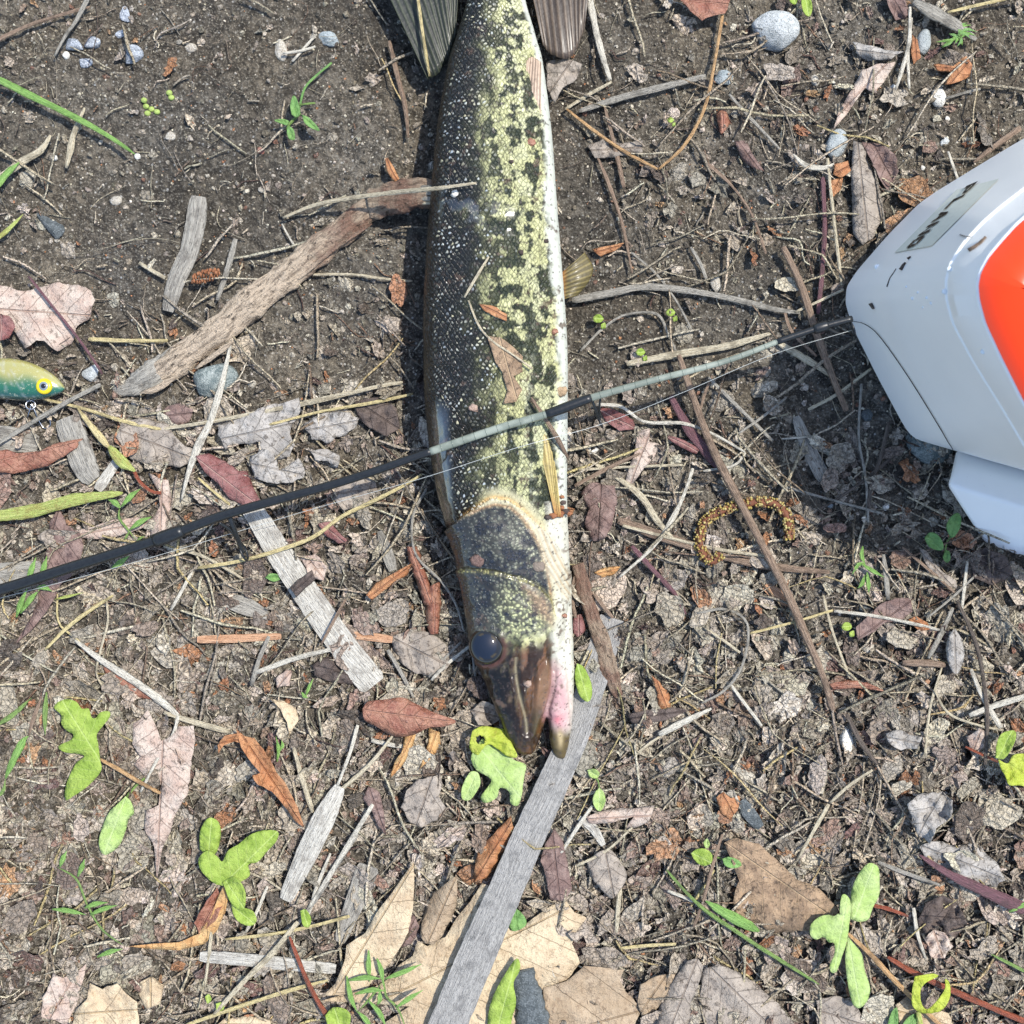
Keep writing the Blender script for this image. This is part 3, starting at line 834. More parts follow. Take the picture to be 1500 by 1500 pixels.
y_f = smoothstep(.36, .66, s2 + .10 * (pat - .5)) * (.12 + .88 * pat) * (.6 + .4 * smoothstep(.35, .55, grain))
col = mixc(col, yel, y_f)
col = mixc(col, (.50, .50, .31), smoothstep(.60, .80, s2) * pat * .7 * smoothstep(.4, .6, N_(22, 2, 1)))
dk = smoothstep(.50, .58, s2) * (1 - smoothstep(.88, .94, S + .3 * wob)) * (1 - pat)
col = mixc(col, (.022, .028, .014), dk * (.62 + .36 * smoothstep(.40, .58, N_(4, 2, 2))))
pep = smoothstep(.64, .70, N_(3.0, 2, 11)) * smoothstep(.45, .6, s2); col = mixc(col, (.02, .024, .015), pep * .7 * smoothstep(.35, .6, N_(30, 2, 7)))
# pale row along the flank
flank = .55 * np.exp(-((X - (772 + 12 * np.sin(Y / 140) + .02 * Y)) / 7) ** 2) * smoothstep(.45, .6, N_(7, 3, 7)) * smoothstep(420, 560, Y) * .75
col = mixc(col, (.50, .50, .36), .9 * flank * body)
bel = smoothstep(.88, .945, S + .30 * wob)
col = mixc(col, (.455, .47, .41), bel)
hd = front * smoothstep(700, 735, Y)
# throat and gill membrane
memb = np.exp(-(dg_ / 15) ** 4) * (1 - front) * smoothstep(690, 730, X); col = mixc(col, (.46, .43, .27), memb)
coll = np.exp(-(dg_ / 3.4) ** 2) * smoothstep(660, 690, X); col = mixc(col, (.40, .24, .08), coll * .8)
pinkish = np.exp(-((dg_ - 6) / 4) ** 2) * front * smoothstep(740, 770, X); col = mixc(col, (.62, .45, .33), pinkish * .7)
gold = smoothstep(.42, .62, N_(13, 3, 3) * .6 + N_(5, 2, 6) * .4)
hcol = mixc(np.tile(np.array([.014, .017, .024]), (nv, 1)), (.46, .46, .31), gold * smoothstep(664, 725, X) * (.30 + .70 * smoothstep(738, 790, X)))
plate = inpoly([(648, 775), (672, 762), (700, 748), (718, 741), (738, 739), (757, 751), (775, 775), (789, 800), (800, 835), (806, 872), (806, 912), (790, 930), (745, 938), (700, 925), (672, 905), (656, 840)], 5)
paleh = hd * (1 - plate) * smoothstep(668, 705, X) * (1 - smoothstep(900, 930, Y)); 
headp = hd * plate * (1 - smoothstep(905, 945, Y + 5 * N_(20, 2, 1)))
col = col * (1 - headp[:, None]) + hcol * headp[:, None]
col = mixc(col, (.47, .43, .28), paleh); ins = np.exp(-((plate - .5) / .22) ** 2) * (Y < 880) * (X > 690) * hd; col = mixc(col, (.36, .20, .09), ins * .75)
chk = inpoly([(745, 852), (775, 862), (800, 885), (804, 915), (785, 925), (755, 930), (735, 915), (730, 880)], 12)
col = mixc(col, (.52, .53, .27), chk * .75 * smoothstep(.38, .55, N_(6, 2, 5)))
col = mixc(col, (.30, .20, .12), cheek * .9)
gl = np.exp(-(dp / 3.0) ** 2) * (Y > 820); col = mixc(col, (.40, .38, .14), gl * .6)
whitebelly = smoothstep(-8, 7, X - np.interp(Y, [735, 770, 800, 840, 870, 900, 930, 980, 1010, 1040, 1075], [800, 800, 800, 812, 815, 812, 806, 812, 812, 803, 812])) * (Y > 735) * (Y < 1120)
col = mixc(col, (.46, .45, .37), whitebelly)
col = mixc(col, (.43, .40, .30), rays_m); col = mixc(col, (.36, .26, .15), rays_m * smoothstep(-.2, -.9, np.cos(rx * 2 * math.pi / 7.5)) * .8)
# snout
sn = smoothstep(930, 958, Y + .25 * (X - 760)) * (1 - whitebelly)
strk = smoothstep(.44, .62, fbm(X * 1.8, Y * .45, 15, 4, 6, .6))
snc = mixc(np.tile(np.array([.006, .005, .004]), (nv, 1)), (.085, .038, .013), smoothstep(735, 780, X + 16 * (N_(26, 3, 2) - .5)) * (.25 + .75 * strk))
snc = mixc(snc, (.12, .10, .05), strk * smoothstep(.55, .68, N_(8, 3, 9)) * .35)
col = col * (1 - sn[:, None]) + snc * sn[:, None]
col = mixc(col, (.17, .095, .05), maxil * .8 * (1 - smoothstep(1020, 1060, Y)) ); col = mixc(col, (.055, .045, .02), maxil * smoothstep(1020, 1060, Y) * .8)
col = mixc(col, (.15, .075, .045), strk[:] * inpoly([(762, 948), (792, 948), (800, 960), (788, 985), (778, 1005), (766, 985)], 8) * .8)
col = mixc(col, (.30, .26, .16), np.exp(-(d1 / 2.0) ** 2) * .6 * (Y > 960))
pink = inpoly([(812, 970), (826, 985), (834, 1020), (836, 1062), (822, 1078), (808, 1066), (798, 1045), (806, 1015)], 9)
col = mixc(col, (.40, .21, .22), pink * (.65 + .35 * N_(12, 3, 2))); col = mixc(col, (.50, .14, .16), np.exp(-(np.hypot(X - 817, Y - 1055) / 7) ** 2) * .7)
tip = smoothstep(1062, 1084, Y + .25 * (825 - X)) * (X > 800); col = mixc(col, (.085, .06, .022), tip)
col = mixc(col, (.32, .25, .13), tip * np.exp(-((X - 821) / 4) ** 2) * (1 - smoothstep(1085, 1105, Y)))
# blood and mud smears, specks
mud = smoothstep(.60, .70, N_(26, 4, 9)) * smoothstep(.57, .68, N_(7, 3, 1)) * .8
col = mixc(col, (.10, .065, .045), mud)
spk = smoothstep(.73, .78, fbm(X, Y, 3.2, 2, 10)); col = mixc(col, (.05, .035, .03), spk * .8)
col *= (.9 + .2 * N_(5, 2, 3))[:, None]
scale_m = np.clip(scal, 0, 1) * (1 - .85 * memb) * (1 - .9 * whitebelly * (Y > 735)) * (1 - .8 * bel)
glint = np.clip(scal * (1 - memb) * (.12 + .88 * smoothstep(.42, .62, .6 * N_(46, 3, 4) + .4 * N_(12, 2, 2))) * smoothstep(.74, .34, s2) * .8 * smoothstep(.02, .12, S) , 0, 1) * (1 - whitebelly)  # where scale glints are painted, mostly on the dark back
lid = np.exp(-((de - 27) / 4.5) ** 2) * smoothstep(-.3, .5, ((X - EYE[0]) + (Y - EYE[1])) / (de + 1)); col = mixc(col, (.075, .032, .022), lid * .9)
slick = np.clip(np.exp(-((X - (652 + .03 * (Y - 680))) / 12) ** 4) * smoothstep(585, 620, Y) * smoothstep(775, 755, Y) + .8 * np.exp(-((X - 690 - .8 * (Y - 325)) / 38) ** 2 - ((Y - 325) / 22) ** 2) * smoothstep(.45, .55, N_(12, 3, 2)), 0, 1)
scale_m *= 1 - .85 * slick; glint *= 1 - slick
wet = np.clip(.55 + .45 * smoothstep(.5, .2, S) + .5 * sn, 0, 1)
me2 = me; me2.vertices.foreach_set('co', co.astype(np.float32).ravel()); me2.update()
for nm, arr in (('Head', np.repeat((headp * (1 - whitebelly) * (1 - .5 * cheek))[:, None], 3, 1)), ('Slick', np.stack([slick, smoothstep(-.1, .6, nr[:, 2]), slick], -1)), ('Col', np.clip(col, 0, 1)), ('Scale', np.stack([scale_m, wet, glint], -1))):
    at = me2.color_attributes.new(nm, 'FLOAT_COLOR', 'POINT'); c4 = np.ones((nv, 4), np.float32); c4[:, :3] = arr; at.data.foreach_set('color', c4.ravel())
me2.polygons.foreach_set('use_smooth', np.full(len(me2.polygons), True)); me2.materials.clear(); me2.materials.append(M['fish'])
fish = thing('fish', 'long green and gold pickerel lying on its side with dark back and cream belly', 'fish', W(740, 560, 0))
fb = bpy.data.objects.new('body', me2); link(fb); keep(fb, fish)

def fish_top(px, py):
    """height in metres of the fish's upper side near a pixel"""
    w = (np.abs(X - px) < 4) & (np.abs(Y - py) < 4)
    return float(co[w, 2].max()) if w.any() else 0.0

def fin(name, base, tip, rays, zb, zt, c_ray, c_mem, root=None, bulge=2.0, ripple=.35, label=None):
    """base, tip: polylines in px; the fin is the fan between them; zb/zt heights in mm"""
    nu, nvv = rays * 6, 18
    Bp, Tp = catmull(base, nu + 1), catmull(tip, nu + 1)
    rr = np.random.RandomState(int(base[0][0]))
    u = np.arange(nu + 1) / 6.0; V, C = [], []
    ray = .5 + .5 * np.cos(2 * math.pi * u)
    split = .5 + .5 * np.cos(4 * math.pi * u)
    ztip = zt + 1.0 * (rr.rand(nu + 1) - .5) * .3
    for j in range(nvv + 1):
        t = j / nvv
        for i in range(nu + 1):
            p = Bp[i] * (1 - t) + Tp[i] * t
            rip = (ray[i] * (1 - t * .5) + split[i] * t * .5)
            z = zb * (1 - t) + zt * t + bulge * math.sin(t * math.pi * .8) + ripple * rip * (1 - .3 * t) + .35 * math.sin(i * .23 + 3 * t)
            V.append(W(p[0], p[1], z / 1000))
            c = np.array(c_mem) * (1 - rip) + np.array(c_ray) * rip
            c = c * (.8 + .4 * _N[3](np.array(i * .31), np.array(t * 9))) 
            if root is not None: c = c * (1 - max(0, 1 - t * 3.2)) + np.array(root) * max(0, 1 - t * 3.2)
            C.append(c)
    m = nu + 1
    F = [(j * m + i, j * m + i + 1, (j + 1) * m + i + 1, (j + 1) * m + i) for j in range(nvv) for i in range(nu)]
    o = pymesh(name, V, F, M['fin'], cols=np.array(C))
    so = o.modifiers.new('t', 'SOLIDIFY'); so.thickness = .0004; so.offset = -1
    keep(o, fish)
    if label: o['label'] = label
    return o
fin('dorsal_fin', [(530, -90), (570, -96), (620, -96), (676, -90)], [(626, 116), (642, 108), (656, 86), (668, 50)], 12, 12, 10, (.035, .042, .024), (.003, .005, .009), bulge=3, ripple=.55)
fin('anal_fin', [(764, -80), (795, -86), (830, -86), (872, -80)], [(795, 66), (808, 80), (836, 84), (856, 44)], 10, 12, 11, (.11, .08, .055), (.016, .012, .012), bulge=3, ripple=.55)
zf = fish_top(780, 130) * 1000
fin('pelvic_fin', [(770, 92), (777, 84), (785, 86), (793, 92)], [(764, 146), (771, 160), (781, 172), (792, 180)], 7, zf - 1.0, zf - 2.2, (.42, .31, .22), (.15, .105, .075), bulge=1.6, label='folded ribbed fin pressed flat against the flank')
fin('pelvic_fin', [(822, 440), (816, 428), (815, 414), (820, 402)], [(846, 432), (862, 412), (868, 392), (856, 370)], 8, 18, 14, (.17, .135, .05), (.035, .028, .012), root=(.42, .14, .03), bulge=4, label='small fanned olive fin with orange root standing off the belly')
zf = fish_top(806, 690) * 1000
fin('pectoral_fin', [(822, 754), (819, 757), (815, 757), (812, 753)], [(815, 690), (806, 655), (794, 630), (786, 640)], 5, zf - 1.5, zf + .3, (.42, .33, .12), (.16, .12, .04), root=(.34, .16, .05), bulge=1.5, label='long narrow olive fin folded back along the belly')
fin('tail_fin', [(700, -322), (715, -324), (730, -324), (745, -322)], [(620, -520), (690, -480), (760, -480), (825, -515)], 16, 8, 5, (.22, .18, .10), (.08, .06, .04), bulge=2)
# eye
def mat_eye():
    k = NT('fish_eye'); k.fin(k.attr(), .05, None, .5); k.b.inputs['Coat Weight'].default_value = .2; k.b.inputs['Coat Roughness'].default_value = .02; return k.m
M['eye'] = mat_eye()
ez = fish_top(742, 940) - .0038
Er = 25 * PX
er_ = np.hypot(ICO2_V[:, 0], ICO2_V[:, 1])
bm = bmesh.new(); bmesh.ops.create_uvsphere(bm, u_segments=36, v_segments=24, radius=1.0)
EV = np.array([v.co[:] for v in bm.verts]); EF = [tuple(v.index for v in f.verts) for f in bm.faces]; bm.free()
rad = np.hypot(EV[:, 0] + .10, EV[:, 1])
ec = np.where((rad < .66)[:, None], np.array([.008, .012, .022]), np.where((rad < .69)[:, None], np.array([.05, .038, .016]), np.array([.010, .009, .008])))
eye = pymesh('eye', EV * np.array([Er, Er * 1.05, Er * .56]) + np.array(W(EYE[0], EYE[1], ez)), EF, M['eye'], cols=ec); keep(eye, fish)
# ------------------------------------------------------------------ fishing rod, line, lure, cooler
M['rod_black'] = mat_plain('black_rod', (.014, .016, .018), .36, .4, .5, 5, .35)
def mat_rodpale():
    k = NT('pale_rod'); v = k.sep(k.uv())[1]
    w = k.math('PINGPONG', v, 8.0); ln = k.ss(w, .8, .3)
    c = k.mix(k.ss(k.noise(30, 3), .4, .6), (.155, .175, .14), (.25, .275, .225))
    c = k.mix(k.math('MULTIPLY', ln, .65), c, (.06, .08, .06))
    k.fin(c, .3, k.bump(ln, .5, .5), .5); k.b.inputs['Coat Weight'].default_value = .5; return k.m
M['rod_pale'] = mat_rodpale()
M['metal'] = mat_plain('steel', (.55, .56, .57), .25, .5, .2, 4, .2, Metallic=1.0)
M['line'] = mat_plain('fishing_line', (.42, .44, .42), .25, .6, 0, 4, 0)

ROD = [(-260, 926), (-120, 893), (0, 864), (110, 829), (233, 790), (333, 753), (500, 706), (632, 661), (734, 626), (806, 605), (866, 583), (950, 559), (1063, 529), (1143, 499), (1207, 478), (1248, 467)]
def rod_z(x): return .0225 + (x / 730.0) * .0275 if x < 730 else .050 + (x - 730) / 520 * .012
RC = catmull([(a, b, rod_z(a)) for a, b in ROD], 220)
RX = RC[:, 0]
def rod_piece(name, x0, x1, w0, w1, mat, label=None, bumpy=None):
    xs = np.linspace(x0, x1, max(8, int((x1 - x0) / 6)))
    C = np.array([W(x, np.interp(x, RX, RC[:, 1]), rod_z(x)) for x in xs])
    wd = np.linspace(w0, w1, len(xs)) * PX * .96
    if bumpy: wd = wd * np.array([1 + .12 * math.sin((x - x0) / (x1 - x0) * math.pi) for x in xs])
    V, F, UV = ring_mesh(C, wd, np.ones(len(xs)), 14)
    o = pymesh(name, V, F, M[mat], uvs=UV); keep(o, rod)
    if label: o['label'] = label
    return o
rod = thing('fishing_rod', 'slender black and pale green fishing rod lying across the fish', 'fishing rod', W(0, 864, .02))
rod_piece('butt_section', -260, 632, 19.5, 11, 'rod_black')
rod_piece('ferrule', 226, 268, 19.5, 17.5, 'rod_black', bumpy=True)
rod_piece('blank', 630, 806, 11.5, 11, 'rod_pale')
rod_piece('wrapping', 800, 866, 13, 12.5, 'rod_black', bumpy=True)
rod_piece('blank', 862, 1146, 10.5, 7.5, 'rod_pale')
rod_piece('tip_section', 1138, 1248, 9, 9, 'rod_black')
rod_piece('wrapping', 1192, 1212, 13.5, 13, 'rod_black', bumpy=True)
def tube3(name, pts, w, mat, parent, flat=1.0, n=24, sides=8):
    Q = catmull(pts, n); C = np.array([W(a, b, c) for a, b, c in Q])
    V, F, UV = ring_mesh(C, np.full(n, w * PX), np.full(n, flat), sides)
    o = pymesh(name, V, F, M[mat], uvs=UV); keep(o, parent); return o
def torus(name, c, R, r_, nrm, mat, parent):
    c = Vector(c); nrm = Vector(nrm).normalized(); q = nrm.to_track_quat('Z', 'Y'); V, F = [], []; A, B = 28, 8
    for i in range(A):
        for j in range(B):
            a, b = 2 * math.pi * i / A, 2 * math.pi * j / B
            V.append(c + q @ Vector(((R + r_ * math.cos(b)) * math.cos(a), (R + r_ * math.cos(b)) * math.sin(a), r_ * math.sin(b))))
            F.append((i * B + j, ((i + 1) % A) * B + j, ((i + 1) % A) * B + (j + 1) % B, i * B + (j + 1) % B))
    o = pymesh(name, V, F, M[mat]); keep(o, parent); return o
# line guides: a two legged foot under the blank that ends in a ring
def guide(xa, pts, ringc, R, w=5.0):
    g = tube3('line_guide', pts[0], w, 'rod_black', rod)
    for p in pts[1:]:
        s_ = tube3('guide_leg', p, w * .7, 'rod_black', rod); s_.parent = g; s_.matrix_parent_inverse = Matrix.Identity(4)
    rg = torus('guide_ring', W(*ringc), R * PX, 1.6 * PX, (.93, .36, 0.05), 'rod_black', rod)
    rg.parent = g; rg.matrix_parent_inverse = Matrix.Identity(4)
    return g
guide(345, [[(334, 752, .034), (343, 775, .029), (355, 808, .016)], [(322, 766, .034), (341, 780, .027), (357, 811, .016)]], (357, 808, .014), 13, 7)
guide(870, [[(866, 583, .050), (872, 598, .046), (878, 616, .039)], [(880, 580, .050), (878, 596, .046), (879, 614, .039)]], (879, 618, .037), 8, 4.5)
guide(1230, [[(1208, 478, .0605), (1226, 488, .058), (1246, 493, .056)], [(1236, 472, .061), (1245, 482, .059), (1250, 492, .056)]], (1247, 481, .059), 10, 4)
fl = thing('fishing_line', 'thin pale fishing line running below the rod and over the white cooler', 'fishing line', W(160, 835, .01))
tube3('line_strand', [(-100, 902, .012), (160, 834, .014), (357, 776, .02), (460, 745, .028), (620, 700, .046), (760, 655, .0515), (879, 622, .044), (1000, 575, .05), (1130, 520, .055), (1247, 484, .06)], .75, 'line', fl, n=90, sides=5)

# ---- lure
def mat_lure():
    k = NT('lure_paint'); a = k.noise(5, 4, .7)
    c = k.mix(k.math('MULTIPLY', k.ss(a, .56, .66), .5), k.attr(), (.5, .5, .36))
    k.fin(c, .22, k.bump(a, .8, .4), .6); k.b.inputs['Coat Weight'].default_value = .7; k.b.inputs['Metallic'].default_value = .15; return k.m
M['lure'] = mat_lure()
lure = thing('fishing_lure', 'small green and gold fish shaped lure with yellow ringed eye at the left edge', 'fishing lure', W(20, 560, .003))
T = catmull([(-150, 566, 4), (-120, 566, 14), (-60, 560, 26), (0, 555, 30), (30, 557, 30), (58, 561, 24.5), (80, 565, 15), (91, 568, 6.5), (95, 569, 1.5)], 60)
V, C, n = [], [], 32
for x, cy, hw in T:
    for i in range(n):
        th = 2 * math.pi * i / n; c, s = math.cos(th), math.sin(th)
        zc = .004 + 14 * PX
        V.append(W(x, cy - hw * c, zc + s * hw * .62 * PX))
        t = (c + 1) / 2
        gold, grn, deep = np.array([.33, .30, .10]), np.array([.02, .12, .07]), np.array([.006, .04, .04])
        q = smoothstep(.35, .72, t + .06 * math.sin(x / 9)); cc = gold * q + (grn * smoothstep(.02, .3, t) + deep * (1 - smoothstep(.02, .3, t))) * (1 - q)
        if _N[4](np.array(x / 4.0), np.array(i * 1.3)) > .72: cc = cc * .75 + .1
        C.append(cc)
F = [(j * n + i, (j + 1) * n + i, (j + 1) * n + (i + 1) % n, j * n + (i + 1) % n) for j in range(len(T) - 1) for i in range(n)]
F += [tuple(range(n)), tuple(len(T) * n - 1 - i for i in range(n))]
lb = pymesh('body', V, F, M['lure'], cols=np.array(C)); keep(lb, lure)
zl = .004 + 14 * PX + 22 * .62 * PX + .0004
def disc(name, x, y, z, r_, h, mat, parent, seg=28, up=None):
    V, F = [], []; prof = [(1, 0), (.97, .6), (.8, .9), (.4, 1.0)]
    for a, b in prof:
        for i in range(seg):
            th = 2 * math.pi * i / seg; V.append(np.array(W(x, y, z)) + np.array([math.cos(th) * a * r_ * PX, math.sin(th) * a * r_ * PX, b * h / 1000]))
    for j in range(len(prof) - 1):
        for i in range(seg): F.append((j * seg + i, j * seg + (i + 1) % seg, (j + 1) * seg + (i + 1) % seg, (j + 1) * seg + i))
    F.append(tuple((len(prof) - 1) * seg + i for i in range(seg)))
    o = pymesh(name, V, F, M[mat]); keep(o, parent); return o
M['eye_yellow'] = mat_plain('lure_eye_yellow', (.55, .44, .015), .3, .4, 0)
M['eye_grey'] = mat_plain('lure_eye_grey', (.17, .20, .22), .1, .7, 0)
M['eye_black'] = mat_plain('lure_eye_black', (.012, .012, .014), .08, .7, 0)
e1 = disc('eye', 65, 566, zl - .0006, 11.5, 1.5, 'eye_yellow', lure)
for nm, r_, h, m_ in (('iris', 7.6, 1.75, 'eye_grey'), ('pupil', 4.4, 1.95, 'eye_black')):
    q = disc(nm, 65.5, 566, zl - .0006, r_, h, m_, lure); q.parent = e1; q.matrix_parent_inverse = Matrix.Identity(4)
hk = torus('hook_ring', W(45, 593, .007), 6.5 * PX, 1.1 * PX, (.2, .1, 1), 'metal', lure)
tube3('treble_hook', [(46, 590, .007), (52, 604, .006), (58, 618, .004), (66, 628, .003), (74, 622, .004), (72, 612, .005)], 1.8, 'metal', lure)
tube3('treble_hook', [(46, 592, .007), (42, 606, .006), (36, 620, .003), (26, 622, .003), (22, 612, .005)], 1.8, 'metal', lure)

# ---- cooler
def mat_cooler():
    k = NT('cooler_shell'); a = k.noise(2.6, 3, .6); b = k.noise(70, 4, .6); c_ = k.noise(9, 5, .7)
    c = k.mix(k.math('MULTIPLY', k.ss(b, .35, .7), .25), (.88, .865, .82), (.80, .785, .745))
    c = k.mix(k.math('MULTIPLY', k.ss(c_, .66, .76), .35), c, (.35, .32, .28))
    k.fin(c, .42, k.bump(a, .45, .5), .45); return k.m
M['cooler'] = mat_cooler()
M['orange'] = mat_plain('orange_plastic', (.80, .048, .002), .24, .5, .0, 20, .2)
M['label_grey'] = mat_plain('label_grey', (.66, .67, .58), .55, .3, .1, 6, .2)
M['ink'] = mat_plain('black_ink', (.010, .010, .010), .5, .3, 0)
M['cooler_white'] = mat_plain('white_rim', (.86, .87, .87), .35, .5, 0)
cooler = thing('cooler', 'white hard plastic cooler with bright orange lid panel at the right edge', 'cooler', W(1500, 520, 0))
# outline rings, counter-clockwise as seen: (px, py, height mm)
Rg = [
 [(2150, 240, 0), (1900, 60, 0), (1700, 96, 0), (1500, 202, 0), (1372, 280, 0), (1345, 299, 0), (1300, 345, 0), (1254, 398, 0), (1240, 420, 0), (1238, 444, 0), (1249, 480, 0), (1285, 552, 0), (1333, 641, 0), (1398, 660, 0), (1560, 706, 0), (1900, 800, 0), (2150, 600, 0)],
 [(2150, 240, 10), (1900, 62, 10), (1702, 100, 10), (1503, 207, 10), (1376, 286, 10), (1350, 305, 10), (1305, 350, 10), (1260, 402, 10), (1247, 422, 10), (1245, 444, 10), (1256, 479, 10), (1292, 550, 10), (1341, 638, 11), (1402, 660, 11), (1564, 706, 10), (1900, 798, 10), (2150, 600, 10)],
 [(2170, 240, 108), (1920, 120, 108), (1720, 150, 108), (1515, 262, 108), (1462, 303, 108), (1438, 324, 108), (1410, 354, 108), (1391, 384, 108), (1384, 408, 108), (1384, 436, 108), (1394, 474, 108), (1424, 530, 108), (1470, 604, 108), (1520, 690, 108), (1640, 730, 108), (1920, 800, 108), (2170, 600, 108)],
 [(2170, 244, 116), (1920, 136, 116), (1724, 164, 116), (1520, 277, 116), (1472, 316, 116), (1449, 337, 116), (1422, 366, 116), (1404, 392, 116), (1397, 414, 116), (1397, 440, 116), (1407, 474, 116), (1436, 528, 116), (1480, 600, 116), (1530, 680, 116), (1650, 720, 116), (1920, 790, 116), (2170, 596, 116)],
 [(2180, 250, 128), (1920, 160, 128), (1730, 186, 128), (1530, 290, 128), (1488, 326, 128), (1468, 348, 128), (1446, 374, 128), (1433, 398, 128), (1429, 418, 128), (1431, 440, 128), (1440, 474, 128), (1462, 522, 128), (1500, 598, 128), (1545, 668, 128), (1660, 706, 128), (1920, 776, 128), (2180, 590, 128)],
]
Rg[1] = [(a, b, 11) for a, b, c in Rg[0]]; Rg[0] = [(a + (6 if a < 1900 else 0), b, -5) for a, b, c in Rg[0]]
def ringset(rings, cap=True, sub=1):
    V, F = [], []; m = len(rings[0])
    for r_ in rings: V += [W(a, b, c / 1000) for a, b, c in r_]
    for j in range(len(rings) - 1):
        for i in range(m):
            i2 = (i + 1) % m; F.append((j * m + i, j * m + i2, (j + 1) * m + i2, (j + 1) * m + i))
    if cap: F.append(tuple((len(rings) - 1) * m + i for i in range(m)))
    return V, F
def smooth_ring(r_, n=110):
    P = np.array(r_, float); return [tuple(q) for q in catmull_mixed(P, n)]
def catmull_mixed(P, n):
    C = np.vstack([P, P[:1]])
    out = []; m = len(P)
    for i in range(m):
        for k in range(8):
            t = k / 8; a = P[i] * (1 - t) + P[(i + 1) % m] * t; out.append(a)
    out = np.array(out)
    for _ in range(3): out = (np.roll(out, 1, 0) + 2 * out + np.roll(out, -1, 0)) / 4
    return out
def shell(name, rings, mat, parent, bevel=.0016, cap=True):
    rs = [catmull_mixed(np.array(r_, float), 0) for r_ in rings]
    V, F = ringset(rs, cap)
    o = pymesh(name, V, F, M[mat], smooth=True)
    bv = o.modifiers.new('b', 'BEVEL'); bv.width = bevel; bv.segments = 3; bv.limit_method = 'ANGLE'; bv.angle_limit = math.radians(22)
    wn_ = o.modifiers.new('w', 'WEIGHTED_NORMAL'); wn_.keep_sharp = False
    keep(o, parent); return o
shell('shell', Rg[:3] + [[(a + (8 if i < 14 else 0), b, 109) for i, (a, b, c) in enumerate(Rg[2])]], 'cooler', cooler)
shell('lid', [[(a + 2.5, b + 1, 107.6) for a, b, c in Rg[2]], Rg[3], Rg[4]], 'cooler', cooler, .001)
rim0 = [(a, b, 128.2) for a, b, c in Rg[4]]
def inset(r_, d, z):
    P = np.array([(a, b) for a, b, c in r_]); c = np.array([1750, 470.]); out = []
    for i in range(len(P)):
        t = (P[(i + 1) % len(P)] - P[i - 1]).astype(float); nn = np.array([-t[1], t[0]]); nn /= np.linalg.norm(nn)
        if nn @ (c - P[i]) < 0: nn = -nn
        q = P[i] + nn * d; out.append((q[0], q[1], z))
    return out
shell('lid_rim', [inset(rim0, -.5, 127), inset(rim0, -.5, 130), inset(rim0, 4.5, 131)], 'cooler_white', cooler, .0006)
shell('lid_panel', [inset(rim0, 4, 128), inset(rim0, 4.5, 131.5), inset(rim0, 16, 134), inset(rim0, 38, 137.5), inset(rim0, 75, 141)], 'orange', cooler, .001)
# lug at the foot of the wall: an overhanging grip with a sloping underside
P_ = {}
LV = [W(1400, 660, .012), W(1560, 702, .012), W(1900, 790, .012),            # 0-2 upper line on the wall
      W(1406, 682, .020), W(1560, 722, .020), W(1900, 812, .020),            # 3-5 grey band top
      W(1385, 709, .026), W(1560, 762, .026), W(1900, 862, .026),            # 6-8 ridge
      W(1440, 794, .001), W(1500, 815, .001), W(1700, 890, .001),            # 9-11 foot
      W(1400, 700, .001), W(1700, 720, .001), W(1900, 912, .001)]
LF = [(0, 3, 4, 1), (1, 4, 5, 2), (3, 6, 7, 4), (4, 7, 8, 5), (6, 9, 10, 7), (7, 10, 11, 8), (8, 11, 14), (0, 12, 6, 3), (12, 9, 6)]
lug = pymesh('grip', LV, LF, M['cooler'], smooth=True)
sb = lug.modifiers.new('b', 'BEVEL'); sb.width = .0022; sb.segments = 4; sb.limit_method = 'ANGLE'; sb.angle_limit = math.radians(12)
keep(lug, cooler)
# seam that runs down the wall
def wall_pt(px, py, lift=.0005):
    """first point of the cooler's walls on the line of sight through a pixel, found from its rings"""
    o_ = np.array([0, 0, H]); d = np.array(W(px, py, 0)) - o_
    best = None
    rs = [np.array([W(a, b, c / 1000) for a, b, c in catmull_mixed(np.array(r_, float), 0)]) for r_ in Rg]
    m = len(rs[0])
    for j in range(len(rs) - 1):
        for i in range(m):
            i2 = (i + 1) % m
            for tri in ((rs[j][i], rs[j][i2], rs[j + 1][i2]), (rs[j][i], rs[j + 1][i2], rs[j + 1][i])):
                e1_, e2_ = tri[1] - tri[0], tri[2] - tri[0]; p = np.cross(d, e2_); det = e1_ @ p
                if abs(det) < 1e-14: continue
                t0 = o_ - tri[0]; u = (t0 @ p) / det
                if u < -1e-6 or u > 1 + 1e-6: continue
                q = np.cross(t0, e1_); v = (d @ q) / det
                if v < -1e-6 or u + v > 1 + 1e-6: continue
                t = (e2_ @ q) / det
                if best is None or t < best[0]: best = (t, np.cross(e1_, e2_))
    if best is None: return np.array(W(px, py, .01))
    nn = best[1] / np.linalg.norm(best[1]); nn = nn if nn @ d < 0 else -nn
    return o_ + d * best[0] + nn * lift
def polyline3(name, C, w, mat, parent, flat=.5):
    n_ = len(C); V, F, UV = ring_mesh(np.array(C), np.full(n_, w * PX), np.full(n_, flat), 6)
    o = pymesh(name, V, F, M[mat], uvs=UV); keep(o, parent); return o
sp = catmull([(1250, 470), (1268, 474), (1290, 492), (1330, 548), (1370, 612), (1397, 658)], 40)
polyline3('line_strand', [wall_pt(a, b, .0006) for a, b in sp], 1.3, 'line_dark' if 'line_dark' in M else 'ink', fl, 1.0)
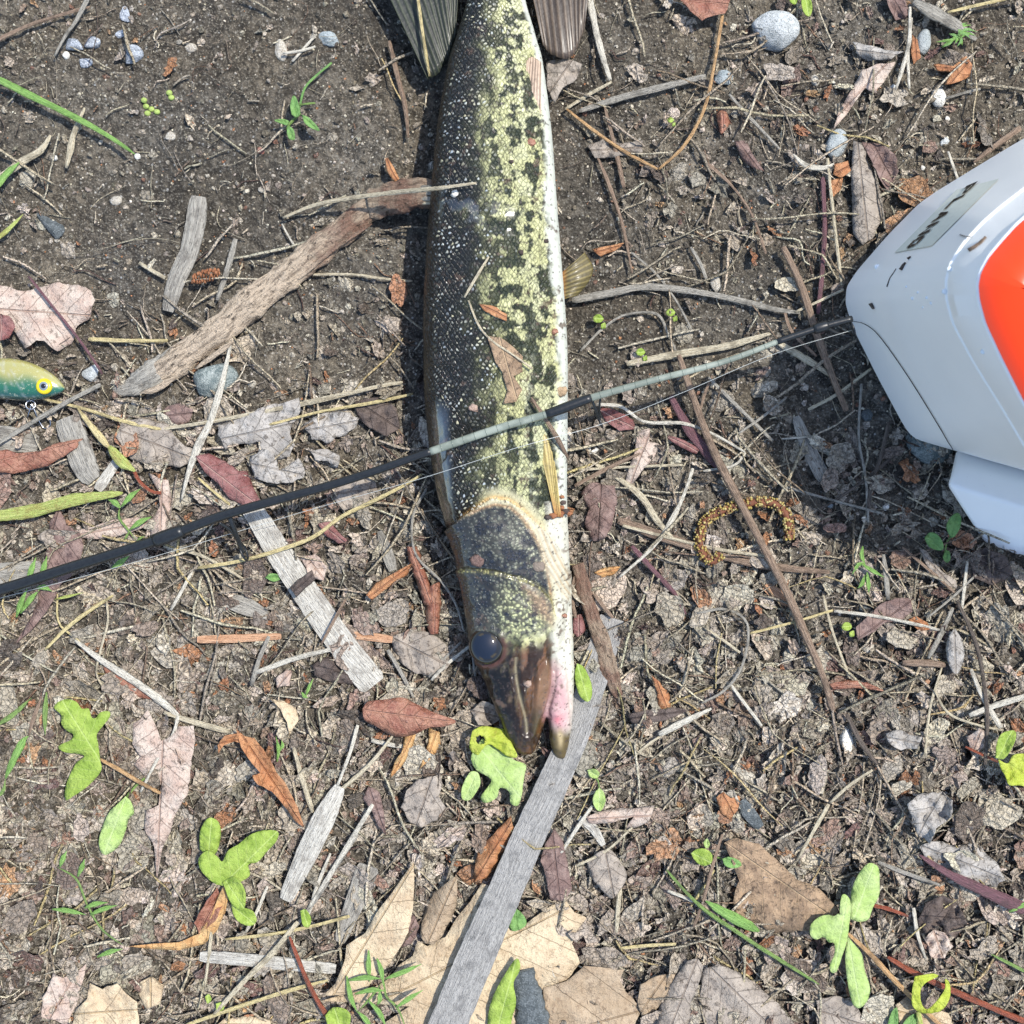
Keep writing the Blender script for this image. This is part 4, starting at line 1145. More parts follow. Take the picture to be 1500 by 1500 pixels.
# label plate and its lettering on the wall
LB0, LO0, LB1, LO1 = (1402, 279), (1311, 371), (1464, 263), (1366, 361)   # foot (start, end), head (start, end)
def lab(u, v, lift):
    p = (1 - v) * ((1 - u) * np.array(LB0) + u * np.array(LO0)) + v * ((1 - u) * np.array(LB1) + u * np.array(LO1)); return p
nu, nvv = 14, 6; V = []
for j in range(nvv + 1):
    for i in range(nu + 1):
        a = lab(i / nu, j / nvv, 0); V.append(wall_pt(a[0], a[1], .0005))
F = [(j * (nu + 1) + i, j * (nu + 1) + i + 1, (j + 1) * (nu + 1) + i + 1, (j + 1) * (nu + 1) + i) for j in range(nvv) for i in range(nu)]
plate = pymesh('label_plate', V, F, M['label_grey']); keep(plate, cooler)
# letters: strokes as polygons in a unit box (x along the reading direction, y up)
def rect(x0, y0, x1, y1): return [(x0, y0), (x1, y0), (x1, y1), (x0, y1)]
GL = {'P': [rect(0, 0, .26, 1), rect(.26, .76, .8, 1), rect(.72, .46, 1, .9), rect(.26, .38, .8, .6)],
      'L': [rect(0, 0, .26, 1), rect(.26, 0, .95, .24)],
      'A': [[(0, 0), (.27, 0), (.62, 1), (.38, 1)], [(.73, 0), (1, 0), (.62, 1), (.38, 1)], rect(.24, .26, .76, .44)],
      'N': [rect(0, 0, .25, 1), rect(.75, 0, 1, 1), [(.2, 1), (.0, 1), (.78, 0), (1, 0)]],
      'O': [rect(0, .18, .27, .82), rect(.73, .18, 1, .82), rect(.15, 0, .85, .24), rect(.15, .76, .85, 1)]}
tp0, tp1 = np.array([1427., 270.]), np.array([1334., 366.])   # middle line of the word
upv = np.array([10.0, -2.0]) 
for ci, ch in enumerate('PLANO'):
    V, F = [], []; u0 = ci / 5 + .012; du = .172
    for k_, poly in enumerate(GL[ch]):
        b0 = len(V)
        for (gx_, gy_) in poly:
            q = tp0 + (tp1 - tp0) * (u0 + gx_ * du) + upv * (gy_ - .5) * 1.25 + (tp0 - tp1) * .05 * (gy_ - .5)
            V.append(wall_pt(q[0], q[1], .0010 + k_ * .00003))
        F.append(tuple(range(b0, b0 + len(poly))))
    lt = pymesh('letter', V, F, M['ink'], smooth=False); keep(lt, cooler); lt['label'] = 'black letter %s printed on the label' % ch
# dirt specks, drops of water on the shell
rr = np.random.RandomState(3)
M['water'] = mat_plain('water_drop', (.72, .76, .78), .05, .8, 0)
WD_ = ['bright water drop on the cooler wall left of the printed label', 'water drop on the lip crease just below the brown twig', 'water drop on the lip crease furthest left', 'water drop leftmost of the small cluster below the label', 'water drop topmost of the small cluster below the label', 'water drop rightmost of the small cluster below the label', 'water drop in the middle of the small cluster below the label', 'water drop alone near the lower edge of the orange panel', 'tiny water drop at the far left of the cluster on the wall', 'tiny water drop lowest of the cluster on the wall']
for (x, y, s_) in [(1285, 391, 4.5), (1391, 394, 3.5), (1384, 427, 4), (1337, 437, 2.5), (1358, 436, 2.4), (1364, 444, 2.2), (1345, 428, 2), (1440, 515, 3.5), (1328, 420, 1.8), (1352, 450, 1.6)]:
    p = wall_pt(x, y, 0); V = ICO2_V * np.array([s_, s_ * .9, s_ * .45]) * PX + p
    o = pymesh('water_drop', V, ICO2_F, M['water'])
    tag(o, WD_.pop(0), 'water drop', 'water drops on the cooler')
for (lbl, pts, w) in [('dark brown crumb on the cooler below the label', [(1321, 396), (1325, 389), (1328, 386)], 4.5), ('small dark crumb on the cooler near the printed word', [(1331, 380), (1335, 377)], 3.5),
                      ('wispy black root hair on the cooler below the label', [(1300, 420), (1304, 408), (1308, 402), (1313, 394)], 1.6), ('black seed stuck to the cooler wall near its rounded corner', [(1277, 444), (1280, 449), (1282, 452)], 5),
                      ('curly dark root hair beside the orange panel', [(1407, 344), (1412, 346), (1418, 347), (1424, 348)], 1.8), ('short brown twig on the cooler lip beside the orange panel', [(1421, 368), (1430, 362), (1438, 356), (1445, 349)], 4.5)]:
    Q = catmull(pts, 10); C = np.array([wall_pt(a, b, w * PX * .45) for a, b in Q]); V, F, UV = ring_mesh(C, np.full(10, w * PX) * np.linspace(1.1, .7, 10), np.ones(10), 6, .3, rr)
    tag(pymesh('plant_crumb', V, F, M['twig_dark'] if w != 4.5 or 'twig' not in lbl else M['twig_brown'], uvs=UV), lbl, 'debris')
# ------------------------------------------------------------------ leaf and stone materials
M['oak'] = mat_leaf('oak_tan', (.44, .335, .215), (.55, .45, .30), (.36, .25, .13), 40, .65, .3, 26, (.20, .12, .06), .45, k_vein=.7)
M['oak_dark'] = mat_leaf('oak_brown', (.30, .22, .14), (.40, .31, .21), (.20, .13, .07), 40, .65, .3, 30, (.13, .08, .05), .5)
M['taupe'] = mat_leaf('taupe_leaf', (.25, .215, .18), (.36, .31, .255), (.17, .13, .10), 22, .75, .25, 13, (.07, .055, .045), .75)
M['greyleaf'] = mat_leaf('grey_leaf', (.28, .26, .235), (.41, .385, .35), (.19, .165, .14), 18, .8, .2, 13, (.08, .07, .06), .8)
M['pinkleaf'] = mat_leaf('pink_beige_leaf', (.42, .31, .25), (.50, .42, .35), (.30, .19, .14), 26, .75, .2, 14, (.12, .09, .07), .7)
M['mauve'] = mat_leaf('mauve_leaf', (.16, .10, .085), (.245, .17, .145), (.10, .055, .045), 20, .65, .35, 12, (.05, .03, .03), .6)
M['redleaf'] = mat_leaf('red_brown_leaf', (.21, .075, .045), (.30, .145, .09), (.34, .17, .11), 22, .4, .5, 12, (.07, .025, .02), .5, fine=.4, k_vein=.4)
M['crimson'] = mat_leaf('crimson_leaf', (.15, .045, .04), (.25, .12, .11), (.40, .27, .22), 26, .5, .4, 13, (.05, .02, .02), .4, k_vein=.45)
M['rust'] = mat_leaf('rust_leaf', (.33, .135, .055), (.44, .22, .10), (.20, .07, .03), 20, .5, .4, 12, (.09, .035, .02), .5)
M['orange_leaf'] = mat_leaf('orange_leaf', (.48, .25, .09), (.52, .34, .15), (.30, .12, .04), 20, .5, .4, 14, (.16, .06, .03), .4)
M['crumpled'] = mat_leaf('crumpled_brown_leaf', (.20, .135, .085), (.36, .25, .155), (.46, .33, .20), 24, .65, .3, 16, (.05, .035, .025), .8)
M['darkleaf'] = mat_leaf('dark_leaf', (.07, .052, .045), (.13, .10, .085), (.05, .035, .03), 20, .7, .3, 13, (.02, .016, .014), .6)
M['green'] = mat_leaf('green_leaf', (.25, .37, .055), (.36, .48, .095), (.44, .55, .17), 26, .55, .3, 9, (.22, .26, .06), .35, .25, .3, .7, vb=-.1, crack=0)
M['frost'] = mat_leaf('frosted_green_leaf', (.36, .50, .15), (.45, .57, .23), (.52, .62, .30), 24, .65, .25, 9, (.28, .36, .13), .35, .22, .6, .5, vb=-.1, crack=0)
M['lime'] = mat_leaf('lime_yellow_leaf', (.42, .50, .045), (.50, .57, .09), (.36, .44, .04), 24, .45, .4, 9, (.34, .28, .05), .45, .3, .15, .5, vb=-.1, crack=0)
M['greendark'] = mat_leaf('deep_green_leaf', (.12, .26, .07), (.19, .35, .10), (.10, .20, .05), 24, .45, .4, 8, (.08, .15, .04), .3, .15, .3, .4, vb=-.1, crack=0)
M['stone_grey'] = mat_stone('grey_granite', (.33, .35, .34), (.48, .50, .49))
M['stone_blue'] = mat_stone('blue_grey_stone', (.20, .24, .25), (.33, .37, .38), (.5, .53, .53))
M['stone_smooth'] = mat_stone('smooth_grey_stone', (.27, .30, .30), (.36, .39, .385), (.42, .44, .43), .55)
M['stone_green'] = mat_stone('dark_green_stone', (.10, .13, .125), (.24, .27, .25), (.42, .43, .40), .4)
M['stone_white'] = mat_stone('white_stone', (.55, .52, .45), (.70, .68, .61), (.8, .78, .72))
M['stone_beige'] = mat_stone('beige_stone', (.34, .30, .24), (.46, .42, .34))
M['slate'] = mat_stone('black_slate', (.045, .055, .058), (.10, .115, .12), (.22, .24, .24), .5)
M['mica'] = mat_stone('mica_stone', (.20, .225, .26), (.38, .41, .45), (.72, .74, .76), .35)
M['stone_red'] = mat_stone('red_stone', (.20, .07, .05), (.33, .14, .10), (.4, .25, .2), .5)
def mat_bark():
    k = NT('bark'); uv = k.uv()
    a = k.noise(5, 6, .7, k.scalev(uv, (1, .22, 1))); b = k.noise(45, 4, .6); c_ = k.noise(3, 4, .7); pk = k.vor(9)
    gx_ = k.sep(k.P)[0]; tan = k.ss(k.math('ADD', gx_, k.math('MULTIPLY', k.math('SUBTRACT', b, .5), 300)), -190, -330)
    c = k.mix(tan, k.mix(k.ss(b, .40, .60), (.36, .27, .19), (.23, .135, .095)), (.56, .45, .33))
    c = k.mix(k.ss(a, .40, .54), k.mix(.6, c, (.06, .04, .028)), c)
    fk_ = k.noise(9, 5, .7, k.scalev(uv, (1, .5, 1))); c = k.mix(k.math('MULTIPLY', k.ss(fk_, .60, .66), .7), c, (.05, .035, .025))
    c = k.mix(k.math('MULTIPLY', k.ss(c_, .55, .72), .5), c, (.50, .42, .32))
    c = k.mix(k.math('MULTIPLY', k.ss(pk, .14, .06), .8), c, (.03, .02, .016))
    return k.fin(c, .85, k.bump(k.math('ADD', k.math('ADD', a, k.math('MULTIPLY', c_, .6)), k.math('MULTIPLY', k.ss(fk_, .60, .66), -.6)), 9, 1.0), .25)
M['bark'] = mat_bark()
M['plank'] = mat_fibre('grey_slat', (.28, .27, .25), (.44, .425, .395), .8, .25, 1.8, dark=(.11, .11, .11))

G_ST = 'dry straws and stalks lying on the ground'
G_LF = 'dead leaves lying on the ground'
G_PB = 'stones and pebbles on the soil'
G_GR = 'small green plants growing through the litter'
G_WD = 'pieces of weathered wood and bark'
def straw(label, pts, w, mat='straw', lift=2.2, flat=.5, name='straw', cat='straw', **kw):
    return strip(name, cat, label, pts, mat, w, lift, flat, kw.pop('group', G_ST), **kw)
def dead(label, outline, mat, lift=2.0, name='dead_leaf', **kw):
    kw.setdefault('jag', 1.3); kw.setdefault('wrinkle', 1.6); kw.setdefault('group', G_LF)
    return leaf(name, 'dead leaf', label, outline, mat, lift, **kw)

# ---- big branch: bark over a splintered wood core
br = thing('branch', 'thick crooked brown branch lying from the fish down to the left', 'branch', W(400, 420, .004), G_WD)
BP = [(566, 296), (540, 308), (505, 335), (470, 362), (440, 388), (404, 416), (370, 444), (330, 478), (300, 500), (262, 528), (232, 548), (200, 560)]
BW = [26, 36, 38, 39, 40, 39, 45, 41, 38, 43, 34, 22]
def noisy_tube(name, pts, w, mat, parent, zoff, flat=.72, n=90, sides=26, amp=.22, seed=0, ramp=None):
    Q = catmull(np.column_stack([pts, w]), n); t = np.linspace(0, 1, n)
    g = np.array([gz(a, b) for a, b in Q[:, :2]]); g = np.convolve(np.pad(g, 9, mode='edge'), np.ones(19) / 19, 'valid')
    C = np.array([W(a, b, zz + c * .5 * PX * flat + zoff) for (a, b, c), zz in zip(Q, g)])
    if ramp is not None: C = np.array([W(a, b, c_[2] + rr_) for (a, b), c_, rr_ in zip(Q[:, :2], C, np.linspace(ramp[0], ramp[1], n))])
    V, F, UV = ring_mesh(C, Q[:, 2] * PX, np.full(n, flat), sides)
    V = np.array(V); UV = np.array(UV)
    ang = np.tile(np.arange(sides), n); row = np.repeat(np.arange(n), sides)
    cth = np.cos(ang / sides * 6.283); sth = np.sin(ang / sides * 6.283)
    d = fbm(row * 1.2 + seed, cth * 9 + sth * 6 + 40, 5, 4, seed % 7) - .5 + .45 * (fbm(row * .35, cth * 6 + 30, 6, 2, 3) - .5)
    cc = C[row]; V = cc + (V - cc) * (1 + amp * 2 * d)[:, None]
    o = pymesh(name, V, F, M[mat], uvs=UV); keep(o, parent); return o
noisy_tube('bark', BP, BW, 'bark', br, -.001, amp=.36)
for p, w in (([(505, 352), (470, 380), (436, 410)], 7), ([(392, 402), (362, 428), (338, 452), (326, 464)], 9), ([(342, 500), (312, 522), (286, 540)], 8), ([(458, 352), (432, 372), (415, 386)], 5), ([(258, 552), (228, 570), (206, 576)], 10), ([(300, 478), (272, 498), (248, 510)], 6), ([(545, 328), (520, 344), (500, 360)], 5)):
    strip('bark_flake', None, None, p, 'bark', w, 7.5, .35, None, parent=br, rough=.3, end=(.4, .3))
noisy_tube('splintered_end', [(540, 300), (585, 288), (618, 284), (645, 285)], [40, 46, 42, 34], 'bark', br, .001, .6, 40, 22, .30, 3, ramp=(0, .018))
for i, (p, w) in enumerate([([(600, 276), (625, 274), (648, 277)], 6), ([(604, 284), (630, 283), (654, 284)], 6), ([(600, 291), (628, 291), (652, 291)], 7), ([(612, 279), (632, 279), (650, 281)], 4)]):
    keep(strip('splinter', None, None, p, 'straw_grey', w, 0, .7, None, zs=[17, 25, 32]), br)
strip('splinter', None, None, [(606, 297), (636, 297), (662, 294)], 'straw', 5, 0, .6, None, zs=[18, 27, 34], parent=br)
noisy_tube('bark', [(262, 522), (228, 548), (196, 566), (166, 572)], [34, 44, 30, 12], 'wood_grey', br, .0, .5, 36, 18, .3, 5)

# ---- wood
def wood(label, pts, w, mat='wood_pale', lift=2.5, flat=.16, name='wood_chip', cat='wood', **kw):
    kw.setdefault('group', G_WD); kw.setdefault('rough', .05)
    return strip(name, cat, label, pts, mat, w, lift, flat, kw.pop('group'), square=True, **kw)
plank = wood('long flat grey weathered wood slat running from under the snout to the bottom edge', [(897, 905), (872, 985), (848, 1060), (818, 1130), (777, 1220), (738, 1310), (698, 1400), (660, 1492), (638, 1545)], [42, 42, 41, 43, 47, 49, 52, 54, 55], 'plank', 4.6, .10, name='wooden_lath', zs=[5.5, 6, 7, 9, 11.5, 13, 14, 14.5, 14.5])
wood('short grey weathered wood piece standing above the branch at upper left', [(291, 288), (286, 330), (276, 372), (258, 412), (246, 456)], [25, 28, 27, 26, 18], 'wood_grey', 3.5, .3)
wood('pale bleached wood strip running down from the dark red leaf', [(338, 700), (372, 750), (408, 808), (440, 856), (474, 906), (510, 956), (548, 1004)], [26, 30, 36, 38, 39, 40, 42], 'wood_pale', 3.4, .16)
wood('broken grey stub of wood beside the serrated red brown leaf', [(98, 612), (112, 650), (128, 690), (138, 704)], [38, 38, 34, 24], 'wood_grey', 3, .35)
wood('grey flat board end under the rod at the left edge', [(-30, 848), (20, 845), (62, 838)], [44, 42, 36], 'wood_grey', 2, .14)
wood('thick bundle like tan stalk split along its grain at lower left', [(498, 1152), (474, 1200), (446, 1258), (418, 1318)], [18, 32, 30, 20], 'wood_pale', 4.2, .35)
wood('white flat stick lying level below the curled orange leaf', [(293, 1401), (350, 1405), (420, 1412), (492, 1419)], [16, 18, 18, 15], 'wood_pale', 3.2, .25)
wood('orange brown flat stick left of the bleached wood strip', [(289, 937), (350, 935), (412, 932)], [11, 12, 9], 'wood_orange', 3.2, .4)
wood('short orange brown stick right of the bleached wood strip', [(512, 930), (545, 933), (575, 937)], [10, 12, 11], 'wood_orange', 3.0, .4)
wood('grey beige chip of bark lying among dark soil left of the cooler foot', [(1166, 610), (1178, 642), (1192, 672), (1208, 702)], [12, 20, 21, 22], 'wood_grey', 2.2, .15)
wood('grey wood flake half buried right below the sprig at lower left', [(540, 1268), (525, 1310), (508, 1350), (498, 1380)], [34, 30, 24, 16], 'wood_grey', 2.0, .14)
wood('small pale splinter left of the bright lobed leaf', [(143, 718), (158, 695), (177, 668)], [15, 15, 12], 'wood_pale', 2.8, .25)
wood('small pinkish chip right of the golden catkin stem', [(1120, 858), (1140, 872), (1158, 885)], [14, 18, 13], 'wood_orange', 2.2, .25)
wood('beige splinter pointing at the lower jaw from the right', [(848, 1198), (868, 1212), (884, 1238)], [9, 14, 9], 'wood_pale', 3.0, .3)
wood('dark grey wood shard beside the orange rust fragment', [(1086, 1172), (1098, 1192), (1114, 1212)], [14, 20, 14], 'slate', 3.0, .3)
wood('flat bark strip crossing behind the lure tail', [(-20, 640), (20, 644), (56, 650)], [34, 36, 26], 'wood_grey', 2.0, .12)
wood('grey shaded chip left of the bleached wood strip foot', [(334, 880), (360, 888), (392, 902)], [22, 26, 14], 'wood_grey', 2.0, .14)
wood('grey willow leaf shaped chip left of the mauve curled leaves', [(556, 778), (566, 806), (576, 836)], [8, 17, 14], 'straw_grey', 2.0, .2)
sb_ = thing('bark_chunk', 'rough dark grey mossy bark chunk at the bottom edge beside the slat', 'bark', W(776, 1470, .006), G_WD)
noisy_tube('bark', [(766, 1420), (772, 1450), (780, 1485), (782, 1540)], [30, 40, 44, 44], 'slate', sb_, .006, .5, 50, 22, .3, 2)
rt = thing('tree_root', 'knotty brown root running beside the lower jaw', 'root', W(870, 900, .003), G_WD)
noisy_tube('stem', [(846, 826), (856, 862), (868, 902), (884, 945), (893, 985), (906, 1020)], [18, 22, 20, 24, 26, 14], 'bark', rt, .003, .6, 60, 16, .28, 4)
for p in ([(846, 830), (838, 870), (843, 905)], [(870, 870), (885, 890), (898, 905)], [(884, 960), (870, 985), (862, 1000)]):
    strip('rootlet', None, None, p, 'twig_brown', 6, 3.5, .8, None, parent=rt)

# ---- straws, stalks, twigs (traced one by one)
S_ = straw
S_('long pale straw lying across the broken end of the branch', [(414, 319), (470, 298), (560, 284), (640, 276), (698, 268)], [4, 6, 7, 6, 3], zs=[5, 10, 24, 45, 49.5])
S_('long tan stalk sloping down through the middle of the right half', [(994, 520), (1018, 590), (1045, 660), (1080, 728), (1115, 795), (1150, 862), (1180, 930), (1205, 990), (1220, 1040)], [8, 11, 12, 12, 12, 12, 11, 11, 10], 'twig_brown', 7.5, .8)
S_('brown stalk leaning just left of the cooler corner', [(1147, 362), (1172, 415), (1200, 500), (1222, 558), (1240, 602)], [10, 11, 11, 10, 8], 'twig_brown', 4, .8)
S_('curved orange pine needle arching at the top right', [(1058, 22), (1047, 90), (1032, 158), (1003, 212), (965, 248)], [5, 5, 5, 5, 4], 'needle', 5, .9)
S_('brown needle meeting the tip of the curved orange one', [(830, 160), (868, 190), (915, 222), (965, 249)], [4, 5, 5, 4], 'needle', 4, .9)
S_('flat pale straw pointing down from the top beside the anal fin', [(862, -10), (872, 40), (882, 80), (894, 118)], [11, 10, 9, 6], 'straw_pale', 3.5)
S_('grey flat straw lying level right of the belly near the top', [(848, 163), (900, 146), (960, 130), (1034, 112)], [7, 10, 10, 9], 'straw_grey', 3.5, .4)
S_('short straw rising into the flat grey straw', [(828, 160), (860, 140), (896, 120)], 5, 'straw', 3)
S_('slim upright straw below the oval grey stone', [(1212, 232), (1219, 300), (1226, 360), (1233, 418)], [5, 5, 5, 4], 'straw', 4, .8)
S_('dark mauve stalk running down parallel to the upright straw', [(1205, 260), (1208, 330), (1204, 400), (1198, 460)], 7, 'purple_stem', 2.4, .7)
S_('long wavy grey green dry blade right of the olive fin', [(838, 440), (900, 428), (945, 420), (1010, 426), (1075, 438), (1130, 452), (1172, 458)], [10, 12, 11, 10, 9, 8, 5], 'straw_grey', 4, .35)
S_('thin straw that continues the wavy blade up to the cooler corner', [(1165, 457), (1198, 442), (1236, 424)], 4, 'straw', 4)
S_('thin arched root curling down right of the olive fin', [(850, 514), (882, 482), (917, 461), (962, 460), (978, 488), (992, 519)], 4, 'straw_grey', 3.5)
S_('broad dry blade running under the rod', [(918, 533), (985, 520), (1060, 508), (1100, 497), (1130, 488)], [8, 12, 11, 9, 5], 'straw', 4, .4)
S_('tan blade sloping down right from under the rod tip', [(1136, 500), (1170, 520), (1195, 535), (1216, 550)], [7, 11, 9, 5], 'straw', 4, .4)
S_('thin dark stem crossing under the rod tip', [(1148, 452), (1160, 486), (1196, 522)], 5, 'twig_brown', 4)
S_('white curving straw below the rod guide', [(874, 592), (910, 596), (945, 618), (1000, 620), (1045, 636), (1091, 662)], [5, 5, 5, 5, 4, 4], 'straw_pale', 5, .7)
S_('short white straw curling back from the curving one', [(1092, 663), (1075, 682), (1030, 690)], 4, 'straw_pale', 4)
S_('level thin straw right of the pectoral fin', [(848, 688), (920, 684), (1000, 681)], 4, 'straw', 4.2)
S_('dark stiff stem beside the level thin straw', [(842, 712), (890, 686), (938, 664)], [6, 7, 4], 'twig_brown', 4.5)
S_('long kinked tan straw left of the catkin', [(860, 672), (905, 700), (940, 728), (962, 762), (985, 788)], [4, 7, 10, 9, 6], 'straw', 4, .4)
S_('pale crooked straw left of the tall stalk', [(1015, 686), (1003, 722), (985, 760), (958, 800), (908, 845)], [5, 5, 8, 5, 4], 'straw_pale', 5, .6)
S_('bundle of brown grass lying under the catkin', [(905, 762), (960, 782), (1015, 800), (1080, 820), (1150, 832), (1215, 838)], [12, 16, 13, 12, 12, 6], 'twig_brown', 2.6, .4)
S_('thin tan grass laid along the brown grass bundle', [(912, 770), (990, 790), (1060, 806), (1130, 815)], 5, 'straw', 4.6)
S_('bent straw running right from the tall stalk', [(1098, 928), (1160, 912), (1220, 894)], 4, 'straw_yellow', 4.5, .8)
S_('long pale straw from the bend towards the grey leaf', [(1222, 895), (1280, 902), (1340, 914), (1396, 928)], [5, 5, 5, 4], 'straw_pale', 5, .8)
S_('upright thin straw crossing the bend', [(1206, 872), (1218, 920), (1232, 960), (1245, 994)], 4, 'straw', 4)
S_('slanted grey straw in the shade of the middle right', [(1038, 553), (1080, 595), (1132, 646)], [4, 6, 5], 'straw_grey', 3.5)
S_('grey straw crossing the slanted one', [(1152, 582), (1118, 610), (1080, 636)], 4, 'straw_grey', 3.8)
S_('thin kinked twig standing right of the rod guide', [(1044, 548), (1030, 585), (1018, 640)], 4, 'twig_brown', 3.4)
S_('tan straw ending at the cooler foot', [(1184, 600), (1225, 578), (1276, 540)], 5, 'straw', 3.6)
S_('short pale needle left of the bark chip', [(1145, 643), (1170, 641), (1193, 639)], 3, 'straw_pale', 3.8)
S_('long thin purple grey stem right of the catkin', [(1143, 711), (1210, 730), (1292, 752)], 4, 'straw_grey', 3.4)
S_('upright stem in the shade left of the cooler', [(1262, 562), (1258, 640), (1268, 700), (1272, 765)], 4, 'straw_grey', 3.6)
S_('dark twig leaning on the grey rock at the cooler', [(1302, 618), (1290, 670), (1276, 710), (1272, 745)], 6, 'twig_dark', 4)
S_('dark twig sloping away left from the cooler rock', [(1318, 660), (1270, 700), (1220, 735), (1180, 756)], [6, 5, 4, 3], 'twig_dark', 3.6)
S_('dark twig lying beside the cooler wall at the right', [(1494, 188), (1460, 212), (1426, 238)], [10, 9, 5], 'twig_brown', 3, .7)
S_('yellow straw level above the end of the branch', [(130, 497), (190, 499), (246, 499)], [7, 6, 5], 'straw_yellow', 4.5, .7)
S_('long pale bent straw over the dark green stone', [(338, 504), (325, 562), (308, 618), (292, 650), (277, 690), (266, 732)], [4, 9, 10, 12, 8, 3], 'straw_pale', 6.5, .5)
S_('straw crossing diagonally under the lure eye', [(-10, 655), (45, 620), (100, 588), (148, 563)], [5, 7, 7, 6], 'straw_grey', 6, .7)
S_('long thin straw running right from below the lure', [(62, 584), (120, 598), (185, 618), (236, 629)], [4, 5, 6, 5], 'straw_yellow', 5, .8)
S_('tan straw continuing right towards the fish', [(236, 629), (300, 619), (380, 604), (450, 590), (560, 565), (590, 560)], [5, 6, 6, 8, 6, 4], 'straw', 5, .7)
S_('thin straw below and parallel to the tan one', [(395, 622), (470, 603), (545, 590), (605, 577)], [4, 4, 5, 4], 'straw_yellow', 5.5, .8)
S_('yellow curved straw sweeping over the bleached wood strip', [(290, 832), (350, 822), (408, 806), (460, 786), (500, 757), (545, 735), (590, 712), (618, 695)], [5, 6, 6, 6, 6, 6, 5, 4], 'straw_yellow', 6.5, .8)
S_('fine straw crossing below the yellow curved straw', [(240, 800), (290, 812), (330, 832), (362, 852)], [5, 5, 5, 4], 'straw', 4.4)
S_('thin straw standing left of the yellow curved straw', [(290, 700), (320, 726), (352, 750)], 4, 'straw_yellow', 4.6)
S_('short straw sloping at the far left under the rod', [(282, 836), (266, 866), (250, 894)], 5, 'straw_pale', 4)
S_('long straw pair pointing up right beside the crimson leaf tip', [(66, 952), (100, 918), (132, 894), (166, 872)], [4, 6, 6, 4], 'straw_yellow', 5.5)
S_('thin straw crossing the long pair', [(84, 870), (86, 912), (110, 934), (120, 944)], 3, 'straw_yellow', 4.6)
S_('wavy thin brown grass hanging at the left', [(156, 880), (158, 910), (148, 950), (141, 985), (150, 1005)], 3.4, 'straw', 5)
S_('broad pale bent straw over the pink leaf at left', [(110, 938), (150, 968), (200, 1000), (240, 1030), (261, 1048)], [5, 10, 12, 11, 7], 'straw_pale', 6, .4)
S_('thin straw going down from the bend of the broad pale one', [(261, 1048), (254, 1075), (232, 1110), (206, 1160)], [6, 5, 5, 4], 'straw_pale', 6)
S_('tan straw running right from the bend of the broad pale one', [(240, 1044), (285, 1058), (335, 1072)], [6, 9, 8], 'straw', 4.4)
S_('grey green straw left of the bleached strip end', [(376, 985), (430, 965), (490, 950)], [8, 8, 6], 'straw_pale', 4.4, .6)
S_('grey stalk slanting from the orange stick', [(394, 932), (380, 965), (368, 1005)], [6, 7, 7], 'straw_grey', 4)
S_('thin grey twig lying across the bleached strip', [(506, 878), (486, 915), (470, 945)], [4, 5, 4], 'twig_brown', 9)
S_('straw leaning down right of the curled red brown leaf', [(430, 1095), (442, 1138), (458, 1190)], [5, 8, 7], 'straw', 4.5)
S_('thin stalk standing left of the glossy red leaf', [(524, 1062), (512, 1105), (494, 1152)], [6, 5, 5], 'straw_pale', 5)
S_('long thin straw from under the glossy red leaf', [(575, 1078), (545, 1116), (510, 1148), (480, 1172)], [4, 6, 6, 5], 'straw', 5.5)
S_('straw lying flat right under the glossy red leaf', [(544, 1085), (580, 1092), (622, 1096)], [6, 7, 5], 'straw_pale', 4)
S_('grey stalk left of the fish snout', [(568, 952), (590, 990), (606, 1022)], [6, 6, 5], 'straw_grey', 4)
S_('thin straw pointing at the fish eye', [(632, 996), (656, 972), (690, 945)], 5, 'straw_pale', 5)
S_('thin straw crossing below the one pointing at the eye', [(628, 992), (650, 966), (676, 940)], 4, 'straw_grey', 3.6)
S_('grey straw standing left of the snout', [(692, 955), (696, 990), (699, 1022)], 4, 'straw_grey', 3)
S_('long thin root following the fish back', [(625, 716), (606, 752), (604, 792), (614, 820), (645, 850), (668, 885), (680, 925)], 4, 'straw_grey', 4.5, .9)
S_('uppermost of the fanned grey straws at lower left', [(546, 1178), (516, 1228), (484, 1280), (452, 1330)], [6, 8, 7, 4], 'straw_pale', 5, .5)
S_('second of the fanned grey straws at lower left', [(524, 1222), (496, 1262), (462, 1318), (430, 1362)], [5, 8, 7, 4], 'straw_grey', 5, .5)
S_('shortest of the fanned grey straws at lower left', [(484, 1250), (464, 1300), (452, 1342)], [4, 6, 4], 'straw_pale', 4)
S_('long straw sloping to the bottom left corner', [(436, 1350), (400, 1395), (355, 1440), (310, 1490)], [6, 9, 8, 5], 'straw', 6, .5)
S_('thin straw crossing the long sloping one', [(272, 1502), (340, 1478), (420, 1452), (480, 1436)], [5, 6, 6, 4], 'straw_yellow', 6)
S_('level yellowish straw above the white flat stick', [(330, 1376), (400, 1368), (460, 1356), (512, 1342)], [4, 5, 5, 5], 'straw_yellow', 5.4)
S_('upright straw right of the plant with four lobes', [(312, 1345), (306, 1400), (300, 1445)], [5, 5, 4], 'straw', 4.6)
S_('short straw under the plant with four lobes', [(392, 1298), (376, 1336), (360, 1366)], 5, 'straw_pale', 4.2)
S_('grey white straw right of the slat below the jaw', [(1042, 1038), (1005, 1056), (965, 1076)], [4, 10, 9], 'straw_pale', 5, .5)
S_('thin straw going down left from the grey white straw', [(968, 1078), (945, 1094), (930, 1108)], 4, 'straw', 4.6)
S_('short straight straw right of the slat', [(1070, 1002), (1092, 1032), (1116, 1063)], 5, 'straw_pale', 4.6)
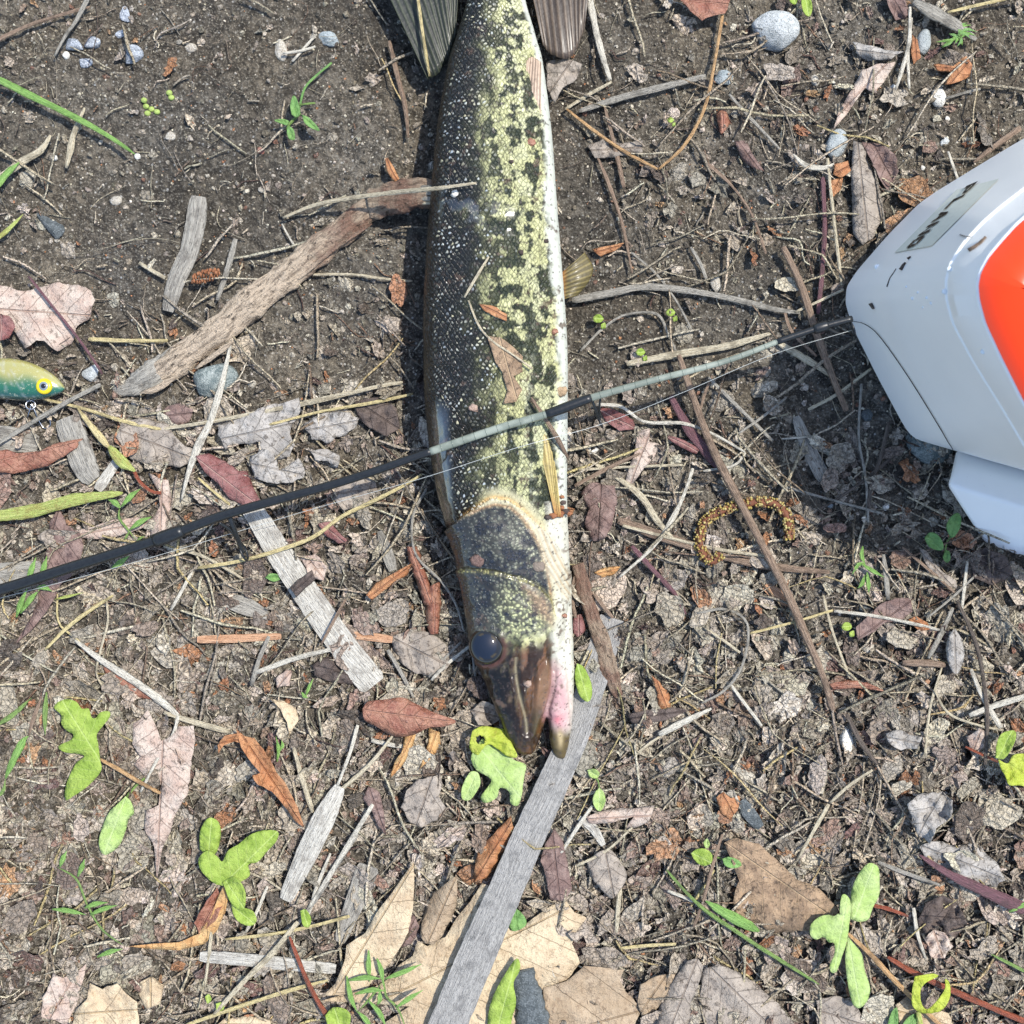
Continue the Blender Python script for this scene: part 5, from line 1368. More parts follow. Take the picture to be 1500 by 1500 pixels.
S_('thin curved root loop right of the green oval leaf', [(1022, 898), (1060, 892), (1090, 906), (1096, 935), (1085, 980), (1060, 1012), (1028, 1030)], 4, 'straw_grey', 5)
S_('thin straw crossing the root loop', [(1033, 920), (1060, 938), (1084, 956)], 4, 'straw', 4)
S_('forked straw at the lower right with a sharp bend', [(1278, 1128), (1245, 1150), (1216, 1176)], [4, 5, 5], 'straw', 5)
S_('lower arm of the forked straw', [(1214, 1178), (1196, 1210), (1168, 1260)], [6, 6, 4], 'straw', 4.6)
S_('pale straw right of the tall lobed plant', [(1286, 1263), (1330, 1280), (1376, 1296)], [6, 7, 5], 'straw_grey', 4.4)
S_('small white curved stalk among dark litter at lower right', [(1338, 1330), (1344, 1368), (1356, 1404)], [6, 6, 4], 'straw_pale', 4.4)
S_('slim dark stem standing in front of the clover leaves', [(1058, 1222), (1044, 1268), (1030, 1320), (1016, 1358)], [4, 5, 5, 4], 'twig_brown', 6)
S_('white short straw left of the grass blade', [(978, 1305), (1006, 1316), (1030, 1328)], 5, 'straw_pale', 4.8)
S_('level yellow straw in grey clods right of the slat', [(908, 1389), (950, 1385), (990, 1383)], 5, 'straw_yellow', 5)
S_('upright tan straw under the small curved grey leaf', [(908, 1300), (905, 1336), (903, 1366)], [7, 7, 5], 'straw', 3.6)
S_('thin straw over the pink leaf right of the slat', [(845, 1268), (890, 1245), (926, 1212)], 4, 'straw', 5.4)
S_('pair of straws rising to the small green leaf', [(868, 1180), (846, 1212), (820, 1252)], [5, 6, 5], 'straw_pale', 5)
S_('pale straw at the far right pointing to the lime plant', [(1420, 1048), (1462, 1032), (1510, 1018)], [8, 9, 9], 'straw_pale', 5, .5)
S_('long pale straw crossing down at the far right', [(1422, 980), (1440, 1022), (1466, 1066)], [6, 7, 9], 'straw_pale', 4.6, .5)
S_('thin dark stem standing at the far right', [(1402, 880), (1425, 930), (1438, 980), (1446, 1050), (1443, 1120)], [5, 6, 6, 6, 5], 'twig_dark', 6, .8)
S_('dark twig leaning left of the white stone', [(1240, 1046), (1262, 1088), (1285, 1120)], [6, 8, 6], 'twig_dark', 5)
S_('thin straw hanging at the right middle', [(1380, 976), (1362, 1040), (1355, 1108)], [3, 4, 4], 'straw', 5)
S_('curved thin straw right of the hanging one', [(1368, 1010), (1390, 1045), (1432, 1062), (1470, 1070)], 3.6, 'straw', 5)
S_('striped brown stalk piece below the grey leaf at right', [(1322, 971), (1352, 971), (1385, 974)], [9, 11, 9], 'twig_brown', 5, .5)
S_('blue grey straw slanting right of the mauve leaf', [(1396, 890), (1378, 930), (1360, 964)], [5, 8, 6], 'straw_grey', 5)
S_('upright straw at right below the cooler', [(1417, 822), (1413, 858), (1408, 900)], [4, 5, 4], 'straw_pale', 5)
S_('grey upright straw right of the small green shoots', [(1294, 812), (1298, 845), (1301, 878)], [5, 8, 7], 'straw_grey', 4)
S_('long thin dark stem from the cooler foot down to the left', [(1322, 802), (1365, 838), (1398, 868)], [4, 5, 4], 'twig_brown', 4.6)
S_('thin stem leaning from the right into the dark one', [(1430, 842), (1395, 875), (1358, 905)], 3.4, 'straw_grey', 5)
S_('long straw over the dorsal fin', [(611, -10), (618, 40), (624, 80), (629, 112)], [5, 5, 5, 4], 'straw_yellow', 20, .8, zs=[19, 19, 18, 13])
S_('flat brown stalk standing left of the dorsal fin', [(570, 60), (582, 110), (594, 160), (598, 202)], [6, 8, 7, 4], 'twig_brown', 4)
S_('brown splinter standing above the branch end', [(566, 232), (573, 250), (584, 268)], [6, 12, 8], 'rust', 6)
S_('short straw on the flank of the fish above its middle', [(716, 376), (700, 402), (680, 436)], [3, 4, 3], 'straw', 3, zs=[46.5, 46.5, 46])
S_('thin root hair curving over the flank of the fish', [(686, 440), (702, 478), (722, 500), (752, 520), (780, 540)], 3, 'straw', 3, zs=[46.5, 46.5, 47, 47, 46])
S_('brown stalk leaning on the belly below the rod', [(778, 582), (798, 612), (818, 645), (832, 672)], [3, 6, 7, 6], 'twig_brown', 3, zs=[47, 44.5, 39, 27])
S_('short grey stick standing at upper left beside the branch', [(345, 350), (334, 392), (318, 440)], [8, 9, 7], 'straw_grey', 4.4)
S_('small tan splinter above the branch at upper left', [(204, 385), (222, 396), (242, 407)], 6, 'straw', 3.6)
S_('thin straw right of the grey wood piece', [(413, 328), (424, 348), (434, 364)], 3, 'straw_pale', 3.2)
S_('thin level straw right below the branch', [(450, 402), (515, 402), (560, 408), (604, 412)], [4, 4, 4, 3], 'straw', 3.6)
S_('dry husk pointing down at upper left', [(124, 158), (108, 196), (103, 220), (97, 246)], [4, 9, 10, 5], 'straw', 4, .4)
S_('dead folded blade end at the left edge near the top', [(74, 198), (60, 220), (34, 236), (-10, 268)], [5, 10, 12, 12], 'straw', 5, .4)
S_('brown twig in the top left corner', [(-10, 62), (40, 38), (95, 20), (132, 10)], [7, 6, 5, 4], 'twig_brown', 4)
S_('tan forked twig by the bluish stones', [(132, -10), (112, 30), (96, 52), (80, 82)], [8, 6, 5, 4], 'straw_grey', 4)
S_('thin reddish stem over the pink crumpled leaf', [(42, 405), (82, 455), (110, 490), (132, 520), (150, 548)], 4, 'purple_stem', 8)
S_('crossed straw near the blue pebble', [(462, 68), (443, 74), (414, 78)], 4, 'straw_pale', 3.6)
S_('second crossed straw near the blue pebble', [(464, 50), (446, 70), (428, 90)], 4, 'straw_pale', 3)
S_('grey upright pair of straws in the top right', [(1333, 10), (1332, 60), (1322, 100), (1312, 132)], [4, 6, 6, 4], 'straw_pale', 5)
S_('straw beside the grey upright pair', [(1336, 26), (1330, 80), (1332, 130)], [3, 5, 4], 'straw_pale', 4.6)
S_('thick dry grey grass across the top right', [(1338, 2), (1370, 20), (1402, 38), (1430, 58)], [10, 20, 16, 7], 'straw_grey', 4, .4)
S_('long tan straw at the top right edge', [(1388, 18), (1430, 8), (1500, -8)], [4, 5, 5], 'straw_yellow', 6)
S_('short pale straw pointing to the cooler label', [(1389, 222), (1396, 242), (1403, 262)], 4, 'straw_pale', 3.4)
S_('twig fork left of the round white pebble', [(1386, 144), (1412, 136), (1436, 130)], 4, 'straw_grey', 3.6)
S_('grey curled grass left of the oval stone', [(1162, 226), (1180, 242), (1206, 246), (1222, 240)], [3, 8, 8, 4], 'straw_pale', 4, .4)
S_('slim brown twig leaning left of the oval stone', [(1036, 240), (1072, 272), (1102, 316), (1122, 372)], [7, 4, 4, 4], 'twig_brown', 3.6)
S_('slanted grey twig at the middle top', [(1068, 138), (1104, 178), (1142, 218)], [4, 5, 4], 'straw_grey', 3.6)
S_('long brown stem right of the belly going down', [(876, 232), (892, 270), (912, 330), (926, 400)], [4, 6, 5, 3], 'twig_brown', 3.6)
S_('brown stem segment right of the upper belly', [(884, 150), (902, 220), (914, 275)], [3, 7, 6], 'twig_brown', 3.4)
S_('short tan straw below the olive fin', [(1012, 362), (1026, 386), (1036, 412)], 5, 'straw_grey', 3.2)
S_('thin straw right of the olive fin going to the lower right', [(925, 370), (960, 400), (990, 440), (1014, 485)], 3.4, 'straw_grey', 3.6)

# ---- coloured stems and living grass
B_ = lambda label, pts, w, mat, lift=5, flat=.35, name='grass', cat='grass blade', **kw: strip(name, cat, label, pts, mat, w, lift, flat, G_GR, end=(.5, .35), **kw)
B_('long green grass blade crossing the upper left corner', [(-10, 112), (45, 140), (110, 172), (160, 200), (198, 226)], [11, 11, 9, 7, 4], 'green_blade', 8)
B_('lime green dry tipped blade at the left edge above the rod', [(-20, 758), (50, 748), (110, 732), (180, 722)], [17, 20, 18, 9], 'lime_blade', 7)
B_('bent blade turning from orange to yellow to green', [(112, 596), (135, 626), (160, 656)], [5, 9, 14], 'straw_yellow', 8)
B_('green end of the bent orange blade', [(160, 654), (178, 676), (198, 690)], [16, 17, 12], 'lime_blade', 8.2)
strip('plant_stalk', 'stalk', 'orange brown stem that carries the bent yellow blade', [(196, 690), (205, 706), (222, 720), (236, 722)], 'red_stem', [6, 5, 5, 6], 7, .8, G_ST)
B_('green blade tip at the left edge below the husk', [(-12, 282), (8, 256), (28, 238)], [12, 10, 8], 'green_blade', 7)
B_('thin green blade at the left edge at one third height', [(-10, 355), (12, 336), (34, 314)], [6, 7, 3], 'lime_blade', 5)
B_('slim green stem running to the lower right corner region', [(976, 1274), (1002, 1304), (1034, 1334), (1075, 1362), (1120, 1392), (1200, 1442)], [4, 5, 6, 6, 6, 4], 'green_stem', 7, .8, 'grass', 'grass')
B_('short broad green blade with torn brown end', [(1034, 1320), (1060, 1336), (1086, 1350), (1112, 1364)], [6, 14, 16, 14], 'green_blade', 6.5)
B_('long purple pink blade at the right edge', [(1346, 1252), (1390, 1280), (1440, 1304), (1510, 1336)], [5, 12, 18, 20], 'purple_stem', 8)
B_('green blade lying against the purple one', [(1478, 1336), (1500, 1326), (1520, 1318)], [6, 9, 10], 'green_blade', 10)
B_('green blade stem at the lower right edge', [(1452, 1398), (1480, 1412), (1515, 1430)], [4, 5, 5], 'green_stem', 7)
strip('plant_stalk', 'stalk', 'bright orange red stem crossing the lower right corner', [(1240, 1366), (1275, 1398), (1310, 1436), (1345, 1470), (1385, 1510)], 'needle', [5, 8, 8, 7, 7], 8, .9, G_ST)
strip('plant_stalk', 'stalk', 'dark red stem running to the right bottom corner', [(1300, 1402), (1345, 1428), (1420, 1462), (1510, 1500)], 'red_stem', [6, 9, 9, 9], 7, .9, G_ST)
strip('plant_stalk', 'stalk', 'short red stem right of the tall lobed plant', [(1276, 1326), (1300, 1331), (1330, 1342)], 'red_stem', [6, 6, 4], 6, .9, G_ST)
strip('plant_stalk', 'stalk', 'dark red stem rising from the bottom edge left', [(424, 1372), (438, 1408), (456, 1450), (480, 1490)], 'red_stem', [4, 6, 7, 7], 9, .9, G_ST)
strip('plant_stalk', 'stalk', 'orange stem of the bright lobed leaf at left', [(146, 1112), (172, 1126), (205, 1146), (235, 1162)], 'needle', [5, 6, 6, 5], 10, .9, G_ST)
strip('plant_stalk', 'stalk', 'purple stem below the rod right of the belly', [(982, 580), (1010, 630), (1036, 662), (1056, 690)], 'purple_stem', [8, 16, 18, 10], 3, .5, G_ST)
strip('plant_stalk', 'stalk', 'purple stem segment crossing to the left', [(978, 640), (1000, 650), (1022, 662)], 'crimson', [6, 12, 10], 4, .5, G_ST)
strip('plant_stalk', 'stalk', 'thin dark purple stem under the catkin', [(925, 800), (958, 836), (990, 872), (1004, 900)], 'purple_stem', [8, 8, 7, 5], 3.4, .7, G_ST)
strip('plant_stalk', 'stalk', 'curved red orange stem at the far right', [(1414, 1094), (1440, 1106), (1462, 1116)], 'red_stem', 4, 6, .9, G_ST)

# ---- catkin: spine with lumpy scales
cat_ = thing('catkin', 'golden brown catkin curled like a hook among the grass', 'catkin', W(1090, 770, .006), None)
CQ = catmull([(1056, 812), (1044, 822), (1030, 812), (1024, 790), (1032, 766), (1052, 750), (1084, 740), (1118, 735), (1142, 742), (1154, 762), (1156, 790)], 90)
V, F, UV = ring_mesh(np.array([W(a, b, .0075 + gz(a, b) * .5) for a, b in CQ]), np.full(90, 11 * PX), np.ones(90), 8)
M['catkin_dark'] = mat_plain('catkin_core', (.16, .06, .03), .7, .3, .4, 3, 1.0)
keep(pymesh('spine', V, F, M['catkin_dark'], uvs=UV), cat_)
rr = np.random.RandomState(9); Vs, Fs, Cs = [], [], []; off = 0
for i in range(640):
    k_ = rr.randint(0, 90); a, b = CQ[k_]; th = rr.rand() * 6.28
    t_ = CQ[min(89, k_ + 1)] - CQ[max(0, k_ - 1)]; t_ /= np.linalg.norm(t_) + 1e-9; nrm = np.array([-t_[1], t_[0]])
    p = np.array(W(a + nrm[0] * 7.4 * math.cos(th), b + nrm[1] * 7.4 * math.cos(th), .0075 + gz(a, b) * .5 + 7 * PX * math.sin(th)))
    v = ICO_V * (1.2 + 1.3 * rr.rand()) * PX * np.array([1, 1, .8]) + p
    Vs.append(v); Fs.append(ICO_F + off); off += len(v)
    c = [(.33, .25, .07), (.40, .33, .13), (.14, .07, .04), (.23, .14, .05)][rr.choice(4, p=[.35, .2, .25, .2])]
    Cs.append(np.tile(np.array(c), (len(v), 1)))
M['catkin'] = mat_wet('catkin_scales', .6, 0, .5, .3)
sc_ = pymesh('scales', np.concatenate(Vs), np.concatenate(Fs), M['catkin'], cols=np.concatenate(Cs)); keep(sc_, cat_); sc_['kind'] = 'stuff'
# small cone
cone = thing('pine_cone', 'tiny reddish brown cone beside the end of the grey wood piece', 'cone', W(302, 402, .004))
for i in range(46):
    t = i / 46; a = i * 2.4; r_ = 9.5 * math.sin(math.pi * (.12 + .8 * t)) ** .7
    x0 = 302 - 20 + 40 * t; y0 = 404 - 5 * (t - .5) * 2 + math.cos(a) * r_ * .8
    z = .0045 + math.sin(a) * r_ * .8 * PX + .002
    v = ICO_V * np.array([3.1, 3.6, 1.6]) * PX @ np.array([[math.cos(a * .3), 0, .3], [0, 1, 0], [-.3, 0, 1]]) + np.array(W(x0, y0, z))
    o = pymesh('scale', v, ICO_F, M['rust']); keep(o, cone)

# ---- stones
def st(label, *a, **k): k.setdefault('group', G_PB); return stone('pebble' if min(a[2], a[3]) < 18 else 'stone', 'stone', label, *a, **k)
st('largest pale grey speckled rock at the top right', 1134, 46, 36, 29, .2, 'stone_grey', high=.75, angular=.4, lift=1)
st('small blue grey angular stone below the pale rock', 1060, 115, 14.5, 12, .1, 'stone_blue', angular=.4)
st('smooth oval grey stone above the rust leaf scraps', 1225, 211, 16, 23, -.3, 'stone_smooth', high=.7, angular=.12, lift=1)
st('upright oblong grey pebble left of the green tuft', 1353, 62, 10.5, 20, -.15, 'stone_smooth', high=.8, angular=.15)
st('round cream pebble below the rust leaf at top right', 1375, 143, 11, 14.5, .2, 'stone_white', high=.8, angular=.2)
st('small pale stone between cream pebble and cooler', 1383, 208, 8, 6, .5, 'stone_grey')
st('tiny white square stone under the cream pebble', 1388, 175, 4, 5.5, .1, 'stone_white')
st('tiny white chip left of the cream pebble', 1308, 127, 5, 4, 0, 'stone_grey')
st('pair mate white grit above the cooler label', 1352, 246, 4, 4, 0, 'stone_white')
st('flat beige angular stone in the shade above the wavy blade', 1049, 417, 10, 11, .7, 'stone_beige', angular=.4)
st('round dirty stone right of the big rock', 1194, 118, 7, 9, .2, 'stone_beige')
st('glittering blue grey stone cluster left stone', 110, 66, 15, 13, .3, 'mica', angular=.45, lift=1)
st('glittering blue stone touching the left cluster', 137, 62, 13, 10, -.2, 'mica', angular=.4)
st('small blue stone below the cluster', 124, 91, 12, 8.5, .1, 'mica', angular=.4)
st('shiny blue grey stone right of the cluster', 194, 81, 16, 15, .5, 'mica', angular=.5, lift=1)
st('small silvery stone at the top above the shiny one', 184, 22, 9, 13, .2, 'mica', angular=.4)
st('little silvery stone between the upper ones', 177, 50, 9, 6, .4, 'mica')
st('white round pebble beside the blue cluster', 97, 81, 5.5, 6, 0, 'stone_white', angular=.1)
st('blue grey oval pebble near the top by the fish', 482, 57, 17, 11, -.15, 'stone_blue', angular=.25)
st('beige half buried pebble left of the blue pebble', 412, 74, 10, 17, .2, 'stone_beige')
st('faint grey stone between the pebbles at the top', 280, 70, 9, 7, 0, 'stone_beige')
st('black slate sliver lying tilted at upper left', 76, 332, 14, 30, .66, 'slate', high=.5, angular=.5)
st('dark greenish wet stone under the pale straw', 311, 557, 39, 26, .15, 'stone_green', high=.6, angular=.4, lift=1.5)
st('light grey stone at the lower end of the branch', 134, 546, 15, 14, .3, 'stone_grey', angular=.4)
st('grey rock wedged under the cooler corner', 1364, 655, 44, 26, -.35, 'stone_green', high=.5, angular=.4)
st('tall white stone standing in a hollow at lower right', 1240, 1086, 13, 23, .35, 'stone_white', high=.7, angular=.4)
st('round grey stone at the right of the small clover leaves', 1297, 742, 6, 6, 0, 'stone_white')
st('white quartz bit in the shade left of the belly shadow', 868, 660, 10, 9, .2, 'stone_white', angular=.5)
st('white bead like stone left of the brown grass', 1216, 740, 0.1 + 5, 5, 0, 'stone_blue')
st('red brown grain on bare soil at upper left', 382, 221, 6.5, 5, -.4, 'stone_red', angular=.1)
st('white grit at the tip of the green blade', 202, 229, 5, 5, 0, 'stone_white')
st('beige grain below the red brown one', 384, 278, 6, 5, 0, 'stone_beige')
st('tan pebble with a green side at left', 170, 294, 9, 7, .2, 'stone_beige', angular=.1)
st('tan seed like grain with a stalk at upper left', 250, 200, 8, 7, .5, 'stone_beige')
st('small white grit in the middle of the upper left soil', 80, 231, 5, 4, 0, 'stone_white')
st('pale stone beside the crossed straw pair', 113, 928, 13, 10, .3, 'stone_white', angular=.3)
st('grey rounded pebble by the lower right stalks', 1268, 892, 11, 9, .1, 'slate', angular=.2)
st('cream stone in the litter at the middle right', 1272, 950, 10, 8, .2, 'stone_beige')
st('blue grey stone in the shade above the catkin', 1270, 608, 9, 10, 0, 'slate')
st('glassy blue grey flake left of the wood strip', 480, 745, 11, 9, .4, 'stone_blue', angular=.5)
st('orange topped stone in the clods at right', 1442, 900, 13, 9, 0, 'stone_beige')
# ---- dead leaves traced one by one
D_ = dead
D_('large crumpled pinkish beige leaf at the left edge', [(-40, 425), (0, 418), (40, 428), (85, 414), (128, 420), (138, 440), (132, 468), (110, 480), (106, 505), (84, 514), (60, 498), (38, 508), (18, 482), (-30, 470)], 'pinkleaf', 5, wrinkle=5.0, jag=2.5)
D_('dark crimson leaf scrap at the left edge over the pink leaf', [(-12, 458), (14, 462), (22, 478), (14, 496), (-12, 500)], 'crimson', 8, curl=-1)
D_('serrated red brown leaf left of the wood stub', [(-20, 664), (10, 658), (25, 664), (60, 660), (80, 650), (122, 642), (112, 656), (95, 668), (70, 682), (50, 688), (20, 694), (-20, 690)], 'redleaf', 7, curl=-1.5, bend=1, rib=((-20, 680), (125, 643)))
D_('deep mauve lobed leaf lying under the rod at left', [(86, 742), (98, 768), (116, 780), (122, 800), (118, 822), (108, 840), (88, 858), (78, 880), (62, 905), (44, 925), (22, 944), (48, 900), (55, 868), (50, 850), (68, 838), (66, 812), (76, 790), (72, 768)], 'mauve', 5, rib=((86, 745), (30, 940)), wrinkle=2.5)
D_('dark red veined leaf on top of the bleached strip', [(286, 668), (305, 664), (330, 676), (350, 690), (362, 690), (370, 712), (384, 738), (372, 744), (352, 738), (336, 730), (320, 708), (300, 692)], 'crimson', 8, curl=-3.5, rib=((284, 668), (380, 742)), jag=.6)
D_('glossy red brown leaf with a pointed tip left of the snout', [(531, 1038), (540, 1028), (562, 1025), (590, 1022), (606, 1030), (632, 1042), (668, 1056), (650, 1064), (628, 1066), (604, 1076), (578, 1078), (552, 1064), (534, 1054)], 'redleaf', 11, curl=-4, smooth=True, jag=0, wrinkle=1, rib=((534, 1040), (668, 1058)), thick=.5)
D_('long pinkish tan serrated leaf with a tail at lower left', [(196, 1060), (206, 1054), (216, 1038), (228, 1062), (236, 1084), (252, 1078), (262, 1064), (284, 1062), (286, 1085), (280, 1120), (276, 1158), (266, 1180), (256, 1196), (250, 1218), (238, 1242), (230, 1288), (226, 1240), (212, 1215), (214, 1186), (232, 1180), (236, 1150), (215, 1138), (196, 1120), (206, 1108), (194, 1090)], 'pinkleaf', 5.5, rib=((240, 1060), (230, 1285)), wrinkle=2.2, curl=1.2)
D_('curled rust coloured leaf standing on edge at lower left', [(346, 1068), (358, 1078), (372, 1080), (386, 1098), (400, 1122), (420, 1150), (436, 1182), (446, 1212), (434, 1204), (416, 1180), (398, 1160), (378, 1150), (368, 1136), (380, 1132), (364, 1112), (352, 1094)], 'rust', 9, curl=6, rib=((350, 1070), (445, 1212)), jag=1.5)
D_('curly rust shred hooked on the standing leaf', [(318, 1092), (330, 1078), (352, 1074), (372, 1092), (360, 1092), (344, 1086), (328, 1092), (320, 1104)], 'rust', 9, curl=3)
D_('orange brown curved blade leaf ending in a point at lower left', [(330, 1292), (336, 1308), (330, 1336), (318, 1362), (300, 1382), (262, 1392), (222, 1390), (188, 1386), (226, 1382), (262, 1380), (290, 1368), (308, 1344), (318, 1318)], 'orange_leaf', 8, curl=-3, rib=((332, 1294), (190, 1388)), jag=.4)
D_('dark inner fold of the orange blade leaf', [(318, 1300), (328, 1320), (316, 1350), (292, 1368), (284, 1352), (298, 1326)], 'redleaf', 5.5, curl=3)
D_('slim pink brown leaf under the broad pale straw', [(148, 968), (162, 980), (196, 998), (222, 1014), (232, 1026), (206, 1022), (176, 1008), (156, 992)], 'redleaf', 3.8, curl=-1.5, rib=((148, 968), (232, 1026)), jag=.5)
D_('large dull brown crumpled leaf above the rod at left', [(170, 640), (178, 618), (204, 612), (246, 622), (258, 640), (272, 654), (292, 660), (286, 676), (262, 684), (228, 680), (196, 676), (182, 660)], 'taupe', 5, wrinkle=4.0, curl=-2)
D_('thin tan twisted leaf standing above the rod', [(216, 692), (232, 700), (246, 704), (252, 730), (250, 760), (242, 786), (222, 792), (220, 768), (234, 742), (232, 718)], 'pinkleaf', 6, curl=-3.5, wrinkle=2)
D_('beige strip of leaf under the little green sprig', [(106, 778), (136, 772), (166, 762), (200, 758), (222, 764), (204, 776), (170, 786), (136, 790), (112, 786)], 'pinkleaf', 3.6, wrinkle=2)
D_('small mauve triangle leaf above the long straw', [(240, 598), (262, 590), (282, 600), (278, 618), (250, 624), (240, 614)], 'mauve', 4, curl=-1)
D_('crumpled grey leaf right of the long straw, upper one', [(318, 622), (350, 614), (378, 600), (410, 590), (436, 584), (440, 604), (424, 628), (432, 652), (424, 668), (396, 672), (378, 662), (382, 648), (352, 650), (330, 660), (322, 644)], 'greyleaf', 5, wrinkle=5.0, jag=2.5)
D_('crumpled grey leaf above the rod, lower one', [(366, 668), (384, 658), (402, 664), (410, 690), (436, 672), (446, 684), (444, 700), (420, 708), (392, 708), (374, 700)], 'greyleaf', 6, wrinkle=4.0, jag=2.5)
D_('crinkled grey leaf left of the fish shadow', [(446, 622), (470, 606), (496, 600), (526, 612), (524, 624), (500, 640), (478, 648), (456, 644)], 'greyleaf', 6, wrinkle=5.0, jag=2.5, curl=-2)
D_('ragged grey leaf scrap just above the rod', [(454, 660), (480, 658), (498, 668), (494, 686), (480, 676), (462, 674)], 'greyleaf', 5.5, wrinkle=3)
D_('flat dark grey leaf beside the fish shadow', [(520, 588), (556, 580), (580, 598), (586, 628), (566, 640), (540, 626), (524, 612)], 'darkleaf', 3.6, wrinkle=3)
D_('large flat grey clod like leaf below the rod', [(486, 704), (520, 696), (548, 700), (556, 722), (536, 740), (504, 748), (488, 730)], 'taupe', 3.6, wrinkle=4)
D_('crimson leaf scrap under the yellow curved straw', [(466, 768), (484, 764), (496, 780), (510, 792), (496, 796), (478, 784)], 'crimson', 4.8, curl=-1)
D_('pinkish leaf piece right of the wood strip', [(440, 816), (462, 812), (480, 830), (474, 850), (454, 846)], 'pinkleaf', 3.8, wrinkle=2)
D_('crumb of dark bark like leaf stuck on the bleached strip', [(424, 862), (438, 848), (456, 836), (462, 848), (448, 862), (434, 874)], 'darkleaf', 11, curl=-2, wrinkle=2.5)
D_('rolled dark red leaf left of the gill cover', [(596, 800), (610, 800), (620, 820), (628, 852), (634, 888), (622, 886), (610, 850), (600, 826)], 'redleaf', 6, curl=-5, rib=((600, 800), (632, 888)))
D_('second rolled mahogany leaf touching the fish cheek', [(628, 860), (644, 852), (646, 884), (642, 928), (630, 930), (622, 900)], 'redleaf', 6.5, curl=-5, rib=((636, 856), (636, 930)))
D_('orange tipped leaf left of the rolled dark red ones', [(536, 872), (548, 856), (562, 848), (590, 832), (602, 826), (596, 842), (576, 854), (560, 866), (544, 880)], 'rust', 6.5, curl=-2, rib=((538, 876), (600, 830)))
D_('grey brown flat leaf left of the snout', [(572, 934), (598, 924), (630, 926), (654, 944), (660, 972), (640, 992), (610, 986), (586, 970), (578, 952)], 'taupe', 4, wrinkle=3.5, curl=-1.5)
D_('dark rounded leaf with a pink edge left of the strip end', [(458, 974), (474, 962), (498, 962), (520, 980), (516, 1002), (486, 1000), (462, 990)], 'darkleaf', 3.8, wrinkle=2.5, curl=-2)
D_('small reddish square leaf above the grass shoot', [(404, 994), (420, 980), (428, 984), (424, 1004), (406, 1008)], 'pinkleaf', 4, wrinkle=1.5)
D_('curled yellow tan leaf left of the grass shoot', [(396, 1024), (416, 1026), (432, 1038), (438, 1056), (424, 1078), (420, 1058), (412, 1040)], 'oak', 6.5, curl=-3, rib=((398, 1024), (424, 1076)))
D_('grey brown leaf with torn edge above the oak leaf', [(588, 1182), (596, 1158), (612, 1142), (644, 1134), (648, 1150), (642, 1166), (652, 1182), (640, 1200), (618, 1212), (600, 1204)], 'taupe', 7, curl=-1.2, wrinkle=1.6)
D_('narrow mauve leaf with a point beside it', [(530, 1168), (540, 1152), (556, 1160), (562, 1190), (566, 1224), (552, 1206), (542, 1184)], 'mauve', 5.4, curl=-2)
D_('tan curled leaf below the glossy red leaf, right', [(628, 1066), (644, 1072), (646, 1090), (632, 1110), (614, 1128), (622, 1106), (628, 1088)], 'orange_leaf', 6, curl=-3)
D_('tan shred below the glossy red leaf, left', [(592, 1074), (610, 1070), (604, 1098), (588, 1122), (572, 1140), (578, 1116), (590, 1098)], 'orange_leaf', 6, curl=-3)
D_('dark brown curled leaf left of the upper jaw', [(690, 1042), (706, 1026), (726, 1032), (736, 1052), (722, 1062), (700, 1062)], 'taupe', 5, curl=4, wrinkle=3)
# oak leaf, four lobes visible
oak = thing('oak_leaf', 'large tan oak leaf with pointed lobes under the grey slat', 'dead leaf', W(690, 1400, .004), G_LF)
for nm, ol, mt, lf, kw in [
    ('lobe', [(606, 1262), (607, 1300), (604, 1336), (598, 1366), (584, 1392), (572, 1410), (552, 1428), (538, 1448), (500, 1458), (474, 1458), (492, 1440), (506, 1404), (508, 1384), (536, 1366), (552, 1336), (574, 1308)], 'oak', 7.5, dict(rib=((490, 1455), (604, 1270)), curl=1.4, bend=2)),
    ('lobe', [(669, 1283), (670, 1312), (668, 1330), (658, 1350), (648, 1370), (636, 1382), (622, 1382), (616, 1370), (618, 1352), (624, 1330), (634, 1308), (646, 1300), (656, 1292)], 'oak_dark', 10, dict(rib=((626, 1382), (668, 1285)), curl=-5)),
    ('blade', [(470, 1466), (520, 1452), (548, 1446), (572, 1432), (584, 1414), (604, 1400), (612, 1378), (626, 1386), (652, 1372), (668, 1346), (690, 1318), (706, 1294), (722, 1300), (736, 1336), (748, 1362), (762, 1360), (782, 1344), (808, 1326), (830, 1320), (842, 1336), (860, 1344), (846, 1362), (838, 1382), (850, 1410), (832, 1434), (812, 1442), (790, 1452), (790, 1520), (600, 1522), (560, 1500), (600, 1474), (548, 1470)], 'oak', 5.5, dict(rib=((490, 1500), (830, 1330)), curl=1.2, wrinkle=2.2))]:
    leaf(nm, None, None, ol, mt, lf, jag=.8, parent=oak, **{**dict(wrinkle=1.4), **kw})
D_('darker brown oak leaf at the bottom right of the slat', [(796, 1446), (830, 1438), (856, 1414), (884, 1418), (914, 1420), (908, 1436), (916, 1452), (942, 1478), (930, 1500), (938, 1530), (800, 1530)], 'oak_dark', 4.5, name='oak_leaf', rib=((940, 1480), (790, 1520)), curl=1.5, wrinkle=2)
D_('small plum coloured leaf peeking between the oak lobes', [(592, 1352), (606, 1340), (614, 1356), (608, 1380), (590, 1388), (580, 1374)], 'mauve', 4, curl=-2)
D_('green brown dark leaf tip right of the slat over the oak leaf', [(744, 1352), (752, 1330), (768, 1342), (770, 1356), (752, 1364)], 'greendark', 7.5, smooth=True, jag=0)
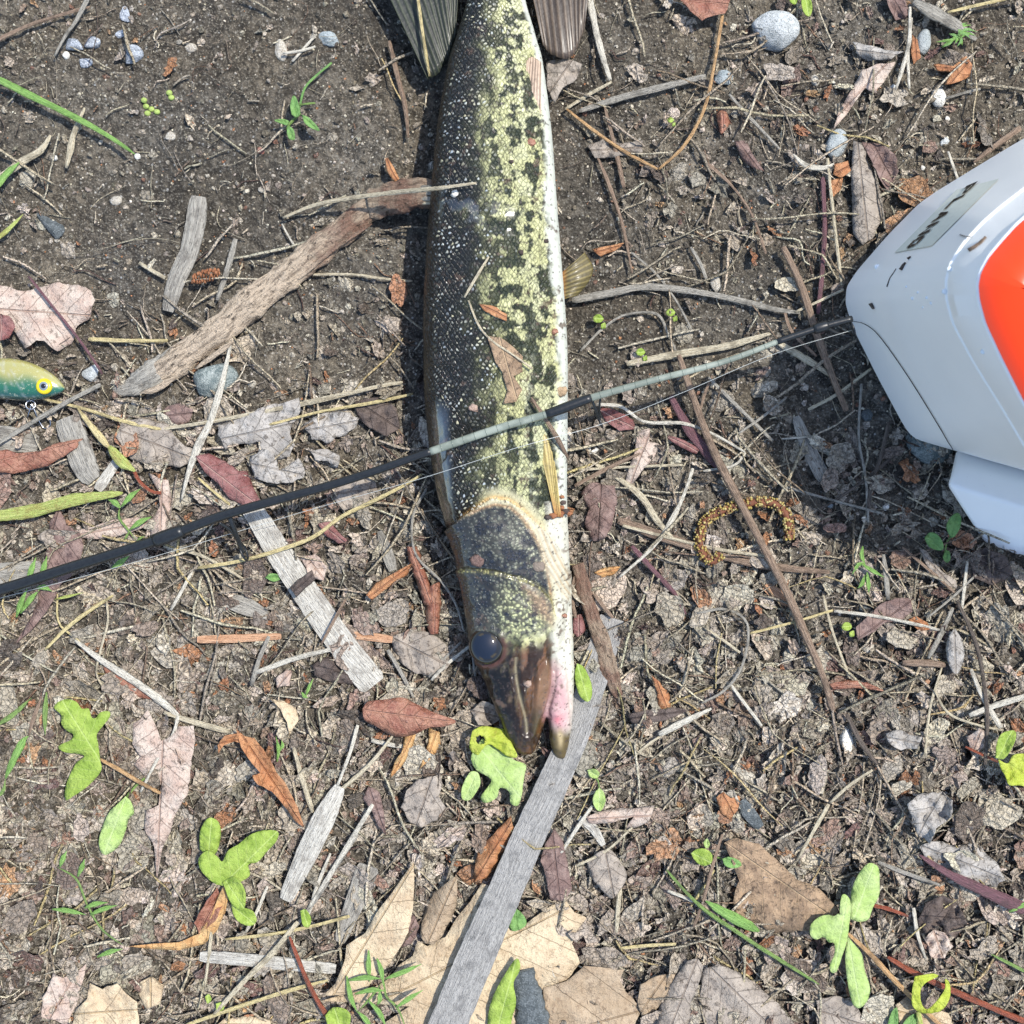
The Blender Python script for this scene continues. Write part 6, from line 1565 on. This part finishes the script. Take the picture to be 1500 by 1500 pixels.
D_('curled orange brown crumpled leaf left of the slat', [(694, 1292), (696, 1262), (706, 1236), (728, 1216), (748, 1196), (752, 1216), (742, 1240), (730, 1262), (712, 1286)], 'rust', 8, wrinkle=5, curl=-3, jag=2)
D_('tan leaf in the bottom left corner with spiky edge', [(104, 1510), (112, 1478), (128, 1462), (132, 1440), (150, 1448), (172, 1440), (186, 1456), (200, 1468), (206, 1510)], 'oak', 5.5, wrinkle=2, curl=1)
D_('pinkish spiky leaf behind the tan one in the corner', [(60, 1490), (62, 1462), (72, 1444), (78, 1426), (92, 1432), (112, 1424), (128, 1410), (122, 1434), (112, 1470), (98, 1500)], 'pinkleaf', 4.5, wrinkle=2)
D_('curled taupe leaf at the left side of the bottom edge', [(205, 1438), (222, 1430), (240, 1444), (234, 1470), (214, 1478), (204, 1460)], 'oak', 4, wrinkle=2, curl=-2)
D_('folded beige leaf lying at the bottom edge left', [(312, 1506), (330, 1492), (362, 1488), (396, 1494), (400, 1512)], 'oak', 5, curl=-2)
D_('long folded taupe leaf, left one of the three at the bottom right', [(962, 1500), (966, 1468), (986, 1434), (1006, 1408), (1022, 1404), (1030, 1414), (1024, 1440), (1012, 1470), (1008, 1510), (966, 1512)], 'taupe', 7, curl=-4, wrinkle=1.6, rib=((1020, 1408), (980, 1510)))
D_('broad crumpled taupe leaf, right one of the three at the bottom', [(1030, 1420), (1052, 1412), (1082, 1424), (1110, 1444), (1140, 1470), (1168, 1506), (1080, 1516), (1036, 1510), (1024, 1470)], 'taupe', 6, curl=-2.5, wrinkle=3, rib=((1040, 1416), (1130, 1505)))
D_('rusty dark taupe leaf behind the other two at the bottom', [(938, 1442), (958, 1430), (990, 1426), (980, 1450), (960, 1480), (942, 1492), (934, 1470)], 'oak_dark', 4.5, wrinkle=2)
D_('round grey tan leaf at the bottom right', [(1196, 1466), (1222, 1458), (1246, 1464), (1262, 1486), (1276, 1512), (1196, 1512)], 'taupe', 5, wrinkle=1.6, curl=1)
D_('tan leaf under the yellow ring leaf', [(1312, 1472), (1330, 1458), (1360, 1474), (1390, 1484), (1400, 1510), (1320, 1512)], 'oak', 4.5, wrinkle=2)
D_('large wrinkled brown leaf at the lower right', [(1060, 1234), (1080, 1228), (1112, 1236), (1140, 1262), (1168, 1288), (1200, 1302), (1226, 1330), (1228, 1352), (1196, 1360), (1160, 1364), (1130, 1366), (1108, 1352), (1080, 1350), (1074, 1320), (1082, 1290), (1072, 1262)], 'crumpled', 7, wrinkle=5.5, curl=-4, rib=((1062, 1234), (1226, 1348)), jag=1.5)
D_('small curved pale and dark leaf right of the slat', [(859, 1262), (874, 1250), (892, 1244), (906, 1258), (918, 1282), (908, 1304), (896, 1316), (880, 1302), (866, 1284)], 'taupe', 6.5, curl=-3, smooth=True, jag=0, rib=((886, 1246), (900, 1314)))
D_('purple grey leaf hanging beside the slat', [(798, 1236), (812, 1214), (824, 1232), (832, 1262), (838, 1300), (826, 1320), (806, 1318), (800, 1286), (792, 1262)], 'mauve', 5, wrinkle=2)
D_('long pinkish curled leaf right of the small green leaf', [(858, 1196), (890, 1186), (930, 1184), (960, 1180), (950, 1204), (928, 1212), (914, 1216), (930, 1196), (900, 1204), (864, 1208)], 'pinkleaf', 5, curl=-2, wrinkle=2)
D_('rust and black fragment in the middle of the lower right', [(1048, 1168), (1060, 1160), (1070, 1170), (1084, 1164), (1080, 1186), (1070, 1200), (1056, 1190)], 'rust', 5, curl=-2, wrinkle=2)
D_('ragged white grey curled leaf at the right', [(1330, 1178), (1352, 1162), (1380, 1160), (1396, 1172), (1392, 1196), (1372, 1214), (1362, 1236), (1346, 1224), (1336, 1204)], 'greyleaf', 7, curl=4, wrinkle=6, jag=3)
D_('dusty broad crumpled leaf below the white grey one', [(1346, 1240), (1374, 1232), (1404, 1240), (1430, 1236), (1460, 1262), (1474, 1290), (1450, 1302), (1420, 1296), (1384, 1272), (1356, 1262)], 'greyleaf', 6, curl=-2, wrinkle=6, jag=3)
D_('tan lump of leaf right of the tall lobed plant', [(1354, 1376), (1368, 1362), (1384, 1366), (1394, 1386), (1384, 1404), (1362, 1402)], 'pinkleaf', 6, wrinkle=4, jag=2)
D_('fibrous dark clod like leaf right of the tall lobed plant', [(1344, 1346), (1356, 1322), (1380, 1312), (1404, 1324), (1416, 1352), (1400, 1374), (1372, 1362), (1352, 1370)], 'darkleaf', 5, wrinkle=5)
D_('purple leaf with a pale midrib below the cooler', [(1272, 902), (1290, 884), (1312, 876), (1334, 876), (1336, 896), (1322, 908), (1296, 912), (1280, 926), (1256, 938), (1254, 918)], 'mauve', 5, wrinkle=2, rib=((1258, 935), (1334, 880)))
D_('small rust leaf right of the purple leaf', [(1330, 908), (1342, 902), (1358, 912), (1364, 922), (1346, 924)], 'rust', 5, curl=-1)
D_('grey diamond leaf standing over the striped stalk', [(1398, 920), (1408, 936), (1412, 956), (1408, 976), (1400, 988), (1390, 974), (1386, 950), (1390, 932)], 'greyleaf', 9, curl=-2, smooth=True, jag=0)
D_('brown long curved leaf right of the stalk end', [(1214, 1002), (1240, 996), (1270, 1000), (1300, 1014), (1278, 1010), (1250, 1008), (1220, 1010)], 'redleaf', 4.5, curl=-1)
D_('grey bark like leaf fragment below the cooler foot', [(1346, 802), (1356, 806), (1376, 834), (1400, 850), (1402, 862), (1380, 856), (1360, 836)], 'taupe', 5, wrinkle=2)
D_('ashy flat leaf under the cooler corner at right', [(1416, 812), (1444, 802), (1474, 816), (1484, 840), (1456, 858), (1428, 846)], 'darkleaf', 3.5, wrinkle=4)
D_('small salmon leaf at the right near the lime plant', [(1416, 1080), (1434, 1066), (1446, 1072), (1440, 1094), (1424, 1106)], 'pinkleaf', 6, curl=-2)
D_('pale grey rag of leaf at the lower right middle', [(1296, 1074), (1316, 1068), (1334, 1076), (1352, 1080), (1344, 1096), (1320, 1098), (1304, 1090)], 'greyleaf', 6, wrinkle=3, jag=2)
D_('long folded grey mauve leaf left of the cooler', [(1250, 205), (1262, 210), (1272, 232), (1284, 256), (1294, 290), (1290, 322), (1278, 350), (1264, 358), (1250, 344), (1248, 300), (1247, 250)], 'taupe', 6, curl=-4, wrinkle=2.5, rib=((1256, 208), (1272, 355)))
D_('dark mauve half of the folded leaf left of the cooler', [(1262, 208), (1292, 210), (1312, 226), (1316, 250), (1300, 280), (1288, 262), (1276, 236)], 'mauve', 3.6, curl=2, wrinkle=3)
D_('red brown leaf scrap right below the oval stone, upper', [(1222, 240), (1242, 236), (1246, 250), (1232, 262), (1220, 256)], 'rust', 5, wrinkle=1.5)
D_('red brown leaf scrap right below the oval stone, lower', [(1218, 264), (1234, 262), (1232, 278), (1220, 290), (1214, 278)], 'rust', 4.4, wrinkle=1.5)
D_('rust leaf piece above the round cream pebble', [(1384, 124), (1396, 98), (1414, 80), (1424, 96), (1420, 112), (1398, 122)], 'rust', 5.5, curl=-2)
D_('orange scrap left of the rust leaf piece', [(1366, 94), (1382, 94), (1400, 98), (1394, 106), (1372, 104)], 'rust', 5, curl=-1)
D_('red brown scrap beside the oblong pebble', [(1336, 50), (1344, 58), (1348, 84), (1338, 96), (1334, 76)], 'rust', 3.5)
D_('grey crackled leaf pair at the top right, upper', [(1250, 62), (1270, 66), (1294, 74), (1322, 76), (1306, 86), (1276, 90), (1258, 84)], 'greyleaf', 6, curl=-2, wrinkle=3, jag=2)
D_('grey crackled leaf pair at the top right, lower', [(1262, 104), (1284, 94), (1312, 90), (1300, 112), (1282, 136), (1266, 130), (1240, 168), (1220, 190), (1230, 160), (1252, 124)], 'pinkleaf', 5, curl=-2, wrinkle=3, jag=2)
D_('folded red leaf cut by the top edge', [(984, -12), (1072, -14), (1068, 6), (1062, 20), (1040, 24), (1028, 32), (1012, 16)], 'redleaf', 7, curl=2, wrinkle=2)
D_('mauve leaf scrap near the top above the cooler', [(1296, -10), (1324, -6), (1330, 14), (1326, 28), (1312, 30), (1302, 12)], 'mauve', 4, wrinkle=3)
D_('dark red slim leaf hanging left of the oval stone', [(1050, 164), (1062, 160), (1070, 180), (1056, 198), (1052, 184)], 'redleaf', 4, curl=-2)
D_('second dark red slim leaf left of the oval stone', [(1076, 208), (1092, 206), (1104, 228), (1120, 252), (1104, 246), (1086, 232)], 'mauve', 4, curl=-2)
D_('grey bark like leaf at the belly below the anal fin', [(800, 92), (824, 84), (852, 94), (846, 116), (824, 128), (812, 152), (802, 130)], 'taupe', 10, curl=-2, wrinkle=3)
D_('dull grey leaf right of the belly near the top', [(860, 214), (884, 204), (912, 210), (942, 206), (940, 224), (900, 230), (872, 232)], 'taupe', 3.6, wrinkle=3)
D_('dark red leaf below the rod guide', [(876, 598), (902, 600), (928, 616), (930, 628), (908, 632), (886, 616)], 'crimson', 4, wrinkle=2)
D_('beige torn leaf right of the pectoral fin', [(934, 632), (952, 628), (950, 648), (966, 650), (960, 668), (944, 686), (928, 706), (914, 716), (920, 690), (930, 660)], 'pinkleaf', 5, wrinkle=2, curl=-1.5)
D_('big reddish crumpled leaf right of the gill cover', [(850, 720), (868, 706), (900, 712), (904, 736), (898, 766), (886, 790), (868, 792), (856, 770), (862, 746)], 'mauve', 5.4, wrinkle=4, curl=-2)
D_('small orange leaf under the crumpled reddish one', [(870, 838), (890, 830), (908, 830), (898, 842), (880, 846)], 'orange_leaf', 5, curl=-2)
D_('orange red leaf scrap by the olive fin', [(866, 366), (890, 360), (914, 356), (904, 366), (880, 376)], 'rust', 4, curl=-1)
D_('dark rose leaf behind the lower jaw', [(840, 902), (852, 900), (858, 924), (846, 934), (840, 926)], 'crimson', 4, curl=-1)
D_('small salmon pointed leaf right of the slat', [(954, 988), (966, 1000), (980, 1018), (982, 1036), (966, 1040), (962, 1016)], 'rust', 6, curl=-3)
D_('dark purple shred lying right of the slat', [(920, 1046), (950, 1040), (990, 1036), (1010, 1040), (984, 1052), (950, 1060), (926, 1060)], 'darkleaf', 4, wrinkle=2)
D_('brown patch of leaf stuck on the flank of the fish', [(716, 512), (734, 514), (748, 524), (764, 540), (764, 560), (752, 566), (764, 584), (756, 600), (738, 604), (744, 586), (736, 562), (728, 548), (722, 530)], 'crumpled', 0, flatten=1, wrinkle=1.2)
D_('dark red flake on the flank above the brown patch', [(706, 470), (722, 472), (744, 484), (742, 492), (728, 488), (712, 478)], 'rust', 0, flatten=1)
for o in list(scene.objects):        # pieces that lie on the fish follow its side
    if o.type == 'MESH' and str(o.get('label', '')).endswith(('flank of the fish', 'above the brown patch')) and o.get('category') == 'dead leaf':
        for v in o.data.vertices:
            px, py = v.co.x / (PX * .92) + 750, 750 - v.co.y / (PX * .92)
            w = (np.abs(X - px) < 5) & (np.abs(Y - py) < 5); v.co.z = (co[w, 2].max() if w.any() else .045) + .0012
bt = thing('bark_crumb', 'cluster of dark brown bark crumbs on the gill cover at the belly', 'debris', W(826, 750, .02))
rr = np.random.RandomState(4)
for i, (x, y, s_) in enumerate([(802, 758, 5), (810, 756, 6), (820, 753, 6.5), (828, 750, 6), (834, 752, 4.5), (822, 744, 5), (825, 736, 4.5), (823, 728, 3.5)]):
    zz = fish_top(min(x, 826), y); V = ICO2_V * np.array([s_, s_ * .7, s_ * .6]) * (1 + .5 * (rr.rand(len(ICO2_V), 1) - .5)) * PX + np.array(W(x, y, zz + .0008))
    keep(pymesh('crumb', V, ICO2_F, M['rust'] if i % 3 else M['darkleaf']), bt)
for lbl, x, y, s_, m_ in [('lump of grey brown mud on the throat of the fish', 789, 830, 9, 'taupe'), ('dark red crumb on the pale throat', 827, 902, 4, 'redleaf'), ('brown flake on the belly just above the rod', 822, 573, 9, 'crumpled'),
                          ('small dark crumb on the belly below the olive fin', 812, 486, 5, 'redleaf'), ('dark crumb on the pale flank stripe', 763, 370, 4, 'darkleaf'), ('brown square crumb on the upper flank', 778, 208, 6, 'redleaf'),
                          ('pink grit on the flank above the rod', 694, 597, 7, 'pinkleaf'), ('white scrap sticking to the eye', 700, 934, 6, 'pinkleaf'), ('purple brown mud smear on the cheek', 700, 822, 12, 'mauve'),
                          ('straw crumb stuck in front of the maxilla', 773, 1002, 6, 'pinkleaf'), ('black crumb high on the flank', 749, 237, 3.5, 'darkleaf'), ('white chip at the end of the branch', 667, 284, 6, 'stone_white'), ('black fleck on the belly edge', 800, 353, 3.5, 'darkleaf')]:
    zz = fish_top(x, y); V = ICO2_V * np.array([s_, s_ * .8, 3]) * (1 + .6 * (rr.rand(len(ICO2_V), 1) - .5)) * PX + np.array(W(x, y, zz + .0003))
    tag(pymesh('crumb', V, ICO2_F, M[m_]), lbl, 'debris')

# ---- living leaves
def plant(name, label, x, y): return thing(name, label, 'plant', W(x, y, .002), G_GR)
def gl(parent, outline, mat='green', lift=8, smooth=True, name='leaf', **kw):
    kw.setdefault('curl', 1.4); kw.setdefault('wrinkle', .9)
    return leaf(name, None, None, outline, mat, lift, smooth=smooth, jag=0, parent=parent, thick=.3, **kw)
def gs(parent, pts, w=4, mat='green_stem', lift=4, **kw): return strip('stem', None, None, pts, mat, w, lift, .9, None, parent=parent, **kw)
p = plant('leafy_plant', 'bright lobed yellow green leaf on an orange stem at left', 120, 1095)
gl(p, [(147, 1114), (144, 1090), (142, 1076), (152, 1062), (161, 1050), (160, 1042), (148, 1043), (140, 1052), (134, 1050), (130, 1038), (120, 1038), (112, 1028), (98, 1024), (83, 1030), (80, 1038), (90, 1048), (90, 1060), (98, 1070), (108, 1076), (104, 1084), (90, 1090), (86, 1096), (96, 1102), (116, 1104), (124, 1108), (112, 1118), (102, 1136), (96, 1156), (97, 1172), (108, 1166), (126, 1154), (142, 1138), (149, 1126)], 'green', 12, rib=((148, 1116), (95, 1032)), curl=-2.5)
p = plant('leafy_plant', 'single wavy green leaf standing below the lobed one at left', 170, 1210)
gl(p, [(184, 1166), (192, 1174), (196, 1190), (188, 1200), (184, 1216), (176, 1236), (160, 1250), (150, 1250), (145, 1234), (150, 1212), (160, 1190), (172, 1178)], 'frost', 9, rib=((184, 1168), (154, 1248)), curl=-2); gs(p, [(184, 1170), (198, 1152), (212, 1140)], 4)
p = plant('leafy_plant', 'light green plant with four rounded lobes at lower left', 345, 1270)
gl(p, [(318, 1296), (306, 1288), (293, 1272), (292, 1256), (304, 1246), (318, 1254), (326, 1262), (334, 1246), (350, 1236), (368, 1222), (388, 1216), (407, 1218), (405, 1232), (392, 1246), (378, 1262), (364, 1266), (366, 1282), (352, 1292), (336, 1298)], 'green', 11, rib=((325, 1298), (404, 1220)), curl=1)
gl(p, [(293, 1244), (294, 1216), (306, 1198), (320, 1204), (323, 1224), (316, 1250), (302, 1250)], 'green', 9, rib=((306, 1250), (310, 1198)), curl=-1)
gl(p, [(326, 1292), (342, 1284), (354, 1294), (360, 1310), (358, 1330), (348, 1332), (336, 1318)], 'green', 12.5, rib=((332, 1292), (358, 1330)))
gl(p, [(338, 1318), (354, 1328), (370, 1334), (376, 1348), (368, 1356), (352, 1352), (342, 1340)], 'green', 9.5)
p = plant('leafy_plant', 'frosted pale green lobed leaf just below the snout', 725, 1130)
gl(p, [(706, 1082), (726, 1084), (742, 1094), (752, 1112), (770, 1120), (768, 1136), (766, 1150), (764, 1166), (758, 1180), (748, 1176), (746, 1160), (732, 1154), (728, 1168), (712, 1176), (704, 1168), (712, 1156), (720, 1144), (712, 1136), (698, 1128), (690, 1112), (694, 1100)], 'frost', 10, curl=-1.5, rib=((700, 1092), (764, 1170)))
gl(p, [(682, 1140), (690, 1130), (700, 1132), (704, 1146), (698, 1160), (688, 1172), (677, 1170), (676, 1156)], 'frost', 8)
p = plant('leafy_plant', 'yellow green folded young leaf with a hole touching the snout', 720, 1080)
gl(p, [(692, 1070), (706, 1064), (724, 1066), (742, 1070), (744, 1078), (750, 1090), (758, 1108), (744, 1108), (730, 1098), (716, 1090), (706, 1098), (700, 1106), (690, 1100), (688, 1088)], 'lime', 15, curl=-3, holes=((704, 1084, 6.5),), grid=3)
p = plant('leafy_plant', 'tall pale green plant of wavy lobes at the lower right', 1240, 1370)
gl(p, [(1246, 1346), (1246, 1320), (1250, 1296), (1262, 1274), (1274, 1264), (1286, 1270), (1288, 1290), (1287, 1312), (1278, 1330), (1272, 1346), (1258, 1350)], 'frost', 13, rib=((1250, 1348), (1280, 1266)), curl=-1.5)
gl(p, [(1240, 1354), (1232, 1350), (1230, 1330), (1234, 1310), (1244, 1316), (1246, 1332), (1243, 1360), (1240, 1380), (1232, 1404), (1226, 1422), (1217, 1424), (1216, 1412), (1222, 1398), (1222, 1382), (1214, 1380), (1206, 1372), (1196, 1376), (1187, 1370), (1188, 1354), (1200, 1343), (1212, 1340), (1222, 1342), (1228, 1338), (1232, 1344)], 'frost', 14, rib=((1240, 1318), (1222, 1422)), curl=1)
gl(p, [(1242, 1372), (1252, 1384), (1262, 1398), (1266, 1420), (1274, 1446), (1270, 1466), (1260, 1476), (1250, 1472), (1244, 1452), (1240, 1428), (1238, 1400)], 'frost', 12, rib=((1242, 1374), (1260, 1474)), curl=-1.5)
p = plant('leafy_plant', 'vivid yellow leaf curled into a ring at the bottom right', 1362, 1460)
gl(p, [(1340, 1430), (1352, 1428), (1366, 1426), (1374, 1430), (1356, 1440), (1348, 1452), (1350, 1470), (1358, 1478), (1372, 1466), (1384, 1448), (1384, 1434), (1390, 1440), (1392, 1456), (1386, 1472), (1374, 1482), (1358, 1484), (1346, 1482), (1336, 1472), (1336, 1450)], 'lime', 16, grid=3, curl=-2)
gs(p, [(1345, 1482), (1348, 1500), (1352, 1524)], 8, 'lime_blade', 8)
gl(p, [(1300, 1500), (1306, 1482), (1314, 1476), (1316, 1496), (1312, 1512)], 'greendark', 6); gl(p, [(1316, 1510), (1328, 1492), (1342, 1484), (1344, 1494), (1334, 1512)], 'greendark', 7)
p = plant('leafy_plant', 'lime green two lobed leaf cut by the right edge', 1480, 1110)
gl(p, [(1458, 1110), (1460, 1088), (1468, 1074), (1486, 1070), (1488, 1082), (1480, 1100), (1470, 1112)], 'green', 12)
gl(p, [(1462, 1112), (1476, 1118), (1484, 1106), (1500, 1104), (1512, 1110), (1510, 1150), (1492, 1150), (1478, 1150), (1472, 1136), (1466, 1126)], 'lime', 11)
p = plant('leafy_plant', 'oval bright green leaf right of the lower jaw', 855, 1000)
gl(p, [(845, 972), (854, 976), (862, 990), (867, 1006), (866, 1022), (860, 1028), (850, 1020), (844, 1004), (842, 986)], 'green', 11, rib=((846, 973), (862, 1027)), curl=-1)
p = plant('seedling', 'pair of small light green leaves right of the snout tip', 875, 1155)
gl(p, [(878, 1154), (884, 1160), (887, 1174), (880, 1188), (872, 1184), (868, 1172), (872, 1160)], 'frost', 7); gl(p, [(860, 1128), (870, 1126), (878, 1132), (874, 1140), (864, 1138)], 'frost', 6); gs(p, [(878, 1155), (876, 1144), (872, 1138)], 2.5)
p = plant('seedling', 'two roundish green leaves beside the wrinkled brown leaf', 1050, 1258)
gl(p, [(1012, 1250), (1020, 1244), (1032, 1243), (1042, 1250), (1043, 1262), (1034, 1268), (1024, 1266), (1016, 1258)], 'green', 8, rib=((1012, 1248), (1043, 1264)))
gl(p, [(1058, 1258), (1068, 1255), (1082, 1260), (1086, 1268), (1074, 1272), (1062, 1268)], 'greendark', 8); gl(p, [(1030, 1234), (1036, 1228), (1040, 1238), (1034, 1243)], 'frost', 6)
gs(p, [(1040, 1252), (1056, 1258), (1066, 1262)], 2.5)
p = plant('seedling', 'seedling with three dark green leaves beside the cooler foot', 1385, 790)
gl(p, [(1354, 788), (1362, 780), (1372, 782), (1380, 792), (1382, 804), (1372, 806), (1360, 800)], 'greendark', 8); gl(p, [(1392, 788), (1386, 772), (1392, 758), (1402, 751), (1408, 758), (1406, 774), (1398, 786)], 'greendark', 9); gl(p, [(1386, 806), (1391, 808), (1392, 820), (1386, 824), (1381, 816)], 'greendark', 6)
gs(p, [(1392, 786), (1386, 798), (1384, 812)], 3)
p = plant('seedling', 'seedling with narrow green leaves on soil at upper left', 432, 172)
gl(p, [(427, 168), (425, 154), (430, 140), (436, 148), (440, 166), (434, 172)], 'greendark', 8); gl(p, [(442, 168), (452, 172), (464, 184), (468, 192), (456, 188), (446, 180)], 'greendark', 8)
gl(p, [(420, 184), (408, 180), (402, 176), (414, 174), (424, 178)], 'greendark', 7); gl(p, [(422, 184), (430, 190), (432, 204), (424, 204), (420, 194)], 'greendark', 8)
gs(p, [(440, 166), (424, 182), (420, 190)], 4); gs(p, [(438, 160), (446, 130), (462, 112), (486, 92)], 3.5, 'greendark'); gs(p, [(438, 154), (450, 152), (462, 151)], 3)
p = plant('leafy_plant', 'small rounded green leaves cut by the top edge at right', 1182, 8)
gl(p, [(1174, -6), (1186, -4), (1190, 12), (1186, 24), (1178, 20), (1174, 8)], 'green', 8); gl(p, [(1154, -8), (1168, -8), (1166, 6), (1158, 4)], 'green', 7)
def tuft(p, blades, mat='green_blade', w=5, lift=6):
    for b in blades: strip('blade', None, None, b, mat, [w * .6] + [w] * (len(b) - 2) + [w * .35], lift, .3, None, parent=p, end=(.6, .25))
p = plant('grass_tuft', 'spiky dark green grass tuft near the top right corner', 1400, 52)
rr = np.random.RandomState(21)
for i in range(16):
    a = rr.rand() * 6.28; L0 = 14 + 22 * rr.rand(); x0, y0 = 1402 + 12 * (rr.rand() - .5), 54 + 8 * (rr.rand() - .5)
    tuft(p, [[(x0, y0), (x0 + math.cos(a) * L0 * .5, y0 + math.sin(a) * L0 * .35 - 3), (x0 + math.cos(a + .3) * L0, y0 + math.sin(a + .3) * L0 * .6)]], 'green_blade' if i % 2 else 'greendark', 4.5)
p = plant('grass_shoots', 'bright green shoots of grass right of the brown grass bundle', 1270, 835)
tuft(p, [[(1268, 828), (1258, 826), (1248, 842)], [(1262, 826), (1278, 836), (1296, 846)], [(1270, 838), (1272, 856), (1273, 870)], [(1268, 842), (1262, 856), (1256, 862)], [(1264, 800), (1262, 814), (1268, 828)]], 'green_blade', 7)
p = plant('grass_shoots', 'small sprig of narrow green leaves just above the rod at left', 195, 760)
tuft(p, [[(178, 742), (192, 726), (206, 716)], [(176, 744), (168, 736), (158, 732)], [(190, 776), (206, 764), (222, 757)]], 'green_blade', 9, 9); tuft(p, [[(176, 742), (174, 758), (186, 774), (200, 792)], [(190, 776), (184, 788), (180, 790)], [(200, 792), (206, 788), (212, 785)]], 'green_stem', 3.6, 7)
p = plant('grass_shoots', 'sprig of green blades half hidden by the rod at the left edge', 50, 850)
tuft(p, [[(40, 852), (46, 834), (53, 816)], [(60, 848), (64, 832), (69, 814)], [(24, 904), (30, 884), (40, 862)], [(30, 898), (44, 878), (58, 864)], [(54, 862), (64, 860), (76, 866)]], 'green_blade', 9, 8); tuft(p, [[(80, 878), (98, 874), (122, 868)]], 'lime_blade', 5)
p = plant('grass_shoots', 'green leaf tip peeping out below the rod at left', 175, 826)
tuft(p, [[(164, 832), (176, 824), (190, 814)]], 'green_blade', 9, 6)
p = plant('grass_shoots', 'pale green sprawling blades at the left edge under the middle', 30, 1070)
tuft(p, [[(-10, 1066), (20, 1046), (46, 1022)], [(68, 1014), (66, 1046), (66, 1078)]], 'green_stem', 8, 7); tuft(p, [[(8, 1140), (20, 1112), (36, 1082), (42, 1078)]], 'green_blade', 11, 7); tuft(p, [[(42, 1078), (50, 1050), (62, 1018)]], 'twig_brown', 7, 6); tuft(p, [[(-10, 1170), (4, 1160), (8, 1140)]], 'green_stem', 6, 6)
p = plant('grass_shoots', 'trailing sprig of slim leaves at lower left', 120, 1330)
tuft(p, [[(76, 1332), (100, 1334), (126, 1340)], [(124, 1330), (140, 1324), (158, 1322)], [(132, 1340), (150, 1332), (172, 1326)], [(88, 1270), (92, 1258), (98, 1246)], [(114, 1284), (120, 1270), (124, 1258)], [(142, 1402), (162, 1394), (180, 1390)]], 'green_blade', 8, 7); tuft(p, [[(84, 1270), (112, 1288), (128, 1326), (150, 1362), (182, 1386)]], 'green_stem', 3.4, 6)
p = plant('grass_shoots', 'fine leaved green grass plant at the bottom left of the slat', 560, 1450)
tuft(p, [[(510, 1436), (536, 1432), (560, 1434)], [(564, 1434), (590, 1424), (618, 1412)], [(540, 1392), (540, 1416), (542, 1440)], [(552, 1404), (558, 1420), (562, 1446)], [(508, 1430), (514, 1462), (524, 1484)], [(520, 1456), (545, 1450), (566, 1452)], [(580, 1476), (600, 1462), (620, 1450)], [(540, 1466), (556, 1484), (566, 1506)], [(524, 1482), (536, 1494), (546, 1510)], [(556, 1452), (556, 1466), (552, 1472)]], 'green_blade', 8, 12); tuft(p, [[(524, 1482), (544, 1460), (562, 1436)], [(562, 1434), (566, 1460), (582, 1476), (596, 1510)]], 'green_stem', 3.6, 11)
p = plant('leafy_plant', 'upright green leaf leaning on the dark bark chunk', 740, 1460)
gl(p, [(714, 1512), (716, 1482), (724, 1456), (738, 1430), (756, 1404), (762, 1412), (760, 1424), (752, 1440), (756, 1466), (750, 1490), (744, 1514)], 'green', 12, rib=((728, 1510), (756, 1406)), curl=-1.5, wrinkle=2)
p = plant('seedling', 'small green leaf on top of a dark red stem at the bottom edge', 485, 1490)
gl(p, [(476, 1488), (488, 1476), (506, 1478), (514, 1490), (506, 1512), (484, 1510)], 'green', 12); gl(p, [(440, 1334), (448, 1332), (456, 1346), (452, 1358), (443, 1354)], 'green', 9)
p = plant('seedling', 'tiny group of green seedling leaves under the white flat stick', 312, 1462)
gl(p, [(300, 1460), (306, 1456), (310, 1464), (304, 1470)], 'green', 6); gl(p, [(316, 1470), (326, 1468), (328, 1478), (318, 1482)], 'green', 6)
p = plant('seedling', 'tiny succulent green buds on the soil at upper left', 220, 158)
for x, y in ((211, 147), (214, 156), (222, 160), (230, 164), (216, 166), (248, 136), (251, 143)):
    stone('bud', None, None, x, y, 4.6, 4.2, 0, 'green', .8, parent=p, sub=2, angular=0)
for lbl, x, y, r_ in [('round green seedling leaf in the shade above the rod', 876, 467, 8), ('green seedling pair near the rod right of the belly', 938, 516, 7), ('green seedling leaf right of the belly near the top', 982, 176, 5), ('pale green seedling leaves among straws below the catkin', 1240, 918, 8), ('green seedling at the middle of the right shade', 982, 458, 7)]:
    p = plant('seedling', lbl, x, y)
    gl(p, [(x - r_, y), (x - r_ * .5, y - r_ * .7), (x + r_ * .4, y - r_ * .8), (x + r_, y), (x + r_ * .4, y + r_ * .7), (x - r_ * .6, y + r_ * .6)], 'green', 6); gl(p, [(x + r_ * .5, y + r_), (x + r_ * 1.3, y + r_ * .7), (x + r_ * 1.4, y + r_ * 1.7), (x + r_ * .6, y + r_ * 1.8)], 'green', 5)
p = plant('grass_shoots', 'two thin green shoots beside the curled yellow tan leaf', 455, 1010)
tuft(p, [[(448, 1020), (452, 1008), (459, 994)], [(406, 1116), (408, 1098), (404, 1078)], [(410, 1100), (414, 1092), (412, 1084)], [(442, 1014), (446, 1020), (452, 1022)]], 'green_blade', 5.5)
p = plant('grass_shoots', 'dark green leaf half hidden left of the bleached wood strip', 398, 845)
gl(p, [(388, 846), (396, 840), (410, 842), (412, 848), (400, 852)], 'greendark', 4)
